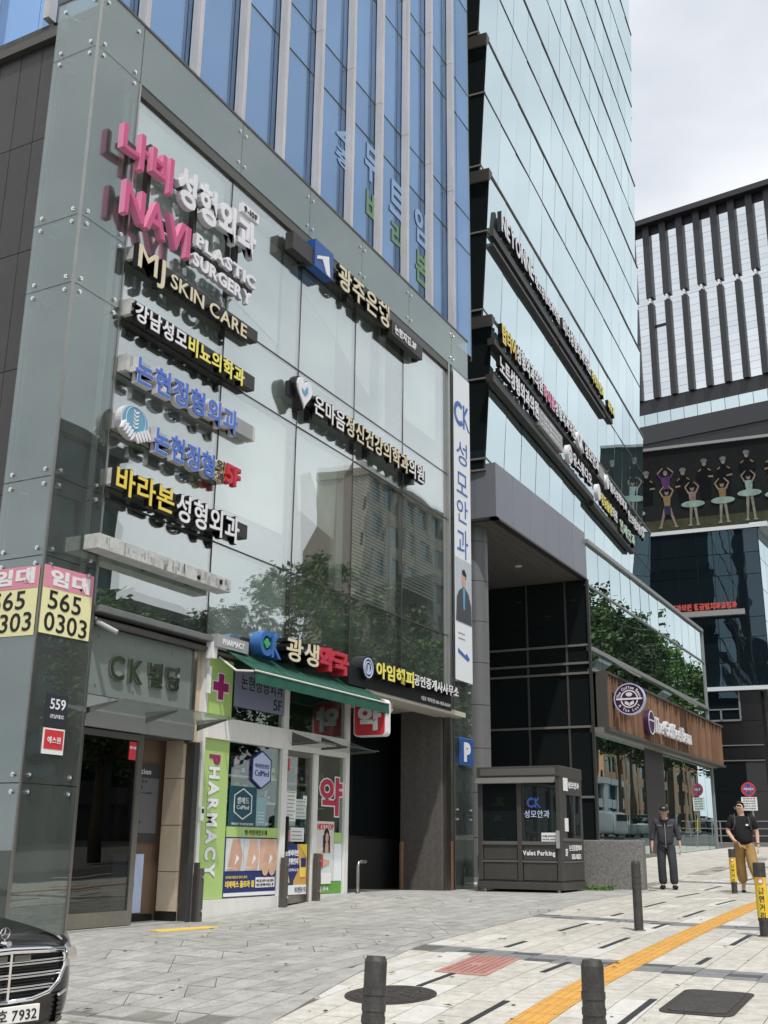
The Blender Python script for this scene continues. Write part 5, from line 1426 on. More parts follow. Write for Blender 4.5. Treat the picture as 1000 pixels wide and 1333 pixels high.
# local frame: x along the face (to larger y, i.e. left in view is +x), outward normal towards the camera = -x world
def ftl(s_, d, z): # s along face, d outward
    u = Vector((math.sin(H1), math.cos(H1), 0)); n = Vector((-math.cos(H1), math.sin(H1), 0))
    p = Vector((109.4392, 3.491, 0)) + u * s_ + n * d
    return (p.x, p.y, z)
def fbox(mb, s0, s1, d0, d1, z0, z1):
    return mb.hexa([ftl(s0, d0, z0), ftl(s1, d0, z0), ftl(s1, d1, z0), ftl(s0, d1, z0), ftl(s0, d0, z1), ftl(s1, d0, z1), ftl(s1, d1, z1), ftl(s0, d1, z1)])
SL, SR = 34, -14
zt_ = 73.9; rowz = [51.95]
while rowz[-1] < 73.2: rowz.append(rowz[-1] + (.92 if len(rowz) % 3 else .62))
cs = [-.34 + 2.115 * k for k in range(-2, 10)]
vis = 0
rest = MB()
for i in range(len(cs) - 1):
    for j in range(len(rowz) - 1):
        near = -1.0 < cs[i] + 1 < 17.5
        mb = MB() if (near and vis < 290) else rest
        t1 = random.gauss(0, .006)
        fbox(mb, cs[i] + .02, cs[i + 1] - .02, -.05, t1, rowz[j] + .014, rowz[j + 1] - .014)
        if mb is not rest: mb.build('far_pane', G_lite, ft); vis += 1
rest.build('far_pane_rest', G_lite, ft, kind='stuff')
mb = MB(); fbox(mb, cs[0], cs[-1], -30, -.06, 2, 75); mb.build('core', M_finb, ft)
for c_ in cs:
    mb = MB(); fbox(mb, c_ - .40, c_ + .40, .02, .5, 64.9, 74.6); mb.build('fin', M_finb, ft)
    mb = MB(); fbox(mb, c_ - .34, c_ + .34, .02, .4, 51.9, 64.1); mb.build('fin', M_finb, ft)
    mb = MB(); fbox(mb, c_ - .12, c_ + .12, .02, .5, 64.2, 64.8); mb.build('fin_joint', M_wl, ft)
mb = MB(); fbox(mb, cs[0] - .5, cs[-1] + .5, -10, 1.3, 74.6, 75.3); mb.build('roof_edge', M_finb, ft)
mb = MB(); fbox(mb, 12.35, 14.5, .02, .1, 61.0, 61.3); mb.build('dark_transom', M_black, ft)
mb = MB(); fbox(mb, cs[0], cs[-1], -4, -1.2, 49.9, 51.9); mb.build('recess', M_black, ft)
for k in range(14):
    s0 = cs[0] + k * 1.6; mb = MB(); fbox(mb, s0 + .03, s0 + 1.57, -.1, .0, 48.75, 50.15); mb.build('glass_rail_pane', G_tower, ft)
mb = MB(); fbox(mb, cs[0], 17.2, -6, .1, 46.5, 48.7); mb.build('soffit_beam', M_slab, ft)
mb = MB(); mb.hexa([ftl(cs[0], -3, 45.5), ftl(17.0, -3, 46.4), ftl(17.0, -6, 46.4), ftl(cs[0], -6, 45.5), ftl(cs[0], -.5, 46.52), ftl(17, -.5, 46.5), ftl(17, -6, 46.5), ftl(cs[0], -6, 46.5)]); mb.build('underside', M_black, ft)

# ------------------------------------------------------------------ screen building
H2 = R(-5)
sb = thing('screen_building', 'dark blue glass building with black stone ground floor and a pale roof edge', 'building', (56.96, 2.92, 1), 0)
U2 = Vector((math.sin(H2), math.cos(H2), 0)); N2 = Vector((-math.cos(H2), math.sin(H2), 0)); O2 = Vector((56.962, 2.9165, 0))
def sl_(s_, d, z): p = O2 + U2 * s_ + N2 * d; return (p.x, p.y, z)
def sbox(mb, s0, s1, d0, d1, z0, z1):
    return mb.hexa([sl_(s0, d0, z0), sl_(s1, d0, z0), sl_(s1, d1, z0), sl_(s0, d1, z0), sl_(s0, d0, z1), sl_(s1, d0, z1), sl_(s1, d1, z1), sl_(s0, d1, z1)])
ss = [-2.98, -2.1, -1.3, -.3, .66, 1.8, 2.9, 4.0, 5.1, 6.2, 7.4, 8.6, 9.8, 11, 12.2]
zz = [10.2, 11.6, 13.1, 14.3, 16.9, 18.25, 19.75]
for i in range(len(ss) - 1):
    for j in range(len(zz) - 1):
        mb = MB(); sbox(mb, ss[i] + .02, ss[i + 1] - .02, -.04, random.gauss(0, .006), zz[j] + .02, zz[j + 1] - .02); mb.build('blue_dark_pane', G_dark2, sb)
mb = MB(); sbox(mb, -2.9, 12.2, -12, -.05, 10.0, 19.7); mb.build('core', M_black, sb)
mb = MB(); sbox(mb, -3.1, 12.2, -.3, .12, 19.75, 19.98); mb.build('roof_edge', M_banner, sb)
# right hand face recedes along the street: bright glass
for i in range(9):
    for j in range(5):
        a = Vector(sl_(-3.0, 0, 0)); d_ = Vector((1, -.03, 0))
        p0 = a + d_ * (i * 1.6 + .02); p1 = a + d_ * (i * 1.6 + 1.58); z0, z1 = 10.2 + j * 1.91 + .02, 10.2 + (j + 1) * 1.91 - .02
        mb = MB(); mb.quad((p0.x, p0.y, z0), (p1.x, p1.y, z0), (p1.x, p1.y, z1), (p0.x, p0.y, z1)); mb.build('side_pane', G_tower, sb)
mb = MB(); a = Vector(sl_(-3.05, 0, 0)); mb.box(a.x - .1, a.x + 15, a.y - .55, a.y + .5, 19.75, 20.05); mb.build('roof_edge', M_banner, sb)
mb = MB(); sbox(mb, -3.0, 12, -.2, .3, 9.95, 10.18); mb.build('white_ledge', M_banner, sb)
mb = MB(); mb.box(a.x, a.x + 15, a.y - .05, a.y + .3, 1, 10.2); mb.build('side_wall', M_banner, sb)
# ground floor: black stone panels, windows
rowb = [(.9, 2.5), (2.52, 4.2), (4.22, 5.88), (6.07, 6.76), (6.82, 8.18), (8.22, 9.9)]
cb = [-2.3, -1.2, .4, 2.0, 3.6, 5.2, 6.8, 8.4, 10, 11.6]
for i in range(len(cb) - 1):
    for j, (z0, z1) in enumerate(rowb):
        if j == 5 and i in (1, 2): m_ = G_dark2
        elif j < 3 and i == 0: m_ = M_greystone
        elif j < 3: m_ = G_dark
        else: m_ = M_blackstone
        mb = MB(); sbox(mb, cb[i] + .01, cb[i + 1] - .01, -.03, random.uniform(.0, .006), z0, z1); mb.build('stone_panel' if m_ in (M_blackstone, M_greystone) else 'ground_pane', m_, sb)
mb = MB(); sbox(mb, -2.35, 12, -3, -.04, .6, 9.95); mb.build('core', M_black, sb)
for z in (5.93, 6.79): mb = MB(); sbox(mb, -2.3, 12, 0, .06, z, z + .05); mb.build('line_trim', M_greyframe, sb)
for s0, s1 in ((-1.2, .4),):
    mb = MB(); sbox(mb, -1.18, .9, .01, .06, 8.2, 8.3); sbox(mb, -1.18, -1.08, .01, .06, 8.2, 9.9); sbox(mb, -.1, 0, .01, .06, 8.2, 8.9); sbox(mb, -1.1, .9, .01, .06, 8.85, 8.93); mb.build('window_frame', M_greyframe, sb)
# red letter sign on its ledge
t = thing('red_letter_sign', 'row of small red letters on a grey rail on the dark blue building', 'sign', (sl_(.4, .3, 14.4)), -H2 - PI / 2)
MB().box(-3.6, 2.3, -.3, .0, -.02, .30).build('rail', M_greybar, t, world=False)
letters(t, [('에스앤유피부과의원 황금빛치과교정과', M_redtxt)], -3.5, 1.9, .34, .78, -.3, .03, bold=.05)

# big video screen with dancers
H3 = R(-5)
vs_ = thing('video_screen', 'huge dark outdoor video screen showing a row of dancers above the blue building', 'screen', sl_(0, -.6, 19.8), 0)
mb = MB(); sbox(mb, -5, 12, -.9, -.55, 19.95, 25.75); mb.build('screen_panel', M_screen, vs_)
mb = MB(); sbox(mb, -5, 12, -.9, -.40, 25.60, 25.78); mb.build('top_frame', M_greybar, vs_)
def fig(pts, m_, d, nm, par):
    mb = MB(); n = len(pts)
    vv = [sl_(s_, d, z) for s_, z in pts] + [sl_(s_, d - .01, z) for s_, z in pts]
    mb._a(vv, [tuple(range(n)), tuple(range(2 * n - 1, n - 1, -1))] + [(i, i + n, (i + 1) % n + n, (i + 1) % n) for i in range(n)])
    return mb.build(nm, m_, par)
def ell(c, z, a, b, n=14): return [(c + a * math.cos(2 * PI * i / n), z + b * math.sin(2 * PI * i / n)) for i in range(n)]
def emi(nm, c): return mat(nm, [v * .5 for v in c], .8, var=.6, scale=2.6, spec=.1, emit=(*c, .10))
E_skin = emi('screen skin tone', (.42, .32, .26)); E_tutu = emi('screen aqua tulle', (.42, .58, .52)); E_top = emi('screen dusty pink', (.36, .27, .26)); E_purp = emi('screen purple', (.16, .07, .22))
E_uni = emi('screen black uniform', (.012, .014, .018)); E_hat = emi('screen grey helmet', (.22, .25, .26)); E_gold = emi('screen dull gold', (.36, .26, .14)); E_floor = emi('screen mossy floor', (.09, .10, .06)); E_leg = emi('screen pale tights', (.34, .34, .28)); E_str = emi('screen navy shorts', (.05, .055, .10))
fig([(-5, 19.97), (12, 19.97), (12, 20.9), (-5, 20.9)], E_floor, -.535, 'stage_floor', vs_)
def limb(a, b, w, m_, d, nm, par):
    dx, dz = b[0] - a[0], b[1] - a[1]; l_ = math.hypot(dx, dz); nx, nz = -dz / l_ * w, dx / l_ * w
    return fig([(a[0] + nx, a[1] + nz), (a[0] - nx, a[1] - nz), (b[0] - nx * .6, b[1] - nz * .6), (b[0] + nx * .6, b[1] + nz * .6)], m_, d, nm, par)
def guard(c, zt, arm=None):
    sw = .12 * math.sin(c * 7)
    f = fig([(c - .30, 22.0), (c + .30, 22.0), (c + .42, zt - .75), (c + .22, zt - .48), (c - .22, zt - .48), (c - .42, zt - .75)], E_uni, -.52, 'officer_figure', vs_)
    fig(ell(c, zt - .22, .13, .19), E_skin, -.51, 'face', f); fig(ell(c, zt - .06, .20, .15), E_hat, -.50, 'helmet', f)
    for sg in (-1, 1): limb((c + sg * .36, zt - .7), (c + sg * .5, zt - 1.15), .09, E_uni, -.515, 'arm', f); limb((c + sg * .5, zt - 1.15), (c + sg * .1 + sw, zt - 1.3 + sw * sg * 2), .07, E_skin if sg * sw > .05 else E_uni, -.51, 'arm', f)
    for sg in (-1, 1): fig([(c + sg * .2, zt - .55), (c + sg * .4, zt - .7), (c + sg * .38, zt - .78), (c + sg * .2, zt - .66)], E_gold, -.505, 'epaulette', f)
for c, z in ((3.5, 24.2), (1.22, 24.15), (-.12, 24.6), (-1.28, 24.6), (-2.7, 24.85), (-4.2, 24.7), (5.2, 24.3)): guard(c, z)
def dancer(c, zt, top, tutu=True, lean=0):
    zw = zt - 1.15
    f = fig([(c - .17, zw), (c + .17, zw), (c + .24, zt - .42), (c - .24, zt - .42)], top, -.49, 'dancer_figure', vs_)
    fig(ell(c, zt - .2, .13, .18), E_skin, -.48, 'face', f); fig(ell(c, zt - .07, .14, .10), E_uni, -.475, 'hair', f)
    for sg in (-1, 1):
        limb((c + sg * .22, zt - .5), (c + sg * .42, zt - .1), .06, E_skin, -.485, 'arm', f); limb((c + sg * .42, zt - .1), (c + sg * .14, zt + .22), .05, E_skin, -.484, 'arm', f)
        limb((c + sg * .10, zw), (c + sg * .22 + lean * sg, 20.45), .10, E_leg if tutu else E_skin, -.488, 'leg', f)
        fig(ell(c + sg * .24 + lean * sg, 20.42, .13, .06), E_leg, -.484, 'shoe', f)
    if tutu: fig(ell(c, zw - .08, .72, .22, 18), E_tutu, -.47, 'tutu', f)
    else: fig([(c - .2, zw - .55), (c + .2, zw - .55), (c + .2, zw + .05), (c - .2, zw + .05)], E_str, -.47, 'shorts', f)
dancer(.72, 23.0, E_top); dancer(-1.1, 23.05, E_gold); dancer(-2.7, 23.35, E_tutu); dancer(-4.3, 23.1, E_tutu)
dancer(2.3, 22.9, E_gold, False, .25)
f = fig([(2.1, 22.9), (2.5, 22.9), (2.62, 23.75), (2.0, 23.75)], E_purp, -.50, 'dancer_figure', vs_)
fig(ell(2.3, 24.0, .13, .18), E_skin, -.495, 'face', f)
for sg in (-1, 1): limb((2.3 + sg * .28, 23.65), (2.3 + sg * .5, 24.0), .07, E_purp, -.494, 'arm', f); limb((2.3 + sg * .5, 24.0), (2.3 + sg * .15, 24.35), .05, E_skin, -.493, 'arm', f)
dancer(4.4, 22.7, E_top)
# ------------------------------------------------------------------ valet booth
bt = thing('valet_booth', 'dark grey metal valet parking booth before the granite planter wall', 'booth', (12.19, -1.55, .13), -PI / 2)
def B(x0, x1, y0, y1, z0, z1, nm, m_, par=None, bev=0, **k): return MB().box(x0, x1, y0, y1, z0 - .13, z1 - .13).build(nm, m_, par or bt, world=False, bevel=bev, **k)
W = .905; D = 1.42
B(-W - .02, W + .02, -.03, D + .03, .20, .34, 'base_beam', M_boothm, bev=.01)
B(-W, W, 0, D, .34, .37, 'floor', M_booth_in)
for x, y in ((-W, 0), (W - .10, 0), (-W, D - .1), (W - .1, D - .1)): B(x, x + .10, y, y + .10, .37, 2.40, 'corner_post', M_boothm, bev=.008)
B(-.04, .06, .0, .08, .37, 2.40, 'mullion', M_boothm, bev=.006)
B(-W - .01, W + .01, -.02, D + .02, 2.40, 2.62, 'roof_fascia', M_boothm, bev=.012)
B(-W + .08, W - .08, -.03, -.021, 2.44, 2.58, 'fascia_panel', M_boothl)
mb = MB(); mb.hexa([(-W, -.16, 2.27 - .13), (W - .08, -.16, 2.27 - .13), (W - .08, -.02, 2.30 - .13), (-W, -.02, 2.30 - .13), (-W, -.16, 2.285 - .13), (W - .08, -.16, 2.285 - .13), (W - .08, -.02, 2.40 - .13), (-W, -.02, 2.40 - .13)]); mb.build('drip_hood', M_boothl, bt, world=False)
for a, b in ((-W + .1, -.04), (.06, W - .1)):
    B(a, b, .03, .04, 1.12, 2.26, 'window_pane', G_dark)
    B(a, b, .0, .06, 1.06, 1.13, 'window_rail', M_boothl)
    B(a, b, .01, .05, .72, .76, 'panel_rail', M_boothl)
    for z0, z1 in ((.38, .71), (.77, 1.05)): B(a + .02, b - .02, .025, .045, z0, z1, 'panel', M_boothm)
B(-W + .1, W - .1, .08, .09, .38, 2.3, 'inner_lining', M_booth_in)
# side facing the street (local +x)
for z0, z1 in ((.38, .72), (.77, 1.14)): B(W - .03, W - .01, .1, D - .1, z0, z1, 'panel', M_boothm)
B(W - .04, W + .0, .1, D - .1, .72, .76, 'panel_rail', M_boothl); B(W - .04, W + .0, .1, D - .1, 1.14, 1.2, 'window_rail', M_boothl)
B(W - .03, W - .015, .42, D - .14, 1.20, 2.06, 'window_pane', G_dark); B(W - .03, W + .0, .86, .90, 1.2, 2.06, 'mullion', M_boothm)
B(W - .04, W + .0, .1, D - .1, 2.06, 2.40, 'panel', M_boothm); B(W - .04, W - .005, .1, .40, 1.2, 2.06, 'panel', M_boothm)
B(-W + .02, W - .05, D - .05, D - .02, .38, 2.4, 'rear_panel', M_boothm); B(-W + .01, -W + .04, .1, D - .1, .38, 2.4, 'rear_panel', M_boothm)
for x, y in ((-.8, .1), (.78, .1), (-.8, 1.3), (.78, 1.3)):
    mb = MB(); mb.cyl(x, y, -.0, .07, .04, n=10); mb.build('adjuster_foot', M_steel, bt, world=False)
for x in (-.6, .6):
    o_ = MB(); o_.disc(0, 0, .07, .07, -.02, .02, 14); c_ = o_.build('caster_wheel', M_rubber, bt, world=False); c_.location = (x, .25, .05)
kmark(bt, .28, 1.76, .20, .016, .012, M_blue, None, world=False)
letters(bt, [('성모안과', M_lilac)], .12, .66, 1.46, 1.61, .020, .008, bold=.01)
letters(bt, [('Valet Parking', M_wl)], .07, .76, .70, .82, .015, .006, bold=.04, gap=.07)
B(.48, .80, .012, .020, 1.10, 1.30, 'notice', M_paper); letters(bt, [('앞 벨을 눌러주세요', M_ink)], .50, .78, 1.09, 1.12, .006, .004, bold=.02, joined=True, name='notice_text')
letters(bt, [('차량 출차는 실내에서', M_ink)], .50, .78, 1.03, 1.055, .006, .004, bold=.0, joined=True, name='notice_text')
B(.80, .87, -.03, .0, 1.0, 1.34, 'door_handle', M_greybar)
# lettering on the street side: a turned holder
sd_ = thing('booth_side_lettering', 'white lettering and notices on the street side of the valet booth', 'lettering', (12.19 + .1, -1.55 - W - .004, .13))
letters(sd_, [('성모안과', M_wl)], .42, 1.12, 2.06, 2.20, -.004, .004, bold=.03, joined=True, name='lettering')
letters(sd_, [('논현정형외과', M_wl)], .36, 1.16, .82, .94, -.004, .004, bold=.03, joined=True, name='lettering')
letters(sd_, [('552-0275', M_wl)], .50, 1.1, .66, .76, -.004, .004, bold=.03, joined=True, name='lettering')
letters(sd_, [('5F', M_wl)], .12, .26, .72, .86, -.004, .004, bold=.03, joined=True, name='lettering')
MB().box(.10, .38, -.006, .0, 2.0, 2.26).build('notice', M_paper, sd_, world=False); MB().box(.12, .34, -.006, .0, 1.2, 1.46).build('notice', M_paper, sd_, world=False)

# planter wall and weeds
t = thing('planter_wall', 'low rough granite wall between the valet booth and the older man', 'wall', (14.4, -2, .1))
MB().box(14.29, 14.62, -3.50, -.4, .0, 1.18).build('wall_block', M_granite, t, bevel=.02)
random.seed(3)
mb = MB()
for i in range(900):
    y = random.uniform(-3.0, -1.75); x = 13.62 + random.gauss(.25, .16) - abs(y + 2.4) * .0; z = g(x, y) + random.random() * .09
    a = random.random() * 6.28; l_ = random.uniform(.015, .04); q = random.uniform(-.6, .6)
    dx, dy = math.cos(a) * l_, math.sin(a) * l_
    mb.quad((x - dx, y - dy, z), (x + dy * .5, y - dx * .5, z + q * l_), (x + dx, y + dy, z + .02), (x - dy * .5, y + dx * .5, z + q * l_))
w_ = mb.build('weeds', M_leaf2); tag(w_, 'small patch of green weeds growing at the foot of the granite wall', 'weeds', kind='stuff')

# ------------------------------------------------------------------ covers in the pavement
t = thing('manhole_cover', 'round dark cast iron manhole cover behind the leaning bollard', 'manhole cover', (-.65, -5.27, g(-.65, -5.27)))
def disc_slab(r, top, th, n=44): return slab([(-.65 + r * math.cos(2 * PI * k / n), -5.27 + r * math.sin(2 * PI * k / n)) for k in range(n)], top, th)
vs, fs = disc_slab(.40, .006, .03); mb = MB(); mb._a(vs, fs); mb.build('rim', M_iron, t)
vs, fs = disc_slab(.355, .010, .03); mb = MB(); mb._a(vs, fs); mb.build('lid', M_iron, t)
mb = MB()
for r_ in (.09, .15, .21, .27):
    n_ = int(r_ * 50)
    for i in range(n_):
        a0, a1 = 2 * PI * i / n_, 2 * PI * (i + .55) / n_
        P = [(-.65 + rr * math.cos(a), -5.27 + rr * math.sin(a)) for rr, a in ((r_, a0), (r_ + .035, a0), (r_ + .035, a1), (r_, a1))]
        vs, fs = slab(P, .014, .005); mb._a(vs, fs)
mb.build('raised_pattern', M_greystone, t, kind='stuff')
def rr_slab(x0, x1, y0, y1, r, top, th=.03):
    P = rrect(x0, x1, y0, y1, r, 5)
    return slab(P, top, th)
t = thing('access_cover', 'rounded rectangular manhole cover filled with dark gravelly asphalt, near the frame corner', 'manhole cover', (0, -7.8, g(0, -7.8)))
vs, fs = rr_slab(-.52, .53, -8.12, -7.54, .10, .008); mb = MB(); mb._a(vs, fs); mb.build('frame', M_iron, t)
vs, fs = rr_slab(-.46, .47, -8.06, -7.60, .08, .013); mb = MB(); mb._a(vs, fs); mb.build('fill', M_asph2, t)
t = thing('access_cover', 'faded red rectangular cover with rows of raised bars beside the grey band', 'manhole cover', (1.15, -5.35, g(1.15, -5.35)))
vs, fs = slab([(.50, -5.68), (1.72, -5.55), (1.80, -5.02), (.55, -5.12)], .008); mb = MB(); mb._a(vs, fs); mb.build('plate', M_redp, t)
mb = MB()
for i in range(17):
    for j in range(7):
        x = .60 + i * .068 + j * .004; y = -5.60 + j * .068 + i * .006
        if 6 < i < 10 and 2 < j < 5: continue
        vs, fs = slab([(x, y), (x + .045, y), (x + .045, y + .03), (x, y + .03)], .015, .008); mb._a(vs, fs)
mb.build('raised_bars', M_redp, t, kind='stuff')
vs, fs = slab([(1.14, -5.0), (2.0, -4.88), (1.93, -4.62), (1.16, -4.72)], .005); mb = MB(); mb._a(vs, fs); mb.build('repair_slab', M_tileW, pav)

# ------------------------------------------------------------------ bollards
def bollard(x, y, h, label, yellow=False, lean=0, r=.062, text=None, face=None):
    z = g(x, y)
    t = thing('bollard', label, 'bollard', (x, y, z), 0, 'bollards along the pavement')
    mb = MB(); mb.cyl(0, 0, 0, h - .03, r, n=24); mb.cyl(0, 0, h - .03, h, r, r * .82, n=24)
    o_ = mb.build('post', M_bollard, t, world=False, smooth=True); o_.data.set_sharp_from_angle(angle=R(35))
    mb = MB(); mb.cyl(0, 0, -.01, .012, r * 1.5, n=20); mb.build('base_ring', M_steel, t, world=False)
    mb = MB()
    if yellow:
        mb.cyl(0, 0, h - .16, h + .005, r * 1.22, n=24); mb.cyl(0, 0, .18, h - .10, r * 1.12, n=24); o2 = mb.build('sleeve', M_bollard, t, world=False, smooth=True); o2.data.set_sharp_from_angle(angle=R(35))
        mb = MB(); mb.cyl(0, 0, .22, h - .155, r * 1.17, n=28); o3 = mb.build('yellow_wrap', M_yfilm, t, world=False, smooth=True); o3.data.set_sharp_from_angle(angle=R(35))
        # print facing the camera
        hd = math.atan2(-9.8 - x, -10 - y)
        tt = '금연거리'
        n_ = len(tt)
        for i, ch in enumerate(tt):
            zc = h - .32 - i * .095
            vs, fs = glyph(ch, .02, .5)
            P = []
            for v in vs:
                lx = (v.x - .46) * .075; rr_ = r * 1.17 + (.003 if v.z > 0 else .0)
                a = lx / rr_
                dx, dy = math.sin(hd), math.cos(hd)
                ux, uy = -dy, dx  # to the right seen from the camera
                P.append((rr_ * (math.cos(a) * dx + math.sin(a) * ux), rr_ * (math.cos(a) * dy + math.sin(a) * uy), zc + (v.y - .35) * .085))
            mb = MB(); mb._a(P, fs); mb.build('letter', M_ink, o3, world=False)
        mb = MB(); dx, dy = math.sin(hd), math.cos(hd); ux, uy = -dy, dx
        for (r0, r1, m_, off) in ((0, .034, M_wl, .004), (.026, .034, M_redl, .006)):
            mb = MB(); P = []; n = 20; F = []
            for i in range(n):
                a = 2 * PI * i / n
                for q in (r0, r1):
                    lx, lz = q * math.cos(a), q * math.sin(a); b_ = lx / (r * 1.17); rr_ = r * 1.17 + off
                    P.append((rr_ * (math.cos(b_) * dx + math.sin(b_) * ux), rr_ * (math.cos(b_) * dy + math.sin(b_) * uy), h - .205 + lz))
            for i in range(n): j = (i + 1) % n; F.append((2 * i, 2 * i + 1, 2 * j + 1, 2 * j))
            mb._a(P, F); mb.build('no_smoking_mark', m_, o3, world=False)
    else:
        for q in (h - .20, h - .28, h - .34):
            mb.cyl(0, 0, q, q + .035, r * 1.07, n=24)
        o2 = mb.build('reflective_band', M_bollard, t, world=False, smooth=True); o2.data.set_sharp_from_angle(angle=R(35))
    if lean: t.rotation_euler = (0, lean, 0)
    return t
hd0 = R(242)
bollard(-3.47, -7.98, .875, 'scratched dark bollard standing upright in the front, beside the yellow tactile strip')
bollard(-4.10, -6.92, .93, 'leaning dark bollard in the front, over the round manhole cover', lean=R(5))
bollard(4.95, -5.93, .85, 'plain dark bollard in the middle distance, right of the granite wall', r=.058)
bollard(14.0, -5.41, .85, 'yellow wrapped bollard just in front of the walking man in khaki trousers', True, r=.056)
bollard(4.93, -7.48, .85, 'yellow wrapped bollard at the right edge of the view', True, lean=R(-3), r=.060)

# ------------------------------------------------------------------ no parking sign and railing
t = thing('no_parking_sign', 'round red and blue no parking sign over a white notice on a leaning pole', 'road sign', (46.2, -.2, g(46.2, -.2)), -R(78))
zb = g(46.2, -.2)
mb = MB(); mb.tube([(.30, .03, 0), (0, .03, 3.95 - zb)], .035, 8); mb.build('pole', M_greybar, t, world=False)
mb = MB(); mb.tube([(.30 - .3 * .28, .03, 1.05 - .28), (.30 - .3 * .42, .03, 1.62 - .3)], .042, 8); mb.build('yellow_tape', M_yfilm, t, world=False)
cz = 3.80 - zb
MB().disc(0, cz, .33, .33, -.02, .0, 32).build('disc', M_redl, t, world=False)
MB().disc(0, cz, .25, .25, -.026, -.021, 32).build('blue_field', M_bluesign, t, world=False)
for sg in (-1, 1):
    a = PI / 4 * sg; c, s_ = math.cos(a), math.sin(a)
    MB().plate([(c * x - s_ * z, cz + s_ * x + c * z) for x, z in ((-.25, -.03), (.25, -.03), (.25, .03), (-.25, .03))], -.031 - .002 * sg, -.027).build('red_bar', M_redl, t, world=False)
letters(t, [('주정차금지', M_wl)], -.22, .22, cz - .05, cz + .07, -.042, .005, bold=.03, joined=True, name='lettering')
MB().box(-.36, .36, -.02, .0, cz - .98, cz - .36).build('notice_plate', M_paper, t, world=False)
for k, tx in enumerate(('견인지역', '주·정차 단속중', '무인단속 카메라', '위반시 견인', '강남구청장')):
    letters(t, [(tx, M_inkg)], -.28, .28, cz - .46 - k * .115, cz - .40 - k * .115, -.026, .004, bold=.03, joined=True, name='notice_line')
t = thing('steel_railing', 'grey steel railing in front of the black stone ground floor', 'railing', (51, 1, 1.1))
for y in (5.0, 3.6, 2.2, .8, -.6, -2.0):
    MB().box(50.97, 51.03, y - .03, y + .03, g(51, y), 2.45).build('post', M_greybar, t)
for z in (1.35, 1.7, 2.05, 2.42): MB().box(50.98, 51.02, -2.2, 5.1, z, z + .05).build('bar', M_greybar, t)

# ------------------------------------------------------------------ black saloon car, only its nose in view
def car_body(L_, Wd, hood, belt, roof, sp, m_body, root, clear=.17, nose=.80, van=False):
    """local frame: nose at y=0 facing -y"""
    st_ = sp
    vs = []; fs = []; n = 0
    prof = lambda w, h, s_: [(0, clear), (w * .82, clear), (w * .97, clear + .10), (w * 1.0, .50), (w * .985, s_ - .12), (w * .93, s_ - .01), (w * .72, s_ + (h - s_) * .55), (w * .36, h - .008), (0, h)]
    for y, w, h, s_ in st_:
        half = prof(w, h, s_)
        ring = half + [(-x, z) for x, z in half[-2:0:-1]]
        n = len(ring); vs += [(x, y, z) for x, z in ring]
    for i in range(len(st_) - 1):
        for j in range(n): fs.append((i * n + j, (i + 1) * n + j, (i + 1) * n + (j + 1) % n, i * n + (j + 1) % n))
    fs.append(tuple(range(n))); fs.append(tuple((len(st_) - 1) * n + j for j in range(n - 1, -1, -1)))
    mb = MB(); mb._a(vs, fs); o = mb.build('body', m_body, root, world=False, smooth=True)
    sm = o.modifiers.new('s', 'SUBSURF'); sm.levels = 2; sm.render_levels = 2
    return o
def wheel(root, x, y, r=.34):
    mb = MB(); P = []
    o = thing
    w = MB(); n = 28; sx = 1 if x > 0 else -1
    for i in range(n):
        a = 2 * PI * i / n
        for rr, xx in ((r * .66, .0), (r * .94, .0), (r, .03), (r, .20), (r * .6, .22)): w.v.append((x - sx * xx, y + rr * math.cos(a), r + rr * math.sin(a)))
    for i in range(n):
        j = (i + 1) % n
        for k in range(4): w.f.append((i * 5 + k, i * 5 + k + 1, j * 5 + k + 1, j * 5 + k))
    ty = w.build('wheel', M_rubber, root, world=False, smooth=True)
    s = MB()
    for k in range(10):
        a = 2 * PI * k / 10; c, q = math.cos(a), math.sin(a)
        P = [(r * .10, -.02), (r * .66, -.035), (r * .66, .035), (r * .10, .02)]
        vv = [(x - sx * xx, y + u * c - v * q, r + u * q + v * c) for xx in (.02, .05) for u, v in P]
        s._a(vv, [(0, 1, 2, 3), (7, 6, 5, 4), (0, 4, 5, 1), (1, 5, 6, 2), (2, 6, 7, 3), (3, 7, 4, 0)])
    s.build('rim', M_chrome, ty, world=False)
CG = -.50
mc = thing('parked_car', 'black saloon car with chrome slatted grille, only its nose in the lower left corner', 'car', (-3.60, -3.72, CG), -R(7))
sp = [(.03, .48, .74, .70), (.07, .62, .79, .73), (.16, .73, .825, .76), (.32, .83, .86, .80), (.60, .90, .895, .84), (1.0, .92, .935, .89), (1.45, .95, .98, .93), (1.75, .95, .995, .95), (2.6, .95, 1.0, .96), (3.8, .95, 1.02, .97), (4.4, .94, 1.06, 1.0), (4.9, .90, 1.04, .97), (5.1, .80, .95, .85)]
car_body(5.1, .95, 0, 0, 0, sp, M_carblk, mc)
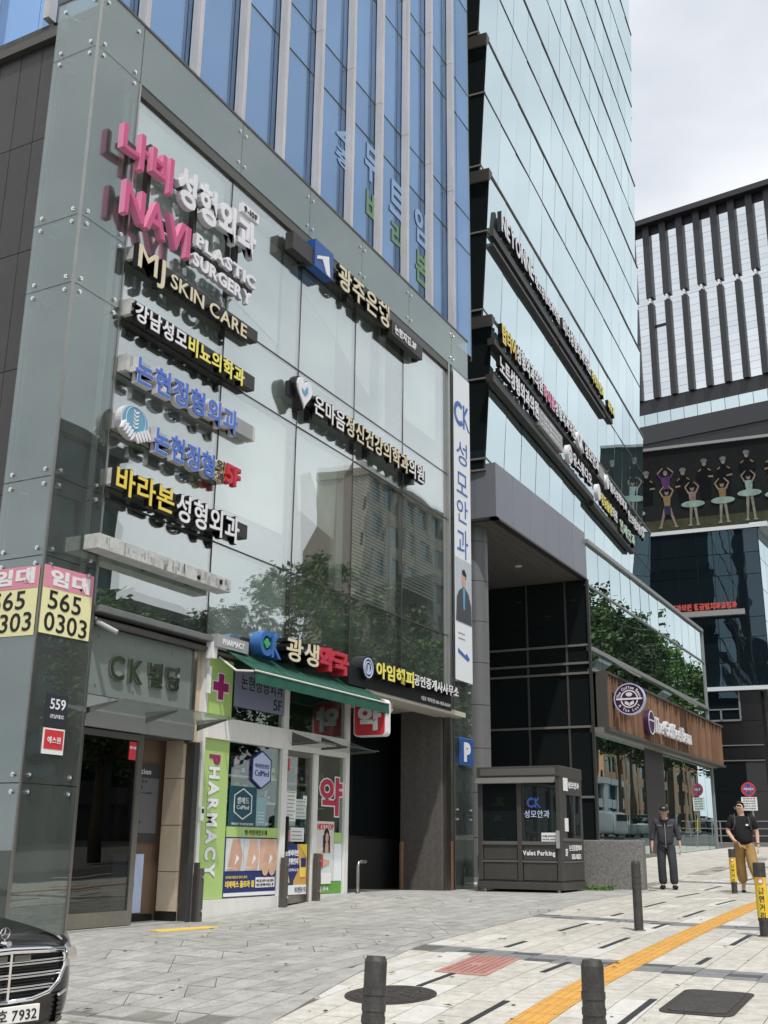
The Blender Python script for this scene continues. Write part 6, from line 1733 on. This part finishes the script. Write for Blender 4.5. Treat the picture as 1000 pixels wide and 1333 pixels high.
# cabin
cs_ = [(1.45, .70, .95, .96), (2.25, .66, .95, 1.40), (2.9, .66, .95, 1.46), (3.5, .66, .95, 1.43), (4.5, .68, .98, 1.06)]
mb = MB()
for y, wt, zb_, zt in cs_: mb.v += [(-.84, y, zb_), (-wt, y, zt), (0, y, zt + .03), (wt, y, zt), (.84, y, zb_)]
for i in range(4):
    for j in range(4): mb.f.append((i * 5 + j, (i + 1) * 5 + j, (i + 1) * 5 + j + 1, i * 5 + j + 1))
mb.build('cabin_glass', M_carglass, mc, world=False, smooth=True)
mb = MB()
for y, w_, zt in ((2.15, .655, 1.40), (2.9, .67, 1.485), (3.6, .66, 1.44)): mb.v += [(-w_, y, zt), (0, y, zt + .035), (w_, y, zt)]
for i in range(2):
    for j in range(2): mb.f.append((i * 3 + j, (i + 1) * 3 + j, (i + 1) * 3 + j + 1, i * 3 + j + 1))
mb.build('roof', M_carblk, mc, world=False, smooth=True)
for x in (-.94, .94):
    for y in (.98, 4.05): wheel(mc, x, y)
# grille
def gz(x): return .0
GR = [(.0, .375), (.22, .38), (.38, .41), (.48, .48), (.53, .58), (.53, .65), (.49, .69), (.30, .70), (.0, .71)]
GR = [(x, z + .045) for x, z in GR]
outl = GR + [(-x, z) for x, z in GR[-2:0:-1]]
fy = lambda x: -.035 + .20 * x * x
mb = MB(); n = len(outl)
mb.v = [(x, fy(x) + .02, z) for x, z in outl] + [(0, .0, .55)]
mb.f = [(i, (i + 1) % n, n) for i in range(n)]
grl = mb.build('grille', M_letterblack, mc, world=False)
mb = MB(); mb.tube([(x, fy(x) - .005, z) for x, z in outl + outl[:1]], .017, 8); mb.build('grille_surround', M_chrome, grl, world=False, smooth=True)
mb = MB(); mb.tube([(x, fy(x) - .012, z + .004) for x, z in outl[6:11]], .026, 8); mb.build('grille_top_bar', M_chrome, grl, world=False, smooth=True)
for k, z in enumerate((.49, .575, .66)):
    hw = lerp(z - .045, [.375, .41, .48, .58, .65, .69], [.30, .38, .47, .52, .52, .48])
    for dz in (0, .020):
        mb = MB(); mb.tube([(hw * (i / 8 - 1), fy(hw * (i / 8 - 1)) + .0, z + dz) for i in range(17)], .0075, 6); mb.build('grille_slat', M_chrome, grl, world=False, smooth=True)
for k in range(14):
    z = .435 + k * .0225
    hw = lerp(z - .045, [.375, .41, .48, .58, .65, .69], [.28, .36, .45, .50, .50, .46])
    mb = MB(); mb.tube([(hw * (i / 6 - 1), fy(hw * (i / 6 - 1)) + .012, z) for i in range(13)], .004, 4); mb.build('grille_louvre', M_bar, grl, world=False)
MB().box(-.010, .010, -.05, -.02, .42, .752).build('centre_bar', M_chrome, grl, world=False)
for sg in (-1, 1): MB().box(sg * .03, sg * .17, -.046, -.030, .685, .725).build('sensor_panel', M_boothl, grl, world=False)
# hood star and badge
st2 = MB(); st2.ring(0, .87, .036, .041, .045, .055, 24)
for k in range(3):
    a = PI / 2 + 2 * PI * k / 3
    c, q = math.cos(a), math.sin(a)
    st2.plate([(-.006 * -q, .87 + -.006 * c), (.038 * c, .87 + .038 * q), (.006 * -q, .87 + .006 * c)], .047, .053)
st2.cyl(0, .05, .800, .835, .010, .004, 8); st2.cyl(0, .05, .795, .803, .03, n=12)
st2.build('hood_star', M_chrome, mc, world=False)
MB().disc(0, .80, .024, .022, -.005, .06, 16).build('hood_badge', M_chrome, mc, world=False)
# headlamps and lower intakes
for sg in (-1, 1):
    mb = MB(); P = []
    path = [(a_, b_, c_ + .045, d_) for a_, b_, c_, d_ in [(.53, .09, .66, .06), (.585, .12, .655, .085), (.64, .17, .66, .10), (.70, .25, .67, .10), (.76, .34, .69, .085), (.81, .45, .71, .06), (.84, .54, .725, .03)]]
    for x, y, z, h in path:
        x -= .015
        mb.v += [(sg * x, y - .085, z - h), (sg * (x + .02), y - .105, z), (sg * x, y - .075, z + h)]
    for i in range(len(path) - 1):
        for j in range(2): mb.f.append((i * 3 + j, (i + 1) * 3 + j, (i + 1) * 3 + j + 1, i * 3 + j + 1)[::sg])
    hl = mb.build('headlight', M_lamp, mc, world=False, smooth=True)
    MB().disc(sg * .585, .705, .045, .05, -.0, .02, 16).build('lamp_lens', M_chrome, hl, world=False); 
    mb = MB(); mb.tube([(sg * .54, .05, .635), (sg * .62, .11, .62), (sg * .71, .22, .63), (sg * .80, .38, .685)], .008, 6); mb.build('light_strip', M_wl, hl, world=False)
    inn_ = MB(); inn_.quad(*[(sg * x, y, z) for x, y, z in ((.50, .03, .22), (.65, .16, .22), (.67, .16, .42), (.52, .03, .42))]); ik = inn_.build('side_intake', M_letterblack, mc, world=False)
    for k in range(6):
        z = .235 + k * .033; mb = MB(); mb.tube([(sg * .50, .02, z), (sg * .58, .07, z + .004), (sg * .66, .15, z + .012)], .006, 5); mb.build('intake_blade', M_bar, ik, world=False)
    mb = MB(); mb.tube([(sg * .50, .01, .425), (sg * .59, .055, .445), (sg * .69, .16, .47)], .012, 6); mb.build('chrome_trim', M_chrome, ik, world=False)
pl = MB().box(-.26, .26, -.085, -.06, .285, .395).build('number_plate', M_plate, mc, world=False, bevel=.004)
letters(mc, [('163호 7932', M_ink)], -.235, .235, .300, .380, -.0885, .003, bold=.01, name='plate_character')

# ------------------------------------------------------------------ cars on the road, mirrored in the shop windows
def simple_car(label, x, y, rz, m_body, tall, van=False, long=4.6):
    t = thing('van' if van else 'passing_car', label, 'van' if van else 'car', (x, y, g(x, y) - .15), rz)
    if van: sp_ = [(.02, .6, 1.0, .9), (.15, .85, 1.15, 1.0), (.7, .95, 1.35, 1.2), (1.2, .97, 1.9, 1.75), (2.0, .98, 2.05, 1.9), (4.8, .98, 2.05, 1.9), (5.0, .9, 1.9, 1.8)]
    else: sp_ = [(.02, .6, .85, .8), (.12, .82, .95, .9), (.5, .92, 1.02, .95), (1.2, .93, 1.08, 1.0), (3.9, .93, 1.08, 1.0), (long - .15, .88, 1.05, .98), (long, .75, .95, .9)]
    car_body(long, .93, 0, 0, 0, sp_, m_body, t)
    if not van:
        q = [(1.1, .72, 1.0, 1.04), (1.75, .66, 1.0, tall), (3.3, .66, 1.0, tall + .02), (4.2, .70, 1.0, 1.15)]
        mb = MB()
        for yy, wt, zb_, zt in q: mb.v += [(-.86, yy, zb_), (-wt, yy, zt), (0, yy, zt + .03), (wt, yy, zt), (.86, yy, zb_)]
        for i in range(3):
            for j in range(4): mb.f.append((i * 5 + j, (i + 1) * 5 + j, (i + 1) * 5 + j + 1, i * 5 + j + 1))
        mb.build('cabin_glass', M_carglass, t, world=False, smooth=True)
        MB().box(-.64, .64, 1.8, 3.4, tall + .02, tall + .07).build('roof', m_body, t, world=False, bevel=.03)
    else:
        for sg in (-1, 1):
            for a, b in ((1.3, 2.1), (2.2, 3.3), (3.4, 4.6)): MB().box(sg * .975, sg * 1.0, a, b, 1.25, 1.75).build('side_window', M_carglass, t, world=False)
    for sx in (-.92, .92):
        for yy in (.85, long - .95): wheel(t, sx, yy, .36)
    for sx in (-.6, .6): MB().box(sx - .18, sx + .18, -.03, .12, .62, .78).build('headlight', M_lamp, t, world=False, bevel=.02)
    return t
simple_car('grey green sports utility car in the road, mirrored in the coffee shop window', 80, -11.2, R(90), M_cargreen, 1.62)
simple_car('white van in the road behind the grey green car, mirrored in the window', 83, -14.8, R(90), M_carwhite, 2, True, 5.0)
simple_car('dark saloon further up the road, mirrored in the last shop windows', 104, -11.5, R(90), M_carblk, 1.45)

# ------------------------------------------------------------------ street trees across the road
random.seed(21)
def leaf_mesh(nclump, per, size, rx, rz_, seed):
    rnd = random.Random(seed); mb = MB()
    for c in range(nclump):
        while True:
            p = Vector((rnd.uniform(-1, 1), rnd.uniform(-1, 1), rnd.uniform(-1, 1)))
            if .25 < p.length < 1: break
        cx_, cy_, cz_ = p.x * rx, p.y * rx, p.z * rz_
        cr = rnd.uniform(.45, 1.0)
        for i in range(per):
            q = Vector((rnd.gauss(0, 1), rnd.gauss(0, 1), rnd.gauss(0, .7))) * cr * .5
            o = Vector((cx_, cy_, cz_)) + q
            a = Vector((rnd.gauss(0, 1), rnd.gauss(0, 1), rnd.gauss(0, .6))).normalized(); b = a.cross(Vector((rnd.gauss(0, 1), rnd.gauss(0, 1), rnd.gauss(0, 1)))).normalized()
            s_ = size * rnd.uniform(.6, 1.3)
            mb.quad(o - a * s_, o - b * s_ * .55, o + a * s_, o + b * s_ * .55)
    return mb
crowns = []
for k in range(3):
    mb = leaf_mesh(95, 75, .17, 2.9, 4.6, 100 + k); crowns.append(mb)
def tree(x, y, h, kk, label):
    z = g(x, y) - .1; t = thing('street_tree', label, 'tree', (x, y, z), random.random() * 6, 'street trees across the road')
    mb = MB(); bend = random.uniform(-.3, .3)
    mb.tube([(0, 0, 0), (bend * .2, 0, h * .2), (bend * .5, bend * .2, h * .45), (bend, 0, h * .8)], .26, 10, .07); tr = mb.build('trunk', M_bark, t, world=False, smooth=True)
    for i in range(7):
        a = random.random() * 6.28; zz_ = h * random.uniform(.28, .6); l_ = random.uniform(1.5, 2.8)
        mb = MB(); mb.tube([(bend * .4, 0, zz_), (math.cos(a) * l_ * .5, math.sin(a) * l_ * .5, zz_ + l_ * .5), (math.cos(a) * l_, math.sin(a) * l_, zz_ + l_ * 1.0)], .09, 6, .03); mb.build('limb', M_bark, t, world=False)
    if kk not in TC: 
        o = crowns[kk].build('crown', M_leaf, t, world=False); TC[kk] = o.data
    else: o = inst('crown', TC[kk], t, (0, 0, 0))
    o.location = (0, 0, h * .62); s_ = h / 14; o.scale = (s_, s_, s_ * .95); return t
TC = {}
tx_ = [(22, 10.5), (29, 11.5), (36, 15.5), (43, 15), (50, 13), (58, 12.5), (66, 14), (74, 18), (81, 22), (87, 23.5), (93, 22.5), (99, 23.5), (106, 22), (113, 22.5), (120, 21), (128, 21)]
for i, (x, h) in enumerate(tx_): tree(x, -18 + random.uniform(-.5, .5), h, i % 3, 'leafy street tree across the road, seen mirrored in the glass fronts')

# ------------------------------------------------------------------ buildings across the road
def block(name, label, x0, x1, y, depth, h, m_wall, m_win, nx, nz, z0=0):
    t = thing(name, label, 'building', ((x0 + x1) / 2, y, z0))
    MB().box(x0, x1, y - depth, y - .4, z0, h).build('wall', m_wall, t)
    dx = (x1 - x0) / nx; dz = (h - z0 - 4) / nz
    for i in range(nx):
        MB().box(x0 + i * dx, x0 + i * dx + dx * .32, y - .4, y, z0, h - .5).build('pier', m_wall, t)
    for j in range(nz):
        MB().box(x0, x1, y - .4, y - .12, z0 + 3.4 + j * dz, z0 + 3.4 + j * dz + dz * .38).build('spandrel', m_wall, t)
        for i in range(nx): MB().box(x0 + i * dx + dx * .33, x0 + (i + 1) * dx - .01, y - .38, y - .30, z0 + 3.4 + j * dz + dz * .39, z0 + 3.4 + (j + 1) * dz - .01).build('window', m_win, t)
    MB().box(x0 - .2, x1 + .2, y - depth, y + .2, h - .5, h + .3).build('cornice', m_wall, t)
    return t
block('stone_building', 'warm stone office building across the road, mirrored in the clinic windows', 80, 102, -40, 6, 37, M_stone1, G_dark2, 7, 9)
block('glass_building', 'dark glass building beside the stone one across the road', 88, 97, -36, 3.5, 27, M_greystone, G_dark2, 4, 8)
block('brick_building', 'tan brick building across the road, mirrored in the coffee shop windows', 150, 205, -36, 14, 22, M_stone2, G_dark, 12, 5)
block('dark_building', 'dark grey office building across the road, mirrored in the corner pillar', 12, 46, -40, 12, 27, M_greystone, G_dark2, 9, 6)
block('dark_building', 'lower dark grey building next to the tall one across the road', 46.4, 61, -40, 12, 17, M_greystone, G_dark2, 5, 4)
block('low_shop_building', 'long low pale building across the road behind the far trees', 100, 148, -33, 12, 10, M_int, G_dark2, 12, 2)

t = thing('office_block', 'grey office block down the road to the left of the corner building', 'building', (-50, 18, -2))
MB().box(-62, -42, -3, 42, -3, 30).build('wall', M_greystone, t)
for j in range(8):
    for i in range(9): MB().box(-42, -41.9, -2 + i * 4.8, 2.2 + i * 4.8, j * 3.6 + .8, j * 3.6 + 3.0).build('window', G_dark2, t)
# ------------------------------------------------------------------ people
def skin_obj(name, J, E, m_, parent, sub=2, root=None):
    names = list(J); me = bpy.data.meshes.new(name)
    me.from_pydata([J[n][0] for n in names], [(names.index(a), names.index(b)) for a, b in E], []); me.update()
    o = bpy.data.objects.new(name, me); COL.objects.link(o); o.parent = parent
    me.materials.append(m_)
    bmx = bmesh.new(); bmx.from_mesh(me); lay_ = bmx.verts.layers.skin.verify(); bmx.verts.ensure_lookup_table()
    for i, n in enumerate(names):
        r = J[n][1]; bmx.verts[i][lay_].radius = r if isinstance(r, tuple) else (r, r)
        bmx.verts[i][lay_].use_root = (n == (root or names[0]))
    bmx.to_mesh(me); bmx.free()
    sk_ = o.modifiers.new('skin', 'SKIN'); sk_.use_smooth_shade = True
    sb_ = o.modifiers.new('sub', 'SUBSURF'); sb_.levels = sub; sb_.render_levels = sub
    return o
def hand(parent, w, d, side, m_, palm_n):
    """fingers from wrist end w along direction d; curled a little"""
    w = Vector(w); d = Vector(d).normalized(); s_ = Vector(palm_n).normalized(); f = d.cross(s_).normalized()
    for i, l_ in enumerate((.062, .072, .068, .054)):
        o = w + d * .075 + s_ * (i - 1.5) * .020
        mb = MB(); mb.tube([o - d * .02, o + d * l_ * .5, o + d * l_ * .85 + f * .014 * side, o + d * l_ + f * .035 * side], .0095, 7, .007); mb.build('finger', m_, parent, world=False, smooth=True)
    o = w + d * .02 - s_ * .03
    mb = MB(); mb.tube([o, o + d * .035 - s_ * .02 + f * .01 * side, o + d * .07 - s_ * .018 + f * .02 * side], .011, 7, .008); mb.build('thumb', m_, parent, world=False, smooth=True)

# older man, cap and zipped jacket
p1_ = thing('person', 'person in a black cap, charcoal zip jacket and dark trousers, walking and looking down', 'person', (14.85, -3.88, g(14.85, -3.88) + .0), -R(76))
J = dict(pel=((0, 0, .93), (.11, .08)), bel=((0, -.01, 1.08), (.145, .11)), che=((0, .0, 1.30), (.155, .11)), nb=((0, -.01, 1.43), .075), nk=((0, -.03, 1.49), .055), hd1=((0, -.055, 1.555), (.066, .078)), hd2=((0, -.06, 1.62), (.075, .088)), hd3=((0, -.045, 1.67), (.06, .07)),
         nos=((0, -.155, 1.565), .010),
         sl=((-.185, 0, 1.385), .062), el=((-.27, .01, 1.11), .042), wl=((-.29, -.05, .88), .028), hl=((-.295, -.06, .81), (.034, .02)),
         sr=((.185, 0, 1.385), .062), er=((.27, .01, 1.11), .042), wr=((.295, -.04, .89), .028), hr=((.30, -.05, .82), (.034, .02)),
         hpl=((-.095, 0, .88), .07), kl=((-.11, -.02, .49), .058), al=((-.10, .03, .10), .042), tl=((-.125, -.11, .045), .038),
         hpr=((.095, 0, .88), .07), kr=((.125, -.09, .50), .058), ar=((.13, -.06, .10), .042), tr=((.155, -.20, .045), .038))
E_ = [('pel', 'bel'), ('bel', 'che'), ('che', 'nb'), ('nb', 'nk'), ('nk', 'hd1'), ('hd1', 'hd2'), ('hd2', 'hd3'), ('hd1', 'nos'), ('che', 'sl'), ('sl', 'el'), ('el', 'wl'), ('wl', 'hl'), ('che', 'sr'), ('sr', 'er'), ('er', 'wr'), ('wr', 'hr'),
      ('pel', 'hpl'), ('hpl', 'kl'), ('kl', 'al'), ('al', 'tl'), ('pel', 'hpr'), ('hpr', 'kr'), ('kr', 'ar'), ('ar', 'tr')]
def dress(J, keys, E, grow, over={}):
    out = {}
    for k in keys:
        c, r = J[k]; r = r if isinstance(r, tuple) else (r, r); out[k] = (c, (r[0] + grow, r[1] + grow))
    out.update(over); return out, [e for e in E if e[0] in out and e[1] in out]
skin_obj('body', J, E_, M_skin, p1_, root='pel')
K, EE = dress(J, ['bel', 'che', 'sl', 'el', 'sr', 'er', 'nb'], E_, .022, dict(pel=((0, 0, .84), (.19, .15)), wl=((-.285, -.03, .98), (.056, .056)), wr=((.288, -.025, .99), (.056, .056)), bel=((0, -.01, 1.08), (.185, .145)), nb=((0, -.005, 1.43), (.095, .08))))
jk = skin_obj('jacket', K, EE, M_jacket, p1_, root='pel')
mb = MB(); mb.tube([(0, -.155, .86), (0, -.165, 1.08), (0, -.145, 1.28), (0, -.105, 1.40)], .006, 5); mb.build('zip', M_greybar, jk, world=False)
for sg in (-1, 1): mb = MB(); mb.tube([(sg * .05, -.15, 1.30), (sg * .16, -.125, 1.315)], .005, 5); mb.build('piping', M_greybar, jk, world=False)
for sg in (-1, 1):
    mb = MB(); mb.hexa([(sg * .02, -.10, 1.36), (sg * .10, -.09, 1.44), (sg * .09, .02, 1.48), (sg * .05, .0, 1.42), (sg * .03, -.12, 1.38), (sg * .11, -.10, 1.47), (sg * .10, .04, 1.50), (sg * .06, .0, 1.46)]); mb.build('collar', M_jacket, jk, world=False)
mb = MB(); mb.plate([(-.045, 1.30), (.045, 1.30), (.05, 1.42), (-.05, 1.42)], -.128, -.10); mb.build('undershirt', M_blackc, p1_, world=False)
K, EE = dress(J, ['kl', 'kr'], E_, .036, dict(pel=((0, 0, 1.00), (.15, .115)), hpl=((-.095, 0, .86), .115), hpr=((.095, 0, .86), .115), al=((-.10, .02, .085), (.088, .095)), ar=((.13, -.06, .085), (.088, .095))))
skin_obj('trousers', K, EE, M_trous, p1_, root='pel')
for a, b in (('al', 'tl'), ('ar', 'tr')):
    A_, B_ = J[a][0], J[b][0]
    skin_obj('shoe', dict(h=((A_[0], A_[1] + .04, .048), (.056, .050)), m=(((A_[0] + B_[0]) / 2, (A_[1] + B_[1]) / 2, .05), (.062, .052)), t=((B_[0], B_[1] - .05, .045), (.058, .046))), [('h', 'm'), ('m', 't')], M_blackc, p1_)
cp = MB(); n = 20
for i in range(7):
    a = PI / 2 * i / 6
    for j in range(n):
        b = 2 * PI * j / n; cp.v.append((.098 * math.cos(a) * math.cos(b), -.055 + .112 * math.cos(a) * math.sin(b), 1.625 + .095 * math.sin(a)))
for i in range(6):
    for j in range(n): cp.f.append((i * n + j, i * n + (j + 1) % n, (i + 1) * n + (j + 1) % n, (i + 1) * n + j))
cap = cp.build('cap', M_blackc, p1_, world=False, smooth=True)
mb = MB(); P = [(.075 * math.cos(a), -.14 - .085 * math.sin(a)) for a in [PI * i / 10 for i in range(11)]]
mb.v = [(x, y, 1.622 + (y + .14) * .18) for x, y in P] + [(x, y, 1.634 + (y + .14) * .18) for x, y in P]; k_ = len(P)
mb.f = [tuple(range(k_ - 1, -1, -1)), tuple(range(k_, 2 * k_))] + [(i, (i + 1) % k_, (i + 1) % k_ + k_, i + k_) for i in range(k_)]
mb.build('peak', M_blackc, cap, world=False)
MB().box(-.03, .03, -.172, -.160, 1.655, 1.685).build('cap_badge', M_greybar, cap, world=False)
for sg in (-1, 1):
    MB().disc(sg * .03, 1.595, .013, .006, -.143, -.125, 8).build('eye', M_ink, p1_, world=False)
    mb = MB(); mb.tube([(sg * .085, -.05, 1.57), (sg * .092, -.045, 1.60), (sg * .085, -.05, 1.63)], .012, 6); mb.build('ear', M_skin, p1_, world=False)
MB().box(-.025, .025, -.139, -.12, 1.532, 1.538).build('mouth', M_red, p1_, world=False)
mb = MB(); mb.tube([(-.08, .0, 1.60), (-.05, .045, 1.575), (0, .06, 1.57), (.05, .045, 1.575), (.08, .0, 1.60)], .028, 6); mb.build('hair', M_greybar, p1_, world=False, smooth=True)
hand(p1_, (-.295, -.06, .84), (-.02, -.08, -1), 1, M_skin, (0, 1, 0)); hand(p1_, (.30, -.05, .85), (.02, -.08, -1), -1, M_skin, (0, 1, 0))

# younger man, black T-shirt and khaki trousers, head thrown back
p2_ = thing('person', 'person in a black T-shirt and baggy khaki trousers striding with head tilted back', 'person', (14.35, -5.60, g(14.35, -5.6)), -R(78))
J = dict(pel=((0, .02, .97), (.11, .085)), bel=((0, .02, 1.12), (.155, .12)), che=((-.01, .03, 1.35), (.165, .12)), nb=((-.01, .03, 1.49), .085), nk=((-.02, .02, 1.55), .062), hd1=((-.035, -.015, 1.615), (.072, .078)), hd2=((-.03, .01, 1.68), (.082, .09)), hd3=((-.02, .04, 1.73), (.065, .07)), nos=((-.045, -.105, 1.675), .011),
         sl=((-.20, .03, 1.445), .07), el=((-.30, .03, 1.19), .05), wl=((-.19, -.14, 1.01), .032), hl=((-.14, -.19, .98), (.036, .022)),
         sr=((.19, .03, 1.445), .07), er=((.27, .06, 1.17), .05), wr=((.27, -.02, .95), .032), hr=((.27, -.05, .88), (.036, .022)),
         hpl=((-.10, .02, .92), .075), kl=((-.10, .10, .51), .064), al=((-.06, .22, .14), .045), tl=((-.08, .10, .045), .036),
         hpr=((.10, .02, .92), .075), kr=((.13, -.13, .52), .064), ar=((.27, -.20, .10), .045), tr=((.33, -.33, .06), .036))
skin_obj('body', J, E_, M_skin2, p2_, root='pel')
K, EE = dress(J, ['che', 'sl', 'sr'], E_, .03, dict(pel=((0, .02, .90), (.21, .17)), bel=((0, .02, 1.12), (.20, .16)), nb=((-.01, .03, 1.47), (.10, .09)), el=((-.285, .03, 1.23), (.082, .082)), er=((.26, .055, 1.22), (.082, .082))))
ts = skin_obj('t_shirt', K, EE, M_blackc, p2_, root='pel')
MB().box(.06, .11, -.135, -.118, 1.30, 1.335).build('chest_print', M_wl, ts, world=False)
K, EE = dress(J, [], E_, .0, dict(pel=((0, .02, 1.04), (.165, .13)), hpl=((-.10, .02, .88), .125), hpr=((.10, .02, .88), .125), kl=((-.10, .10, .51), .115), kr=((.14, -.13, .52), .115), al=((-.06, .20, .17), (.105, .105)), ar=((.26, -.19, .16), (.095, .095))))
skin_obj('trousers', K, EE, M_khaki, p2_, root='pel')
for a, b in (('al', 'tl'), ('ar', 'tr')):
    A_, B_ = J[a][0], J[b][0]
    skin_obj('sandal', dict(h=((A_[0], A_[1] + .03, .03), (.046, .024)), m=(((A_[0] + B_[0]) / 2, (A_[1] + B_[1]) / 2, .03), (.05, .026)), t=((B_[0], B_[1] - .03, .028), (.046, .022))), [('h', 'm'), ('m', 't')], M_rubber, p2_)
hm = MB(); n = 20
for i in range(8):
    a = PI * .52 * i / 7
    for j in range(n):
        b = 2 * PI * j / n; k_ = 1 + .05 * math.sin(5 * b + i)
        v = Vector((.096 * math.sin(a) * math.cos(b) * k_, .105 * math.sin(a) * math.sin(b) * k_, .10 * math.cos(a)))
        v = Matrix.Rotation(-R(48), 3, 'X') @ v
        hm.v.append((v.x - .028, v.y + .022, v.z + 1.69))
for i in range(7):
    for j in range(n): hm.f.append((i * n + j, i * n + (j + 1) % n, (i + 1) * n + (j + 1) % n, (i + 1) * n + j))
hm.build('hair', M_hair, p2_, world=False, smooth=True)
for sg in (-1, 1):
    MB().box(-.035 + sg * .032 - .014, -.035 + sg * .032 + .014, -.083, -.07, 1.693, 1.697).build('eye', M_ink, p2_, world=False)
    mb = MB(); mb.tube([(-.03 + sg * .085, .02, 1.63), (-.03 + sg * .094, .025, 1.655), (-.03 + sg * .087, .02, 1.68)], .012, 6); mb.build('ear', M_skin2, p2_, world=False)
    x0_ = -.01 + sg * .135
    mb = MB(); mb.tube([(x0_, .16, 1.44), (x0_, .03, 1.53), (x0_, -.09, 1.45), (x0_ + sg * .01, -.125, 1.33), (x0_ + sg * .05, -.09, 1.22)], .015, 6); mb.build('backpack_strap', M_inkg, p2_, world=False)
mb = MB(); mb.box(-.15, .15, .17, .30, 1.10, 1.48); mb.build('backpack', M_blackc, p2_, world=False, bevel=.04)
MB().box(-.06, -.01, -.088, -.07, 1.628, 1.634).build('mouth', M_red, p2_, world=False)
hand(p2_, (-.15, -.18, .99), (.6, -.5, -.55), 1, M_skin2, (-.3, 0, 1)); hand(p2_, (.27, -.04, .91), (0, -.15, -1), -1, M_skin2, (0, 1, 0))
mb = MB(); mb.tube([(.27 + .036 * math.cos(a), -.02 + .036 * math.sin(a), .955) for a in [2 * PI * i / 10 for i in range(11)]], .008, 5); mb.build('wristband', M_black, p2_, world=False)
